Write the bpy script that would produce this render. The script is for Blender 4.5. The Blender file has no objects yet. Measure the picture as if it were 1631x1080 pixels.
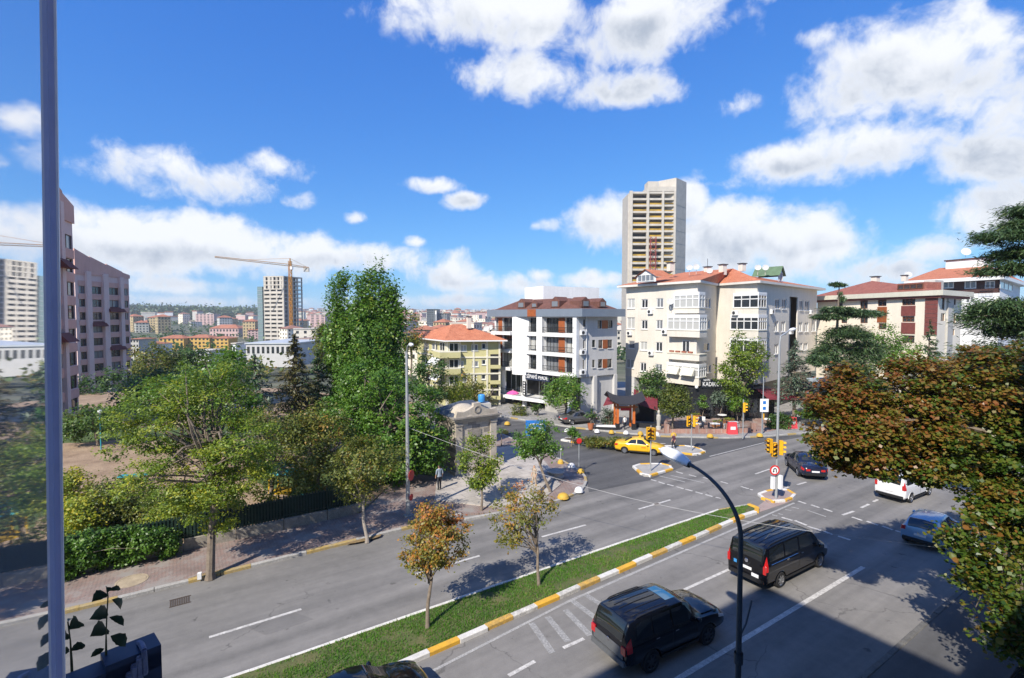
import bpy, bmesh, math, random
import numpy as np
from mathutils import Vector, Matrix
R=math.radians
scn=bpy.context.scene
COL=scn.collection
# ---------------------------------------------------------------- camera
F=800.0; CU,CV=815.5,540.0; HC=12.0; PITCH=math.atan(35/800)
cam_d=bpy.data.cameras.new('camera'); cam=bpy.data.objects.new('camera',cam_d); COL.objects.link(cam)
cam.location=(0,0,HC); cam.rotation_euler=(math.pi/2-PITCH,0,0)
cam_d.sensor_fit='HORIZONTAL'; cam_d.sensor_width=36; cam_d.lens=F/1631*36
cam_d.clip_start=0.05; cam_d.clip_end=20000
scn.camera=cam
# ---------------------------------------------------------------- sun + sky
SUN_EL=R(41); SUN_AZ=math.atan2(-.55,-.83)
SUNV=Vector((math.sin(SUN_AZ)*math.cos(SUN_EL),math.cos(SUN_AZ)*math.cos(SUN_EL),math.sin(SUN_EL)))
sd=bpy.data.lights.new('sun','SUN'); sd.energy=5.0; sd.angle=R(.53); sd.color=(1,.93,.82)
so=bpy.data.objects.new('sun',sd); COL.objects.link(so); so.location=(-30,-40,60)
so.rotation_euler=(-SUNV).to_track_quat('-Z','Y').to_euler()
scn.view_settings.view_transform='Standard'; scn.view_settings.look='None'
scn.view_settings.exposure=0.5; scn.view_settings.gamma=1.0
scn.view_settings.use_curve_mapping=False
scn.cycles.max_bounces=8; scn.cycles.transparent_max_bounces=12
scn.cycles.use_denoising=True
W=bpy.data.worlds.new('World'); scn.world=W; W.use_nodes=True
def azel(u,v):
    a=(u-CU)/F; b=-(v-CV)/F
    d=Vector((a,math.cos(PITCH)+b*math.sin(PITCH),-math.sin(PITCH)+b*math.cos(PITCH))).normalized()
    return math.atan2(d.x,d.y), math.asin(d.z)
def build_world():
    nt=W.node_tree; N=nt.nodes; L=nt.links; N.clear()
    def nd(t,**k):
        n=N.new(t)
        for a,b in k.items(): setattr(n,a,b)
        return n
    def S(x,i):
        if isinstance(x,(int,float)): i.default_value=x
        else: L.new(x,i)
    def m(op,a,b=0.,c=0.,clamp=False):
        n=nd('ShaderNodeMath',operation=op); n.use_clamp=clamp
        S(a,n.inputs[0]); S(b,n.inputs[1]); S(c,n.inputs[2]); return n.outputs[0]
    def smooth(x,lo,hi):
        n=nd('ShaderNodeMapRange',interpolation_type='SMOOTHSTEP'); S(x,n.inputs[0])
        n.inputs[1].default_value=lo; n.inputs[2].default_value=hi
        return n.outputs[0]
    sky=nd('ShaderNodeTexSky',sky_type='NISHITA'); sky.sun_disc=False
    sky.sun_elevation=SUN_EL; sky.sun_rotation=SUN_AZ%(2*math.pi)
    sky.altitude=100; sky.air_density=1.0; sky.dust_density=.1; sky.ozone_density=2.0
    tc=nd('ShaderNodeTexCoord'); vec=tc.outputs['Generated']
    sx=nd('ShaderNodeSeparateXYZ'); L.new(vec,sx.inputs[0]); X,Y,Z=sx.outputs
    az=m('ARCTAN2',X,Y); el=m('ARCSINE',Z)
    # domain: clouds lie on a layer, so detail flattens towards the horizon
    cmb=nd('ShaderNodeCombineXYZ'); L.new(az,cmb.inputs[0]); L.new(m('MULTIPLY',el,1.7),cmb.inputs[1])
    def noise(vecin,scale,det,rough,off=0.):
        n=nd('ShaderNodeTexNoise',noise_dimensions='3D'); n.inputs['Scale'].default_value=scale
        n.inputs['Detail'].default_value=det; n.inputs['Roughness'].default_value=rough
        mp=nd('ShaderNodeMapping'); mp.inputs['Location'].default_value=(off,off*.7,off*.3); L.new(vecin,mp.inputs[0])
        L.new(mp.outputs[0],n.inputs['Vector']); return n.outputs[0]
    # warped domain gives billowing, ragged edges
    wn=nd('ShaderNodeTexNoise',noise_dimensions='3D'); wn.inputs['Scale'].default_value=7.; wn.inputs['Detail'].default_value=4; L.new(vec,wn.inputs['Vector'])
    wv=nd('ShaderNodeVectorMath',operation='MULTIPLY_ADD'); L.new(wn.outputs['Color'],wv.inputs[0]); wv.inputs[1].default_value=(.07,.07,.07); L.new(vec,wv.inputs[2])
    dom=wv.outputs[0]
    n1=noise(dom,6.5,9,.60,3.1); n2=noise(dom,19.,8,.62,9.7); n3=noise(vec,3.2,7,.6,21.3)
    nn=m('ADD',m('MULTIPLY',m('SUBTRACT',n1,.5),3.0),m('MULTIPLY',m('SUBTRACT',n2,.5),1.5))
    # cloud banks seen in the photograph: u,v,ru,rv (px), density bias
    clouds=[(800,20,240,75,.25),(1040,30,260,95,.2),(840,120,150,52,.05),(1010,140,150,42,.05),(1440,110,240,120,.15),(1600,150,170,150,.2),(1240,262,140,40,.05),(1400,235,170,60,.25),(1560,240,180,70,.25),
      (235,265,120,52,.2),(350,290,110,42,.15),(440,265,60,34,.05),(475,322,42,22,-.1),(190,385,190,58,.35),(370,398,230,52,.4),(560,412,170,32,.2),(700,440,75,34,.1),
      (690,296,60,18,-.25),(740,318,46,18,-.2),(565,350,32,15,-.05),(660,385,28,13,-.05),(960,352,82,58,.2),(870,360,44,20,-.15),(1088,325,44,36,.2),
      (1150,385,100,64,.3),(1290,392,130,64,.3),(1550,335,120,58,.2),(1400,432,170,34,.1),(1490,395,120,44,.05),
      (800,456,110,28,.05),(940,448,70,26,.0),(300,455,140,28,-.15),(330,482,260,20,-.15),(730,478,220,18,-.1),(860,438,34,17,-.05),(1590,50,120,60,.0),(1180,165,80,36,-.35),(1290,60,70,34,-.15),(1000,470,120,20,.0)]
    tot=None; shade=None
    for (u,v,ru,rv,bi) in clouds:
        a0,e0=azel(u,v); a1,_=azel(u+ru,v); _,e1=azel(u,v-rv)
        ra=abs(a1-a0); re=abs(e1-e0)
        dx=m('MULTIPLY_ADD',az,1/ra,-a0/ra); dy=m('MULTIPLY_ADD',el,1/re,-e0/re)
        d2=m('ADD',m('MULTIPLY',dx,dx),m('MULTIPLY',dy,dy))
        c=m('SUBTRACT',.62+bi,m('POWER',d2,.75))
        w=m('MULTIPLY',dy,m('MULTIPLY_ADD',d2,-.5,1.,clamp=True))
        tot=c if tot is None else m('SMOOTH_MAX',tot,c,.2)
        shade=w if shade is None else m('ADD',shade,w)
    # everywhere outside the view the same kind of broken cloud goes on
    aa=m('ABSOLUTE',az)
    gen=m('MULTIPLY_ADD',n3,3.0,-1.85)
    outm=m('MAXIMUM',smooth(aa,.82,.95),smooth(el,.60,.72))
    gen=m('ADD',gen,m('MULTIPLY_ADD',outm,3.,-3.))
    f=m('MAXIMUM',tot,gen)
    f=m('ADD',f,nn)
    mask=smooth(f,-.2,.66)
    mask=m('MULTIPLY',mask,smooth(el,-.01,.03))
    dens=smooth(f,.2,1.3)
    n4=noise(dom,9.,7,.6,40.2)
    sh=m('ADD',m('MULTIPLY',shade,1.15),m('MULTIPLY',m('SUBTRACT',n4,.5),3.2))
    sh=smooth(sh,-.7,.5)
    lit=m('SUBTRACT',1.,m('MULTIPLY',m('SUBTRACT',1.,sh),m('MULTIPLY_ADD',dens,.85,.1)))
    mixc=nd('ShaderNodeMix',data_type='RGBA'); L.new(lit,mixc.inputs[0])
    mixc.inputs[6].default_value=(.33,.375,.45,1); mixc.inputs[7].default_value=(.72,.735,.76,1)
    b1=nd('ShaderNodeBackground'); sp=nd('ShaderNodeSeparateColor'); L.new(sky.outputs[0],sp.inputs[0]); cb=nd('ShaderNodeCombineColor')   # the camera's colour response to a clear sky
    for i,(k,e) in enumerate(((.37,.97),(1.03,.75),(3.2,.42))): L.new(m('MULTIPLY',m('POWER',sp.outputs[i],e),k),cb.inputs[i])
    L.new(cb.outputs[0],b1.inputs[0]); b1.inputs[1].default_value=.1
    b2=nd('ShaderNodeBackground'); L.new(mixc.outputs[2],b2.inputs[0]); b2.inputs[1].default_value=1.0
    ms=nd('ShaderNodeMixShader'); L.new(m('MULTIPLY',mask,.96),ms.inputs[0]); L.new(b1.outputs[0],ms.inputs[1]); L.new(b2.outputs[0],ms.inputs[2])
    o=nd('ShaderNodeOutputWorld'); L.new(ms.outputs[0],o.inputs[0])
    W.cycles.sampling_method='MANUAL'; W.cycles.sample_map_resolution=512
build_world()
# ---------------------------------------------------------------- pixel -> place
def ray(u,v):
    a=(u-CU)/F; b=-(v-CV)/F
    return Vector((a,math.cos(PITCH)+b*math.sin(PITCH),-math.sin(PITCH)+b*math.cos(PITCH)))
def G(u,v,z=0.):
    d=ray(u,v); k=(z-HC)/d.z; return Vector((d.x*k,d.y*k,z))
def D(u,v,dep):
    d=ray(u,v); k=dep/d.y; return Vector((d.x*k,dep,HC+d.z*k))
T=Vector((.834,.552,0)).normalized(); NB=Vector((T.y,-T.x,0))   # road direction / towards the camera's side
def RD(a,b,z=0.): return T*a+NB*b+Vector((0,0,z))
TANG=math.atan2(T.y,T.x)
# ---------------------------------------------------------------- materials
MATS={}
def M(name,col,rough=.75,var=.12,scale=2.,col2=None,bump=0.,bs=30.,metal=0.,spec=.4,coat=0.,det=5,fine=0.,fscale=60.,emit=0.):
    if name in MATS: return MATS[name]
    m=bpy.data.materials.new(name); m.use_nodes=True; nt=m.node_tree; N=nt.nodes; L=nt.links
    p=N['Principled BSDF']; p.inputs['Roughness'].default_value=rough; p.inputs['Metallic'].default_value=metal
    p.inputs['Specular IOR Level'].default_value=spec; p.inputs['Coat Weight'].default_value=coat; p.inputs['Coat Roughness'].default_value=.04
    c=Vector(col[:3]); c2=Vector(col2[:3]) if col2 else None
    if var or c2:
        g=N.new('ShaderNodeNewGeometry'); n=N.new('ShaderNodeTexNoise'); n.inputs['Scale'].default_value=scale; n.inputs['Detail'].default_value=det; n.inputs['Roughness'].default_value=.65
        L.new(g.outputs['Position'],n.inputs['Vector'])
        r=N.new('ShaderNodeValToRGB'); L.new(n.outputs[0],r.inputs[0])
        r.color_ramp.elements[0].position=.32; r.color_ramp.elements[1].position=.68
        lo=c*(1-var) if not c2 else c; hi=c*(1+var) if not c2 else c2
        r.color_ramp.elements[0].color=(*lo,1); r.color_ramp.elements[1].color=(*hi,1)
        out=r.outputs[0]
        if fine:
            f=N.new('ShaderNodeTexNoise'); f.inputs['Scale'].default_value=fscale; f.inputs['Detail'].default_value=3; L.new(g.outputs['Position'],f.inputs['Vector'])
            mr=N.new('ShaderNodeMapRange'); L.new(f.outputs[0],mr.inputs[0]); mr.inputs[1].default_value=.3; mr.inputs[2].default_value=.7; mr.inputs[3].default_value=1-fine; mr.inputs[4].default_value=1+fine
            mx=N.new('ShaderNodeVectorMath'); mx.operation='SCALE'; L.new(out,mx.inputs[0]); L.new(mr.outputs[0],mx.inputs['Scale']); out=mx.outputs[0]
        L.new(out,p.inputs['Base Color'])
        if bump:
            b=N.new('ShaderNodeBump'); b.inputs['Strength'].default_value=bump; b.inputs['Distance'].default_value=.02
            n2=N.new('ShaderNodeTexNoise'); n2.inputs['Scale'].default_value=bs; n2.inputs['Detail'].default_value=4; L.new(g.outputs['Position'],n2.inputs['Vector'])
            L.new(n2.outputs[0],b.inputs['Height']); L.new(b.outputs[0],p.inputs['Normal'])
    else: p.inputs['Base Color'].default_value=(*c,1)
    if emit: p.inputs['Emission Color'].default_value=(*c,1); p.inputs['Emission Strength'].default_value=emit
    MATS[name]=m; return m
def glassM(name,col=(.02,.025,.03),rough=.03,spec=1.0):
    return M(name,col,rough,0,spec=spec)
def leafM(name,stops,trans=.35,rough=.5,spec=.35):
    if name in MATS: return MATS[name]
    m=bpy.data.materials.new(name); m.use_nodes=True; nt=m.node_tree; N=nt.nodes; L=nt.links
    p=N['Principled BSDF']; p.inputs['Roughness'].default_value=rough; p.inputs['Specular IOR Level'].default_value=spec
    a=N.new('ShaderNodeAttribute'); a.attribute_name='lv'
    r=N.new('ShaderNodeValToRGB'); el=r.color_ramp.elements
    while len(el)<len(stops): el.new(.5)
    for e,(po,c) in zip(el,stops): e.position=po; e.color=(*c,1)
    L.new(a.outputs['Fac'],r.inputs[0]); L.new(r.outputs[0],p.inputs['Base Color'])
    t=N.new('ShaderNodeBsdfTranslucent'); sc=N.new('ShaderNodeVectorMath'); sc.operation='MULTIPLY'; sc.inputs[1].default_value=(1.3,1.35,.7)
    L.new(r.outputs[0],sc.inputs[0]); L.new(sc.outputs[0],t.inputs[0])
    x=N.new('ShaderNodeMixShader'); x.inputs[0].default_value=trans; L.new(p.outputs[0],x.inputs[1]); L.new(t.outputs[0],x.inputs[2])
    L.new(x.outputs[0],N['Material Output'].inputs[0]); MATS[name]=m; return m
# ---------------------------------------------------------------- mesh builder
class MB:
    def __init__(s): s.v=[]; s.f=[]; s.m=[]
    def poly(s,pts,mi=0):
        i=len(s.v); s.v+= [tuple(p) for p in pts]; s.f.append(list(range(i,i+len(pts)))); s.m.append(mi); return s
    def hexa(s,p,mi=0):   # 8 points: bottom 0-3 ccw, top 4-7
        i=len(s.v); s.v+=[tuple(q) for q in p]
        for f in ((3,2,1,0),(4,5,6,7),(0,1,5,4),(1,2,6,5),(2,3,7,6),(3,0,4,7)): s.f.append([i+k for k in f]); s.m.append(mi)
        return s
    def obox(s,o,ax,ay,az,mi=0):
        o=Vector(o);ax=Vector(ax);ay=Vector(ay);az=Vector(az)
        return s.hexa([o,o+ax,o+ax+ay,o+ay,o+az,o+ax+az,o+ax+ay+az,o+ay+az],mi)
    def box(s,c,sz,rz=0,mi=0):
        c=Vector(c); ca,sa=math.cos(rz),math.sin(rz); ax=Vector((ca,sa,0))*sz[0]; ay=Vector((-sa,ca,0))*sz[1]; az=Vector((0,0,sz[2]))
        return s.obox(c-ax/2-ay/2-az/2,ax,ay,az,mi)
    def prism(s,pts,z0,z1,mi=0,side=None,bottom=False):
        n=len(pts); i=len(s.v)
        ar=sum(pts[k][0]*pts[(k+1)%n][1]-pts[(k+1)%n][0]*pts[k][1] for k in range(n))
        if ar<0: pts=list(reversed(pts))
        s.v+=[(p[0],p[1],z0) for p in pts]+[(p[0],p[1],z1) for p in pts]
        s.f.append([i+n+k for k in range(n)]); s.m.append(mi)
        if bottom: s.f.append([i+n-1-k for k in range(n)]); s.m.append(mi)
        for k in range(n):
            j=(k+1)%n; s.f.append([i+k,i+j,i+n+j,i+n+k]); s.m.append(mi if side is None else side)
        return s
    def tube(s,pts,rad,n=8,mi=0,cap=True):
        pts=[Vector(p) for p in pts]; k=len(pts)
        if isinstance(rad,(int,float)): rad=[rad]*k
        i0=len(s.v); ref=None
        for j,p in enumerate(pts):
            d=(pts[min(j+1,k-1)]-pts[max(j-1,0)]); d=d.normalized() if d.length>1e-9 else Vector((0,0,1))
            if ref is None: ref=Vector((1,0,0)) if abs(d.x)<.9 else Vector((0,1,0))
            a=(ref-d*ref.dot(d)).normalized(); b=d.cross(a); ref=a
            for q in range(n):
                t=2*math.pi*q/n; s.v.append(tuple(p+(a*math.cos(t)+b*math.sin(t))*rad[j]))
        for j in range(k-1):
            for q in range(n):
                q2=(q+1)%n; s.f.append([i0+j*n+q,i0+j*n+q2,i0+(j+1)*n+q2,i0+(j+1)*n+q]); s.m.append(mi)
        if cap:
            s.f.append([i0+n-1-q for q in range(n)]); s.m.append(mi); s.f.append([i0+(k-1)*n+q for q in range(n)]); s.m.append(mi)
        return s
    def lathe(s,c,prof,n=16,mi=0,ax=(0,0,1)):
        c=Vector(c); z=Vector(ax).normalized(); a=z.orthogonal().normalized(); b=z.cross(a); i0=len(s.v)
        for (r,h) in prof:
            for q in range(n):
                t=2*math.pi*q/n; s.v.append(tuple(c+z*h+(a*math.cos(t)+b*math.sin(t))*max(r,1e-4)))
        for j in range(len(prof)-1):
            for q in range(n):
                q2=(q+1)%n; s.f.append([i0+j*n+q,i0+j*n+q2,i0+(j+1)*n+q2,i0+(j+1)*n+q]); s.m.append(mi)
        return s
    def mesh(s,name,mats,org=None,smooth=False):
        me=bpy.data.meshes.new(name); v=s.v
        if org is not None: v=[(p[0]-org[0],p[1]-org[1],p[2]-org[2]) for p in v]
        me.from_pydata(v,[],s.f)
        if not isinstance(mats,(list,tuple)): mats=[mats]
        for x in mats: me.materials.append(x)
        if len(mats)>1: me.polygons.foreach_set('material_index',s.m)
        if smooth:
            me.polygons.foreach_set('use_smooth',[True]*len(s.f))
            try: me.set_sharp_from_angle(angle=R(35))
            except Exception: pass
        me.update(); return me
def rootof(o):
    while o.parent: o=o.parent
    return o
def link(name,me,parent=None,loc=(0,0,0),rz=0.):
    o=bpy.data.objects.new(name,me); COL.objects.link(o); o.parent=parent; o.location=loc
    if rz: o.rotation_euler=(0,0,rz)
    return o
def ob(name,mb,mats,parent=None,smooth=False,local=False):
    """mesh object; world-space builders are shifted to the root's location"""
    org=None
    if parent is not None and not local: org=rootof(parent).location
    return link(name,mb.mesh(name,mats,org,smooth),parent)
def tag(o,label=None,cat=None,group=None,kind=None):
    if label: o['label']=label
    if cat: o['category']=cat
    if group: o['group']=group
    if kind: o['kind']=kind
    return o
def thing(name,label,cat,loc=(0,0,0),rz=0.,group=None):
    o=link(name,None,None,loc,rz); o.empty_display_size=.2; return tag(o,label,cat,group)
def struct(name,mb,mats,smooth=False): return tag(ob(name,mb,mats,None,smooth),kind='structure')
def dup(o,parent=None):
    c=o.copy(); COL.objects.link(c); c.parent=parent
    for ch in list(o.children): dup(ch,c)
    return c
def arc(c,r,a0,a1,n): return [Vector((c[0]+r*math.cos(a0+(a1-a0)*i/n),c[1]+r*math.sin(a0+(a1-a0)*i/n),0)) for i in range(n+1)]
# ================================================================ GROUND
rng=random.Random(5)
def hz(x,y):
    d=math.hypot(x,y); az=math.atan2(x,y)
    pts=[(0,-.08),(82,-.08),(120,-2.5),(200,-9),(330,-13),(600,-11),(1000,-2),(1500,9),(2400,26),(3600,44),(5200,52),(9000,40)]
    for (a,b),(c,e) in zip(pts,pts[1:]):
        if a<=d<=c:
            t=(d-a)/(c-a); z=b+(e-b)*t; break
    else: z=40
    if d>150: z+=math.sin(az*9+d*.002)*min(6,(d-150)/200)*.6
    if d>1200 and -.85<az<-.36: z+=min(1,(d-1200)/250)*6*math.sin((az+.85)/.49*math.pi)
    return z
def rot_tex(m,kind,**k): pass
def asphaltM(name,base,dark,worn=.35):
    m=bpy.data.materials.new(name); m.use_nodes=True; nt=m.node_tree; N=nt.nodes; L=nt.links; p=N['Principled BSDF']
    p.inputs['Roughness'].default_value=.82; p.inputs['Specular IOR Level'].default_value=.3
    g=N.new('ShaderNodeNewGeometry')
    mp=N.new('ShaderNodeMapping'); mp.vector_type='TEXTURE'; mp.inputs['Rotation'].default_value=(0,0,TANG); L.new(g.outputs['Position'],mp.inputs[0])
    st=N.new('ShaderNodeMapping'); st.inputs['Scale'].default_value=(.03,.75,1); L.new(mp.outputs[0],st.inputs[0])
    def noise(v,s,d,r=.6):
        n=N.new('ShaderNodeTexNoise'); n.inputs['Scale'].default_value=s; n.inputs['Detail'].default_value=d; n.inputs['Roughness'].default_value=r; L.new(v,n.inputs['Vector']); return n.outputs[0]
    streak=noise(st.outputs[0],1.4,4); big=noise(g.outputs['Position'],.22,6); mid=noise(g.outputs['Position'],2.2,5,.7); grit=noise(g.outputs['Position'],28,4,.8)
    def ma(op,a,b):
        n=N.new('ShaderNodeMath'); n.operation=op
        for i,x in enumerate((a,b)):
            if isinstance(x,(int,float)): n.inputs[i].default_value=x
            else: L.new(x,n.inputs[i])
        return n.outputs[0]
    s=ma('ADD',ma('MULTIPLY',streak,.75),ma('ADD',ma('MULTIPLY',big,.55),ma('ADD',ma('MULTIPLY',mid,.35),ma('MULTIPLY',grit,.55))))
    sep=N.new('ShaderNodeSeparateXYZ'); L.new(mp.outputs[0],sep.inputs[0])
    s=ma('ADD',s,ma('MULTIPLY',ma('SINE',ma('MULTIPLY',sep.outputs[1],3.70),0),.075))   # wheel tracks worn along the lanes
    mr=N.new('ShaderNodeMapRange'); L.new(s,mr.inputs[0]); mr.inputs[1].default_value=.82; mr.inputs[2].default_value=1.38
    mx=N.new('ShaderNodeMix'); mx.data_type='RGBA'; L.new(mr.outputs[0],mx.inputs[0]); mx.inputs[6].default_value=(*dark,1); mx.inputs[7].default_value=(*base,1)
    # hairline cracks and tar seams
    vo=N.new('ShaderNodeTexVoronoi'); vo.feature='DISTANCE_TO_EDGE'; vo.inputs['Scale'].default_value=.16
    wn=N.new('ShaderNodeTexNoise'); wn.inputs['Scale'].default_value=1.1; wn.inputs['Detail'].default_value=5; L.new(mp.outputs[0],wn.inputs['Vector'])
    va=N.new('ShaderNodeVectorMath'); va.operation='MULTIPLY_ADD'; va.inputs[1].default_value=(1.3,1.3,0); L.new(wn.outputs['Color'],va.inputs[0]); L.new(mp.outputs[0],va.inputs[2])
    L.new(va.outputs[0],vo.inputs['Vector'])
    cr=N.new('ShaderNodeMapRange'); L.new(vo.outputs['Distance'],cr.inputs[0]); cr.inputs[1].default_value=.0; cr.inputs[2].default_value=.005; cr.inputs[3].default_value=.6; cr.inputs[4].default_value=1.
    gate=N.new('ShaderNodeMapRange'); L.new(big,gate.inputs[0]); gate.inputs[1].default_value=.5; gate.inputs[2].default_value=.56
    cm=ma('MAXIMUM',cr.outputs[0],ma('SUBTRACT',1.,gate.outputs[0]))
    sc=N.new('ShaderNodeVectorMath'); sc.operation='SCALE'; L.new(mx.outputs[2],sc.inputs[0]); L.new(cm,sc.inputs['Scale'])
    # oil drips and gum spots
    v2=N.new('ShaderNodeTexVoronoi'); v2.inputs['Scale'].default_value=1.1; v2.inputs['Randomness'].default_value=1.; L.new(va.outputs[0],v2.inputs['Vector'])
    sp=N.new('ShaderNodeMapRange'); L.new(v2.outputs['Distance'],sp.inputs[0]); sp.inputs[1].default_value=.06; sp.inputs[2].default_value=.16; sp.inputs[3].default_value=.55; sp.inputs[4].default_value=1.
    g2=N.new('ShaderNodeMapRange'); L.new(mid,g2.inputs[0]); g2.inputs[1].default_value=.52; g2.inputs[2].default_value=.6
    sm=ma('MAXIMUM',sp.outputs[0],ma('SUBTRACT',1.,g2.outputs[0]))
    s2=N.new('ShaderNodeVectorMath'); s2.operation='SCALE'; L.new(sc.outputs[0],s2.inputs[0]); L.new(sm,s2.inputs['Scale'])
    L.new(s2.outputs[0],p.inputs['Base Color'])
    b=N.new('ShaderNodeBump'); b.inputs['Strength'].default_value=.35; b.inputs['Distance'].default_value=.01; L.new(grit,b.inputs['Height']); L.new(b.outputs[0],p.inputs['Normal'])
    return m
ASPH=asphaltM('asphalt_worn',(.25,.237,.22),(.115,.111,.105)); ASPH2=asphaltM('asphalt_dark',(.12,.118,.117),(.06,.060,.061))
def paverM(name,c1,c2,mortar,bw=.2,bh=.1,patch=None,msize=.012):
    m=bpy.data.materials.new(name); m.use_nodes=True; nt=m.node_tree; N=nt.nodes; L=nt.links; p=N['Principled BSDF']; p.inputs['Roughness'].default_value=.85
    g=N.new('ShaderNodeNewGeometry'); mp=N.new('ShaderNodeMapping'); mp.vector_type='TEXTURE'; mp.inputs['Rotation'].default_value=(0,0,TANG+R(45)*(bw<.3)); L.new(g.outputs['Position'],mp.inputs[0])
    br=N.new('ShaderNodeTexBrick'); br.inputs['Scale'].default_value=1; br.inputs['Brick Width'].default_value=bw; br.inputs['Row Height'].default_value=bh; br.inputs['Mortar Size'].default_value=msize
    br.inputs['Color1'].default_value=(*c1,1); br.inputs['Color2'].default_value=(*c2,1); br.inputs['Mortar'].default_value=(*mortar,1); L.new(mp.outputs[0],br.inputs['Vector'])
    n=N.new('ShaderNodeTexNoise'); n.inputs['Scale'].default_value=.7; n.inputs['Detail'].default_value=7; n.inputs['Roughness'].default_value=.7; L.new(g.outputs['Position'],n.inputs['Vector'])
    r=N.new('ShaderNodeMapRange'); L.new(n.outputs[0],r.inputs[0]); r.inputs[1].default_value=.3; r.inputs[2].default_value=.7; r.inputs[3].default_value=.72; r.inputs[4].default_value=1.2
    x=N.new('ShaderNodeVectorMath'); x.operation='SCALE'; L.new(br.outputs[0],x.inputs[0]); L.new(r.outputs[0],x.inputs['Scale']); out=x.outputs[0]
    if patch:
        gt=N.new('ShaderNodeMapRange'); L.new(n.outputs[0],gt.inputs[0]); gt.inputs[1].default_value=.5; gt.inputs[2].default_value=.62
        mx=N.new('ShaderNodeMix'); mx.data_type='RGBA'; L.new(gt.outputs[0],mx.inputs[0]); L.new(out,mx.inputs[6]); mx.inputs[7].default_value=(*patch,1); out=mx.outputs[2]
    L.new(out,p.inputs['Base Color']); return m
PAVE=paverM('paving_red_grey',(.29,.19,.16),(.28,.225,.2),(.14,.115,.10),patch=(.26,.235,.215))
PAVE2=paverM('paving_grey',(.30,.29,.275),(.26,.25,.24),(.17,.16,.15),.4,.4)
PAVER=paverM('paving_brick',(.33,.17,.13),(.36,.24,.2),(.2,.15,.13),patch=(.33,.3,.27))
PAVEP=paverM('paving_pink',(.38,.27,.24),(.36,.29,.26),(.25,.2,.18))
STONEP=paverM('paving_limestone',(.43,.39,.345),(.39,.355,.31),(.26,.235,.21),1.1,.7,msize=.02)
DIRT=M('dirt',(.20,.135,.085),.95,0,.5,col2=(.36,.26,.17),det=8,fine=.25,fscale=14,bump=.3,bs=9)
TURF=M('turf',(.035,.07,.015),.95,0,.8,col2=(.09,.12,.03),det=7,fine=.3,fscale=20)
TERR=M('terrain',(.05,.075,.03),.95,0,.01,col2=(.16,.14,.10),det=9,fine=.3,fscale=.08)
WHITEP=M('road_paint_white',(.62,.60,.56),.7,0,4.5,col2=(.34,.325,.305),det=10,fine=.25,fscale=22)
WHITEF=M('road_paint_faded',(.40,.39,.37),.8,0,2.2,col2=(.26,.255,.245),det=9,fine=.25,fscale=18)
WHITEG=M('road_paint_ghost',(.33,.325,.31),.8,0,2.6,col2=(.215,.21,.205),det=9,fine=.3,fscale=14)
KY=M('kerb_yellow',(.72,.40,.035),.65,0,3.5,col2=(.55,.31,.05),det=8,fine=.12,fscale=30)
KW=M('kerb_white',(.70,.68,.64),.65,0,3.5,col2=(.52,.50,.46),det=8,fine=.12,fscale=30)
KY2=M('kerb_yellow_dirty',(.62,.36,.06),.75,0,5,col2=(.36,.25,.1),det=10,fine=.25,fscale=22)
KW2=M('kerb_white_dirty',(.62,.60,.55),.75,0,5,col2=(.36,.34,.31),det=10,fine=.25,fscale=22)
KYF=M('kerb_yellow_faded',(.40,.27,.07),.8,0,3,col2=(.33,.27,.16),det=8,fine=.2,fscale=20)
KWF=M('kerb_concrete',(.40,.385,.355),.85,0,3,col2=(.28,.27,.25),det=8,fine=.2,fscale=20)
CONC=M('concrete',(.40,.385,.36),.85,0,1.3,col2=(.27,.26,.24),det=8,fine=.15,fscale=18)
SOIL=M('soil',(.09,.065,.04),.95,.3,4,fine=.3,fscale=30)
# terrain
def terrain():
    mb=MB(); rad=[60,72,82,95,115,140,170,205,250,310,390,490,620,780,980,1230,1500,1850,2300,2900,3600,4500,6000,9000]; n=110
    for r in rad:
        for i in range(n+1):
            a=R(-115)+R(230)*i/n; x,y=r*math.sin(a),r*math.cos(a); mb.v.append((x,y,hz(x,y)))
    for j in range(len(rad)-1):
        for i in range(n):
            q=j*(n+1)+i; mb.f.append([q,q+1,q+n+2,q+n+1]); mb.m.append(0)
    mb.poly([(-110,-60,-.08),(150,-60,-.08),(150,62,-.08),(-110,62,-.08)])
    mb.v=[(a,b,c-.05) if i<len(mb.v)-4 else (a,b,c-.06) for i,(a,b,c) in enumerate(mb.v)]
    o=struct('ground',mb,TERR,True)
terrain()
road=struct('road',MB().poly([(-95,-40,0),(140,-40,0),(140,66,0),(60,80,0),(-20,80,0),(-95,66,0)]),ASPH)
side=struct('side_road',MB().poly([G(u,v,.004) for u,v in [(938,784),(1035,765),(1105,736),(1216,707),(1300,692),(1157,698),(1054,695),(914,681),(800,668),(760,664),(700,668),(790,692),(850,712),(893,733),(934,760)]][::-1]),ASPH2)
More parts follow.
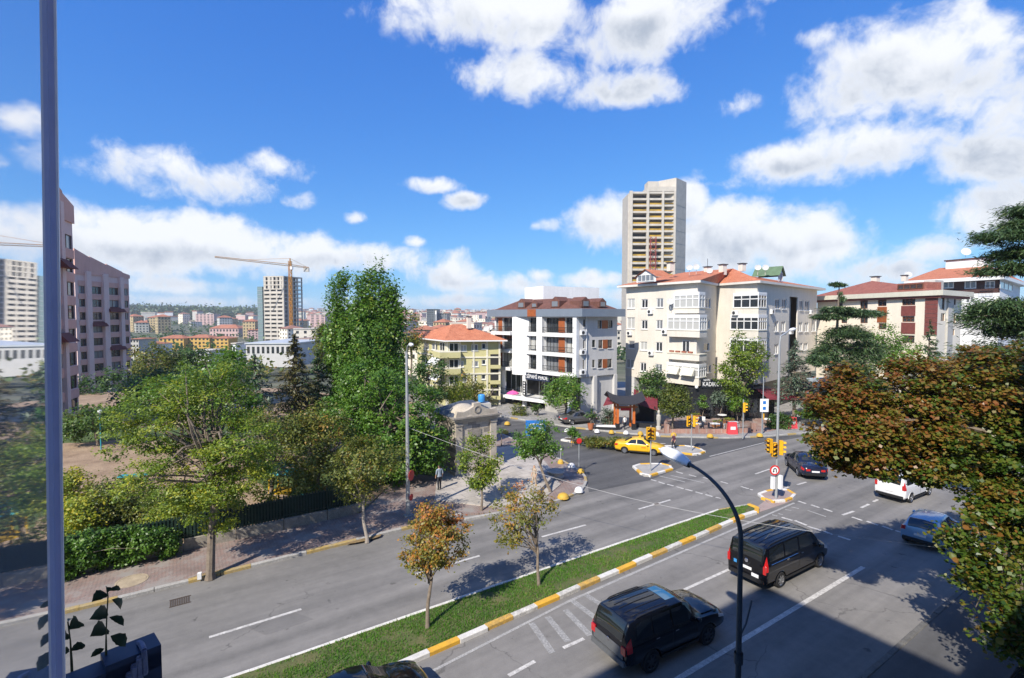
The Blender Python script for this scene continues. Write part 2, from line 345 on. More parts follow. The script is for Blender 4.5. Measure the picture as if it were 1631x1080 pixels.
# --- kerb stones ------------------------------------------------------------
KM={}
def kstone(L_,w,h,mat):
    k=(round(L_,3),w,h,mat.name)
    if k not in KM:
        mb=MB(); c=.025; sec=[(-w/2,-.06),(w/2,-.06),(w/2,h-c),(w/2-c,h),(-w/2+c,h),(-w/2,h-c)]; l=L_/2-.008
        a=[(-l,y,z) for y,z in sec]; b=[(l,y,z) for y,z in sec]; n=len(sec); mb.v=a+b
        for i in range(n): j=(i+1)%n; mb.f.append([i,j,n+j,n+i]); mb.m.append(0)
        mb.f.append(list(range(n-1,-1,-1))); mb.m.append(0); mb.f.append([n+i for i in range(n)]); mb.m.append(0)
        KM[k]=mb.mesh('kerb_stone',mat)
    return KM[k]
def kerb(path,parent,L_=1.0,w=.2,h=.14,pat=None,jit=.01,s0=0.):
    pts=[Vector((p[0],p[1],0)) for p in path]; pat=pat or [KWF]
    d=[0]
    for a,b in zip(pts,pts[1:]): d.append(d[-1]+(b-a).length)
    def at(s):
        for i in range(len(pts)-1):
            if s<=d[i+1]: return pts[i].lerp(pts[i+1],(s-d[i])/max(1e-6,d[i+1]-d[i]))
        return pts[-1]
    n=max(1,int(round(d[-1]/L_))); l=d[-1]/n; l=round(l,2)
    for i in range(n):
        a,b=at(i*d[-1]/n),at((i+1)*d[-1]/n); c=(a+b)/2; an=math.atan2(b.y-a.y,b.x-a.x)
        o=link('kerb_stone',kstone(l,w,h,pat[i%len(pat)]),parent,(c.x+rng.uniform(-jit,jit),c.y+rng.uniform(-jit,jit),rng.uniform(-jit,jit)),an+rng.uniform(-.012,.012))
# --- pavement towards the park, with the square round the stone building ------
corner=[(740,829),(800,818),(850,808),(885,800),(905,793),(925,783),(934,771),(931,758),(915,746),(893,734),(855,716),(815,700),(780,684)]
cp=[G(u,v) for u,v in corner]
pv=MB(); pts=[RD(-60,-26.72),RD(13.6,-26.72)]+cp[1:]+[G(690,690),G(640,752),RD(9.2,-30.1),RD(-60,-30.1)]
pv.prism([(p.x,p.y) for p in pts],-.05,.12)
pave=struct('pavement',pv,PAVE)
kerb([RD(-44,-26.6)]+[RD(13.9,-26.6)],pave,1.25,.22,.15,[KYF,KWF,KWF,KYF,KYF,KWF,KWF,KYF])
kerb(cp,pave,1.0,.2,.14,[KWF,KWF,KWF,KYF])
# limestone square beside the stone building (a low step up)
sq=MB().prism([(p.x,p.y) for p in [G(u,v) for u,v in [(692,800),(790,812),(868,796),(893,775),(868,742),(818,712),(795,716),(750,700),(700,730)]]],.05,.17)
struct('square',sq,STONEP)
mound=MB().prism([(p.x,p.y) for p in [G(u,v,.3) for u,v in [(795,750),(800,792),(860,782),(885,758),(860,728),(826,712),(800,724)]]],.1,.42)
tag(ob('stone_platform',mound,STONEP),'low pale limestone platform beside the old stone building','platform')
pk=MB().prism([(p.x,p.y) for p in [RD(-75,-30.35),RD(9,-30.35),G(640,756),G(680,694),Vector((-14,70,0)),Vector((-40,84,0)),Vector((-110,70,0))]],-.05,.1)
struct('park_ground',pk,DIRT)
# turf patches in the park
for i,(u,v,r) in enumerate([(150,690,7),(330,690,6),(520,760,6),(130,850,4),(620,740,6)]):
    c=G(u,v); mb=MB(); mb.poly([(c.x+r*(1+.25*rng.uniform(-1,1))*math.cos(t),c.y+r*.7*(1+.25*rng.uniform(-1,1))*math.sin(t),.106+i*.004) for t in [k*math.pi/9 for k in range(18)]])
    struct('turf',mb,TURF)
# --- far pavement in front of the shops ---------------------------------------
fk=[(780,661),(800,664),(830,669),(914,682),(985,690),(1054,696),(1157,698.6),(1219,696),(1300,689),(1400,672)]
fkp=[G(u,v) for u,v in fk]
fp=MB().prism([(p.x,p.y) for p in fkp]+[(60,68),(60,92),(-12,92),(-6,66)],-.05,.12)
fpave=struct('pavement',fp,PAVE2); kerb(fkp,fpave,1.1,.2,.14,[KWF,KWF,KWF,KYF])
tb=MB().prism([(p.x,p.y) for p in [G(u,v) for u,v in [(1040,692),(1150,694),(1222,690),(1262,680),(1262,662),(1060,668)]]],.1,.135)
struct('terrace_paving',tb,PAVER)
# --- near pavement ------------------------------------------------------------
npv=MB().prism([(p.x,p.y) for p in [RD(-45,-6.9),RD(70,-6.9),RD(70,8),RD(-45,8)]],-.05,.12)
npave=struct('pavement',npv,ASPH2); kerb([RD(-10,-7.0),RD(48,-7.0)],npave,1.1,.2,.14,[M('kerb_dark_stone',(.15,.145,.135),.85,0,3,col2=(.10,.097,.09),det=8,fine=.2,fscale=20)])
# --- central reservation -------------------------------------------------------
k0,k1=G(655,1055),G(1190,821); dk=(k1-k0).normalized(); f0,f1=G(380,1078),G(941,883); df=(f1-f0).normalized()
near=[k0-dk*14,k1]; far=[f0-df*10,f1,G(1144,814)]; tip=[G(1192,806.5),G(1206,811),G(1204,818)]
mp_=[(p.x,p.y) for p in near+[tip[2],tip[1],tip[0]]+far[::-1]]
med=struct('median',MB().prism(mp_,-.05,.09),M('median_turf',(.05,.085,.02),.95,0,1.1,col2=(.13,.12,.05),det=8,fine=.3,fscale=25))
kerb(near+[G(1203,818)],med,1.22,.26,.17,[KY,KW2,KY2,KW,KY,KW,KY2,KW2],.018)
kerb([G(1205,817),G(1206,811),G(1192,806)],med,.7,.26,.16,[KY])
kerb(far,med,1.3,.14,.115,[KW]); kerb([G(1144,814),G(1190,806)],med,1.3,.14,.11,[KYF,KWF])
def grass(poly,n,zg,h,name,label,seed,mat):
    r=np.random.default_rng(seed); P=np.array(poly); lo,hi=P.min(0),P.max(0)
    q=r.uniform(lo,hi,(n*6,2)); ins=np.zeros(len(q),bool)
    j=len(P)-1
    for i in range(len(P)):
        c=((P[i,1]>q[:,1])!=(P[j,1]>q[:,1]))&(q[:,0]<(P[j,0]-P[i,0])*(q[:,1]-P[i,1])/(P[j,1]-P[i,1]+1e-12)+P[i,0]); ins^=c; j=i
    q=q[ins]; q=q[np.hypot(q[:,0],q[:,1])<60][:n]; n=len(q)
    ss=np.sin(q[:,0]*1.3+np.sin(q[:,1]*2.1)*1.5)*np.sin(q[:,1]*1.7-q[:,0]*.6)+.35*np.sin(q[:,0]*5.)*np.sin(q[:,1]*6.); keep=r.random(n)>np.clip((ss-.35)*1.8,0,.93); q=q[keep]; n=len(q)   # worn patches
    a=r.uniform(0,2*math.pi,n); hh=h*r.uniform(.45,1.2,n); w=.014*r.uniform(.7,1.6,n)
    lean=r.normal(0,.035,(n,2)); dx=np.cos(a)*w; dy=np.sin(a)*w
    v=np.zeros((n,3,3)); v[:,0,0]=q[:,0]-dx; v[:,0,1]=q[:,1]-dy; v[:,0,2]=zg; v[:,1,0]=q[:,0]+dx; v[:,1,1]=q[:,1]+dy; v[:,1,2]=zg
    v[:,2,0]=q[:,0]+lean[:,0]; v[:,2,1]=q[:,1]+lean[:,1]; v[:,2,2]=zg+hh
    me=npmesh(name,v.reshape(-1,3),3,np.repeat(np.clip(r.normal(.45,.2,n)+.25*np.sin(q[:,0]*.9)*np.sin(q[:,1]*.7),0,1),3),mat)
    return tag(link(name,me),label,'grass',kind='stuff')
def npmesh(name,v,k,lv,mat):
    n=len(v)//k; me=bpy.data.meshes.new(name); me.vertices.add(len(v)); me.vertices.foreach_set('co',v.astype(np.float32).ravel())
    me.loops.add(len(v)); me.loops.foreach_set('vertex_index',np.arange(len(v),dtype=np.int32))
    me.polygons.add(n); me.polygons.foreach_set('loop_start',np.arange(0,len(v),k,dtype=np.int32))
    try: me.polygons.foreach_set('loop_total',np.full(n,k,np.int32))
    except Exception: pass
    at=me.attributes.new('lv','FLOAT','POINT'); at.data.foreach_set('value',lv.astype(np.float32))
    me.materials.append(mat); me.update(calc_edges=True); return me
GRASSM=leafM('grass_blades',[(0,(.055,.15,.015)),(.5,(.10,.25,.025)),(.85,(.17,.30,.04)),(1,(.30,.28,.09))],.4)
inset=[(p.x,p.y) for p in [near[0]-NB*.15,near[1]-NB*.15,tip[0],G(1144,815.5),f1+NB*.1,far[0]+NB*.1]]
grass(inset,60000,.085,.10,'median_grass','short green grass on the central reservation',3,GRASSM)
# --- traffic islands and flush crossing --------------------------------------
def island(px,label_h=.15,pat=None,mat=CONC,L_=.9):
    ps=[G(u,v) for u,v in px]; o=struct('traffic_island',MB().prism([(p.x,p.y) for p in ps],-.05,.12),mat)
    kerb(ps+[ps[0]],o,L_,.2,.16,pat or [KW,KY]); return o
struct('crossing_paving',MB().poly([G(u,v,.02) for u,v in [(1204,809),(1226,791),(1262,798),(1206,817)]][::-1]),PAVEP)
island([(1209,789),(1228,782),(1256,783),(1266,790),(1256,799),(1222,801)],mat=PAVEP)
island([(1009,745),(1021,741),(1062,741),(1073,748),(1032,760),(1025,759)],mat=CONC)
island([(1060,712),(1100,712),(1124,720),(1110,726),(1075,722)],mat=CONC)
# planted strip in the side street
hs_px=[(894,702),(905,698),(1000,705),(1060,709),(1064,716),(990,713.5),(940,710)]
hp=[G(u,v) for u,v in hs_px]; hed=struct('planted_strip',MB().prism([(p.x,p.y) for p in hp],-.05,.12),SOIL)
kerb([hp[4],hp[5],hp[6],hp[0]],hed,1.1,.22,.17,[KW,KY]); kerb([hp[0],hp[1],hp[2],hp[3]],hed,1.1,.2,.14,[KWF])
# --- painted markings (children of the road) -----------------------------------
MZ=[.006]
def mark(u0,v0,u1,v1,w=.15,mat=WHITEP,z=None,parent=road,nm='lane_marking'):
    MZ[0]+=.00025; z=MZ[0] if z is None else z
    a,b=G(u0,v0,z),G(u1,v1,z); d=(b-a).normalized(); n=Vector((-d.y,d.x,0))*w/2
    return ob(nm,MB().poly([a-n,b-n,b+n,a+n]),mat,parent)
for s in [(333,1015,480,970),(660,915,764,885),(863,855,933,836),(1017,811,1068,796),(1203,755,1226,747),
          (810,1076,852,1053),(897,1032,930,1017),(1090,939,1163,906),(60,1105,200,1058)]: mark(*s)
mark(1060,1093,1375,903,.2); 
mark(690,1068,905,958,.12,WHITEF); mark(905,958,1265,801,.14,WHITEF)
for s in [(900,971,940,1012),(912,957,950,985),(934,948,965,968),(872,982,905,1022),(846,992,880,1040)]: mark(*s,w=.26,mat=WHITEG,nm='hatch_marking')
def z8(*p): return [q/5.143+(1000 if i%2==0 else 690) for i,q in enumerate(p)]
def z5(*p): return [q/3.616+(1180 if i%2==0 else 600) for i,q in enumerate(p)]
for s in [(190,380,235,392),(250,398,300,414),(322,418,375,432),(397,437,455,455),(472,458,530,474),(553,480,612,497),(636,502,695,520),(720,524,760,535),
          (395,315,450,330),(500,340,560,356),(615,362,680,378),(760,396,820,412),(930,437,990,455),(1000,459,1024,465)]: mark(*z8(*s),w=.16,nm='crossing_marking')
for s in [(350,345,620,405),(260,350,470,400)]: mark(*z8(*s),w=.14,mat=WHITEF,nm='crossing_marking')
for s in [(330,716,375,731),(405,738,452,754),(475,760,527,777),(640,808,700,828),(725,832,790,855),(815,860,875,882),(890,886,962,908),(480,890,530,910),(560,918,630,940),(235,810,298,828),(310,828,380,856),(385,862,462,885)]: mark(*z5(*s),w=.18,nm='crossing_marking')
for s in [(585,797,652,774),(692,755,738,734),(762,720,790,707),(325,622,377,607),(225,651,275,636),(0,632,46,646)]: mark(*z5(*s),w=.16)
for s in [(385,770,490,806),(180,795,210,803),(215,787,240,795),(255,765,290,770),(290,750,335,760)]: mark(*z5(*s),w=.14,mat=WHITEF,nm='crossing_marking')
mark(1130,727,1217,705,.16,WHITEF,.012); mark(1300,712,1420,690,.14,WHITEF)
# repaired patches and covers
ASPHP=asphaltM('asphalt_patch',(.21,.20,.188),(.10,.097,.092))
for px in [[(395,1000),(470,976),(500,986),(424,1012)],[(985,795),(1035,782),(1052,788),(1001,802)],[(800,915),(838,903),(850,909),(812,922)]]:
    ob('asphalt_patch',MB().poly([G(u,v,.004) for u,v in px][::-1]),ASPHP,road)
IRON=M('cast_iron',(.10,.075,.06),.6,.25,8,metal=.3,fine=.2)
def grate():
    c=G(287,958,.0); t=thing('drain_grate','rusty iron drain grate beside the park kerb','drain',c)
    d=T; n=Vector((-d.y,d.x,0)); fr=MB()
    for s in (-1,1): fr.obox(c+n*.3*s-d*.38-n*.03+Vector((0,0,-.01)),d*.76,n*.06,Vector((0,0,.026)))
    ob('frame',fr,IRON,t)
    for k in range(9): ob('bar',MB().obox(c-d*(.36-.08*k)-n*.26+Vector((0,0,-.01)),d*.045,n*.52,Vector((0,0,.024))),IRON,t)
grate()
def manhole(u,v,label,r=.42,mat=None,z=.12):
    c=G(u,v,z); t=thing('manhole_cover',label,'manhole',c)
    ob('ring',MB().lathe(c,[(r,0),(r,.014),(r*.88,.014),(r*.88,.004)],28),mat or CONC,t); ob('cover',MB().lathe(c,[(r*.86,.002),(r*.86,.01),(0.001,.012)],28),mat or IRON,t)
manhole(210,925,'round sandy manhole ring in the red pavement',.62,M('sandstone_ring',(.36,.29,.2),.9,.2,4))
manhole(1046,803,'small dark cover in the carriageway near the crossing',.22,z=.002)
# ================================================================ BUILDINGS
class Fac:
    """vertical facade plane; A is its end towards the viewer's left hand"""
    def __init__(s,A,B):
        s.A=Vector((A[0],A[1],0)); s.B=Vector((B[0],B[1],0)); s.L=(s.B-s.A).length; s.t=(s.B-s.A)/s.L; s.n=Vector((s.t.y,-s.t.x,0)); s.rz=math.atan2(s.t.y,s.t.x)
    def P(s,a,z,o=0.): return s.A+s.t*a+s.n*o+Vector((0,0,z))
    def px(s,u,v,o=0.):
        d=ray(u,v); c=Vector((0,0,HC)); q=s.A+s.n*o; k=(q-c).dot(s.n)/d.dot(s.n); p=c+d*k
        return (p-s.A).dot(s.t),p.z
    def rect(s,u0,v0,u1,v1,o=0.):
        um=(u0+u1)/2; vm=(v0+v1)/2; a=s.px(u0,vm,o)[0]; b=s.px(u1,vm,o)[0]; return (a,b,s.px(um,v1,o)[1],s.px(um,v0,o)[1])
def XY(u,dep): return Vector(((u-CU)/F*dep,dep,0))
def wallq(mb,f,s0,s1,z0,z1,holes=(),dep=.16,o=0.,mi=0):
    xs=sorted({s0,s1,*[min(max(x,s0),s1) for h in holes for x in h[:2]]}); zs=sorted({z0,z1,*[min(max(x,z0),z1) for h in holes for x in h[2:4]]})
    for a,b in zip(xs,xs[1:]):
        for c,d in zip(zs,zs[1:]):
            m_=((a+b)/2,(c+d)/2)
            if any(h[0]<m_[0]<h[1] and h[2]<m_[1]<h[3] for h in holes): continue
            mb.poly([f.P(a,c,o),f.P(b,c,o),f.P(b,d,o),f.P(a,d,o)],mi)
    for h in holes:
        a,b,c,d=h[:4]; i,q=o,o-dep
        mb.poly([f.P(a,c,i),f.P(a,d,i),f.P(a,d,q),f.P(a,c,q)][::-1],mi); mb.poly([f.P(b,c,i),f.P(b,d,i),f.P(b,d,q),f.P(b,c,q)],mi)
        mb.poly([f.P(a,d,i),f.P(b,d,i),f.P(b,d,q),f.P(a,d,q)][::-1],mi); mb.poly([f.P(a,c,i),f.P(b,c,i),f.P(b,c,q),f.P(a,c,q)],mi)
def fbox(mb,f,s0,s1,z0,z1,o0,o1,mi=0):
    return mb.obox(f.P(s0,z0,o0),f.t*(s1-s0),f.n*(o1-o0) if o1>o0 else f.n*(o1-o0),Vector((0,0,z1-z0)),mi)
WM={}
def window(root,f,rc,glass,frame,nv=2,nh=1,o=-.13,fw=.06,sill=None,name='window'):
    a,b,c,d=rc; w=round(b-a,2); h=round(d-c,2); k=(w,h,glass.name,frame.name if frame else '',nv,nh,fw)
    if k not in WM:
        g=MB().poly([(-w/2,0,0),(w/2,0,0),(w/2,0,h),(-w/2,0,h)]).mesh('window',glass)
        fm=None
        if frame:
            m=MB(); y0,y1=-.05,-.005
            def bar(x0,x1,z0,z1): m.obox((x0,y0,z0),(x1-x0,0,0),(0,y1-y0,0),(0,0,z1-z0))
            bar(-w/2,-w/2+fw,0,h); bar(w/2-fw,w/2,0,h); bar(-w/2+fw,w/2-fw,0,fw); bar(-w/2+fw,w/2-fw,h-fw,h)
            for i in range(1,nv): x=-w/2+w*i/nv; bar(x-fw/2,x+fw/2,fw,h-fw)
            y1=-.008
            for i in range(1,nh): z=h*(.68 if nh==2 else i/nh); bar(-w/2+fw,w/2-fw,z-fw/2,z+fw/2)
            fm=m.mesh('window_frame',frame)
        WM[k]=(g,fm)
    g,fm=WM[k]; p=f.P((a+b)/2,c,o)-root.location
    wo=link(name,g,root,p,f.rz)
    if fm: link('window_frame',fm,wo)
    if sill:
        m=MB().obox((-w/2-.06,-.22,-.07),(w+.12,0,0),(0,.2,0),(0,0,.06)); link('sill',WM.setdefault(('s',w,sill.name),m.mesh('sill',sill)),wo)
    return wo
def plasterM(name,c,c2,**k):
    if name in MATS: return MATS[name]
    m=M(name,c,.9,0,.35,col2=c2,det=9,fine=.06,fscale=9,**k); nt=m.node_tree; N=nt.nodes; L=nt.links; p=N['Principled BSDF']; src=p.inputs['Base Color'].links[0].from_socket
    g=N.new('ShaderNodeNewGeometry'); mp=N.new('ShaderNodeMapping'); mp.inputs['Scale'].default_value=(1.6,1.6,.16); L.new(g.outputs['Position'],mp.inputs[0])   # rain streaks run down the wall
    n=N.new('ShaderNodeTexNoise'); n.inputs['Scale'].default_value=1.5; n.inputs['Detail'].default_value=7; n.inputs['Roughness'].default_value=.7; L.new(mp.outputs[0],n.inputs['Vector'])
    r=N.new('ShaderNodeMapRange'); L.new(n.outputs[0],r.inputs[0]); r.inputs[1].default_value=.42; r.inputs[2].default_value=.72; r.inputs[3].default_value=1.0; r.inputs[4].default_value=.9
    x=N.new('ShaderNodeVectorMath'); x.operation='SCALE'; L.new(src,x.inputs[0]); L.new(r.outputs[0],x.inputs['Scale']); L.new(x.outputs[0],p.inputs['Base Color']); return m
def tileM(name,c,c2,ang=0.,sc=11.):
    m=M(name,c,.8,0,1.2,col2=c2,det=9,fine=.22,fscale=6); nt=m.node_tree; N=nt.nodes; L=nt.links
    g=N.new('ShaderNodeNewGeometry'); mp=N.new('ShaderNodeMapping'); mp.vector_type='TEXTURE'; mp.inputs['Rotation'].default_value=(0,0,ang); L.new(g.outputs['Position'],mp.inputs[0])
    br=N.new('ShaderNodeTexBrick'); br.inputs['Scale'].default_value=1; br.inputs['Brick Width'].default_value=.3; br.inputs['Row Height'].default_value=.35; br.inputs['Mortar Size'].default_value=.03; br.inputs['Mortar Smooth'].default_value=.6
    L.new(mp.outputs[0],br.inputs['Vector']); b=N.new('ShaderNodeBump'); b.inputs['Strength'].default_value=.8; b.inputs['Distance'].default_value=.04; b.invert=True
    L.new(br.outputs['Fac'],b.inputs['Height']); L.new(b.outputs[0],N['Principled BSDF'].inputs['Normal']); return m
TILE=tileM('roof_tile',(.42,.135,.065),(.55,.21,.11)); TILEB=tileM('roof_tile_brown',(.115,.05,.038),(.17,.075,.055)); TILER=tileM('roof_tile_red',(.24,.08,.06),(.32,.12,.085))
WHITE=plasterM('plaster_white',(.80,.80,.79),(.72,.72,.71)); GREYW=plasterM('plaster_light_grey',(.56,.55,.535),(.49,.48,.465)); BEIGE=plasterM('plaster_beige',(.68,.63,.55),(.60,.555,.48))
CREAM=plasterM('plaster_cream',(.84,.76,.62),(.77,.69,.56)); PINK=plasterM('plaster_pink',(.74,.43,.35),(.66,.37,.30)); PINKG=plasterM('plaster_pink_grey',(.80,.58,.52),(.72,.51,.455))
OLIVE=plasterM('plaster_olive_yellow',(.50,.465,.24),(.43,.40,.20)); IVORY=plasterM('plaster_ivory',(.66,.63,.52),(.57,.54,.44)); FASC=M('metal_fascia_bluegrey',(.19,.225,.27),.45,.06,1,metal=.2)
ORANGE=M('panel_rust_orange',(.29,.08,.022),.55,.15,3); MAROON=M('panel_maroon',(.20,.06,.05),.6,.15,3); BROWN=M('panel_dark_brown',(.075,.035,.03),.6,.15,3)
WD=glassM('window_glass',(.025,.03,.036)); WB=glassM('window_glass_blind',(.16,.17,.185),.12); WC=glassM('window_glass_curtain',(.42,.42,.40),.2,.8); WDK=M('void_shade',(.02,.02,.022),.8,0)
PVC=M('frame_white',(.72,.72,.71),.4,.04,3); DARKF=M('frame_dark',(.035,.037,.04),.45,.1,3); BRNF=M('frame_brown',(.14,.055,.03),.5,.15,3)
METL=M('metal_galvanised',(.40,.42,.44),.45,.12,5,metal=.7); BLACK=M('black_cladding',(.018,.019,.022),.45,.2,2); RAIL=M('rail_dark_metal',(.03,.032,.035),.4,.1,5,metal=.5)
STREAK=plasterM('concrete_raw',(.52,.50,.46),(.40,.385,.35))
def text(s,f,a,z,o,width,mat,parent,name='lettering',hscale=1.):
    cu=bpy.data.curves.new('txt','FONT'); cu.body=s; cu.size=1; cu.extrude=.02; cu.resolution_u=2
    t=bpy.data.objects.new('txt',cu); COL.objects.link(t); bpy.context.view_layer.update()
    me=bpy.data.meshes.new_from_object(t.evaluated_get(bpy.context.evaluated_depsgraph_get())); COL.objects.unlink(t); bpy.data.objects.remove(t)
    co=np.zeros(len(me.vertices)*3); me.vertices.foreach_get('co',co); co=co.reshape(-1,3); w=co[:,0].max()-co[:,0].min(); k=width/w
    co[:,0]-=co[:,0].min(); co*= [k,k*hscale,k]; me.vertices.foreach_set('co',co.astype(np.float32).ravel()); me.materials.clear(); me.materials.append(mat); me.update()
    ob_=link(name,me,parent,f.P(a,z,o)-(rootof(parent).location if parent else Vector((0,0,0)))); ob_.rotation_euler=(math.pi/2,0,f.rz); return ob_
def acunit(root,f,s,z,o=0.):
    p=f.P(s,z,o); m=MB(); m.obox(f.P(s-.4,z,o),f.t*.8,f.n*.3,Vector((0,0,.55))); a=ob('air_conditioner',m,PVC,root)
    ob('fan_grille',MB().lathe(f.P(s-.1,z+.28,o+.3),[(.0,.008),(.22,.008),(.22,.0)],14,ax=f.n),DARKF,a)
def railing(root,f,s0,s1,z,h,o,mat=RAIL,step=.16,name='balcony_railing'):
    m=MB(); fbox(m,f,s0,s1,z+h-.05,z+h,o-.03,o+.02); fbox(m,f,s0,s1,z+.08,z+.12,o-.02,o+.01)
    n=max(2,int((s1-s0)/step))
    for i in range(n+1): x=s0+(s1-s0)*i/n; fbox(m,f,x-.012,x+.012,z,z+h-.05,o-.015,o+.008)
    return ob(name,m,mat,root)
def dish(root,p,r=.45,ax=(-.3,-.8,.4)):
    r*=.8
    m=MB(); m.lathe(p,[(0,-.02),(r*.5,.03),(r*.85,.10),(r,.16),(r*.97,.165),(r*.5,.045),(0,-.005)],16,ax=ax); m.tube([Vector(p)-Vector((0,0,.9)),Vector(p)],.03,6)
    return ob('satellite_dish',m,M('dish_grey',(.5,.5,.49),.6,.1,5),root,True)
def hip_roof(root,eave,ridge,zE,zR,mat,over=0.,thick=.18,soffit=None):
    """eave: polygon pts, ridge: list of (pt) ; every eave edge joins its nearest ridge points"""
    m=MB(); n=len(eave); rp=[Vector((p[0],p[1],zR)) for p in ridge]; E=[Vector((p[0],p[1],zE)) for p in eave]
    near=[min(range(len(rp)),key=lambda k:(rp[k].xy-e.xy).length) for e in E]
    for i in range(n):
        j=(i+1)%n
        if near[i]==near[j]: m.poly([E[i],E[j],rp[near[i]]])
        else: m.poly([E[i],E[j],rp[near[j]],rp[near[i]]])
    ro=ob('roof',m,mat,root)
    s=MB(); s.prism([(p[0],p[1]) for p in eave],zE-thick,zE-.01,bottom=True); ob('eave',s,soffit or IVORY,ro)
    return ro
def chimney(root,p,w,h,cap=True):
    m=MB().box((p[0],p[1],p[2]+h/2),(w,w,h),.4); 
    c=ob('chimney',m,BEIGE,root)
    if cap: ob('chimney_cap',MB().box((p[0],p[1],p[2]+h+.05),(w*1.35,w*1.35,.1),.4),DARKF,c)

# ---------------------------------------------------------------- white building with rust panels
def white_building():
    A,B,E=XY(788,71),XY(922,60),XY(983,63.6); root=thing('apartment_building','white modern apartment block with rust orange panels and grey roof fascia','building',(B.x,B.y,0))
    f=Fac(A,B); g=Fac(B,E); bk=[A+(E-B)*2.2,E+(A-B)*1.0]
    ZB,FH,ZT=4.75,2.42,12.05
    fl=[ZB+.1+FH*i for i in range(3)]
    U=lambda u,z: f.px(u,505+(12-z)*800/64)[0]
    hol=[];wins=[];pan=[]
    spans=[(800.5,816.5,3),(842.5,856.8,2),(868.5,889.8,4),(899.8,914,2)]
    for i,z in enumerate(fl):
        for (u0,u1,nv) in spans:
            r=(U(u0,z),U(u1,z),z+.36,z+2.2); hol.append(r); wins.append((r,nv,i))
        for (u0,u1) in [(794.5,800),(857,859.2),(890.2,899.4),(914.2,918.6)]: pan.append((U(u0,z),U(u1,z),z+.36,z+2.2))
        r=(U(789.5,z),U(793.8,z),z+.36,z+2.2); hol.append(r); wins.append((r,1,i))
    m=MB(); wallq(m,f,0,f.L,ZB,ZT,hol,.4)
    gh=[];gw=[]
    def z3(x0,y0,x1,y1): return g.rect(780+x0/7.414,460+y0/7.414,780+x1/7.414,460+y1/7.414)
    for r in [(1275,372,1318,470),(1395,372,1450,462),(1105,362,1126,450),(1210,603,1246,690),(1284,603,1332,705),(1392,600,1446,700),(1105,603,1122,705),(1210,838,1242,930),(1280,830,1330,935),(1388,828,1442,932),(1100,840,1116,950)]:
        q=z3(*r); gh.append(q); gw.append(q)
    m2=MB(); wallq(m2,g,0,g.L,ZB,ZT,gh,.15); 
    # back and soffit
    pts=[A,B,E,bk[1],bk[0]]
    for a,b in ((E,bk[1]),(bk[1],bk[0]),(bk[0],A)): m2.poly([(a.x,a.y,ZB),(b.x,b.y,ZB),(b.x,b.y,ZT),(a.x,a.y,ZT)])
    m2.poly([(p.x,p.y,ZB) for p in pts]); m2.poly([(p.x,p.y,ZT) for p in pts])
    ob('wall',m,WHITE,root); ob('wall',m2,GREYW,root)
    for (r,nv,i) in wins: window(root,f,r,[WB,WB,WD][i] if nv==4 else (WC if (nv+i)%4==3 else WD),DARKF,nv,1,-.38,.05)
    for q in gw: window(root,g,q,WD,DARKF,2 if q[1]-q[0]>.9 else 1,1,-.12,.05,PVC)
    for i in range(3):
        z=fl[i]
        for (u0,u1) in [(1322,1392),(1334,1390),(1332,1386)][i:i+1]:
            q=z3(u0,[372,600,830][i],u1,[470,705,935][i]); ob('cladding_panel',fbox(MB(),g,q[0],q[1],q[2],q[3],-.02,.04),ORANGE,root)
    for q in pan: ob('cladding_panel',fbox(MB(),f,q[0]-.03,q[1]+.03,q[2],q[3],-.1,.05),ORANGE,root)
    for z in fl:
        for (u0,u1,o) in [(786.5,817,.55),(840,866,.3),(866,921.6,.55)]:
            ob('balcony_slab',fbox(MB(),f,U(u0,z),U(u1,z),z-.12,z+.3,.012,o),WHITE,root)
        for (u0,u1,o) in [(788,816.6,.5),(843,857,.25),(868.5,919,.5)]: railing(root,f,U(u0,z),U(u1,z),z+.3,.75,o)
    # projecting white bay with slanted face
    sa,sb=U(821,8),U(842,8); bay=MB(); p=[f.P(sa,0,.012),f.P(sa,0,.6),f.P(sa+.7,0,.65),f.P(sb,0,.012)]
    bay.prism([(q.x,q.y) for q in p],ZB-.45,ZT,bottom=True); ob('bay',bay,WHITE,root)
    col=MB(); fbox(col,f,U(859.5,8),U(868,8),ZB+.02,ZT,.012,.6); ob('pier',col,WHITE,root); col=MB(); fbox(col,f,f.L-.55,f.L+.02,ZB+.01,ZT,.012,.5); ob('pier',col,WHITE,root)
    # fascia
    C=(A+B+E+bk[0]+bk[1])/5; ev=[]
    for p,o in ((A,.9),(B,.95),(E,.9),(bk[1],.9),(bk[0],.9)):
        d=(p-C).normalized(); ev.append(p+d*o*1.25)
    fs=MB().prism([(p.x,p.y) for p in ev],ZT+.0,ZT+.95,bottom=True); ob('fascia',fs,FASC,root)
    ff=Fac(ev[0],ev[1]); q=ff.px(840,500)[0],ff.px(853.5,500)[0]; ob('fascia_panel',fbox(MB(),ff,q[0],q[1],ZT+.02,ZT+.93,.003,.03),ORANGE,root)
    # mansard roof
    zr=ZT+.95; inn=[p+(C-p).normalized()*1.1 for p in ev]; top=[p+(C-p).normalized()*(p-C).length*.5 for p in ev]
    r=MB(); n=5
    for i in range(n):
        j=(i+1)%n; r.poly([(inn[i].x,inn[i].y,zr+.02),(inn[j].x,inn[j].y,zr+.02),(top[j].x,top[j].y,zr+1.4),(top[i].x,top[i].y,zr+1.4)])
    r.poly([(p.x,p.y,zr+1.4) for p in top]); ro=ob('roof',r,TILEB,root)
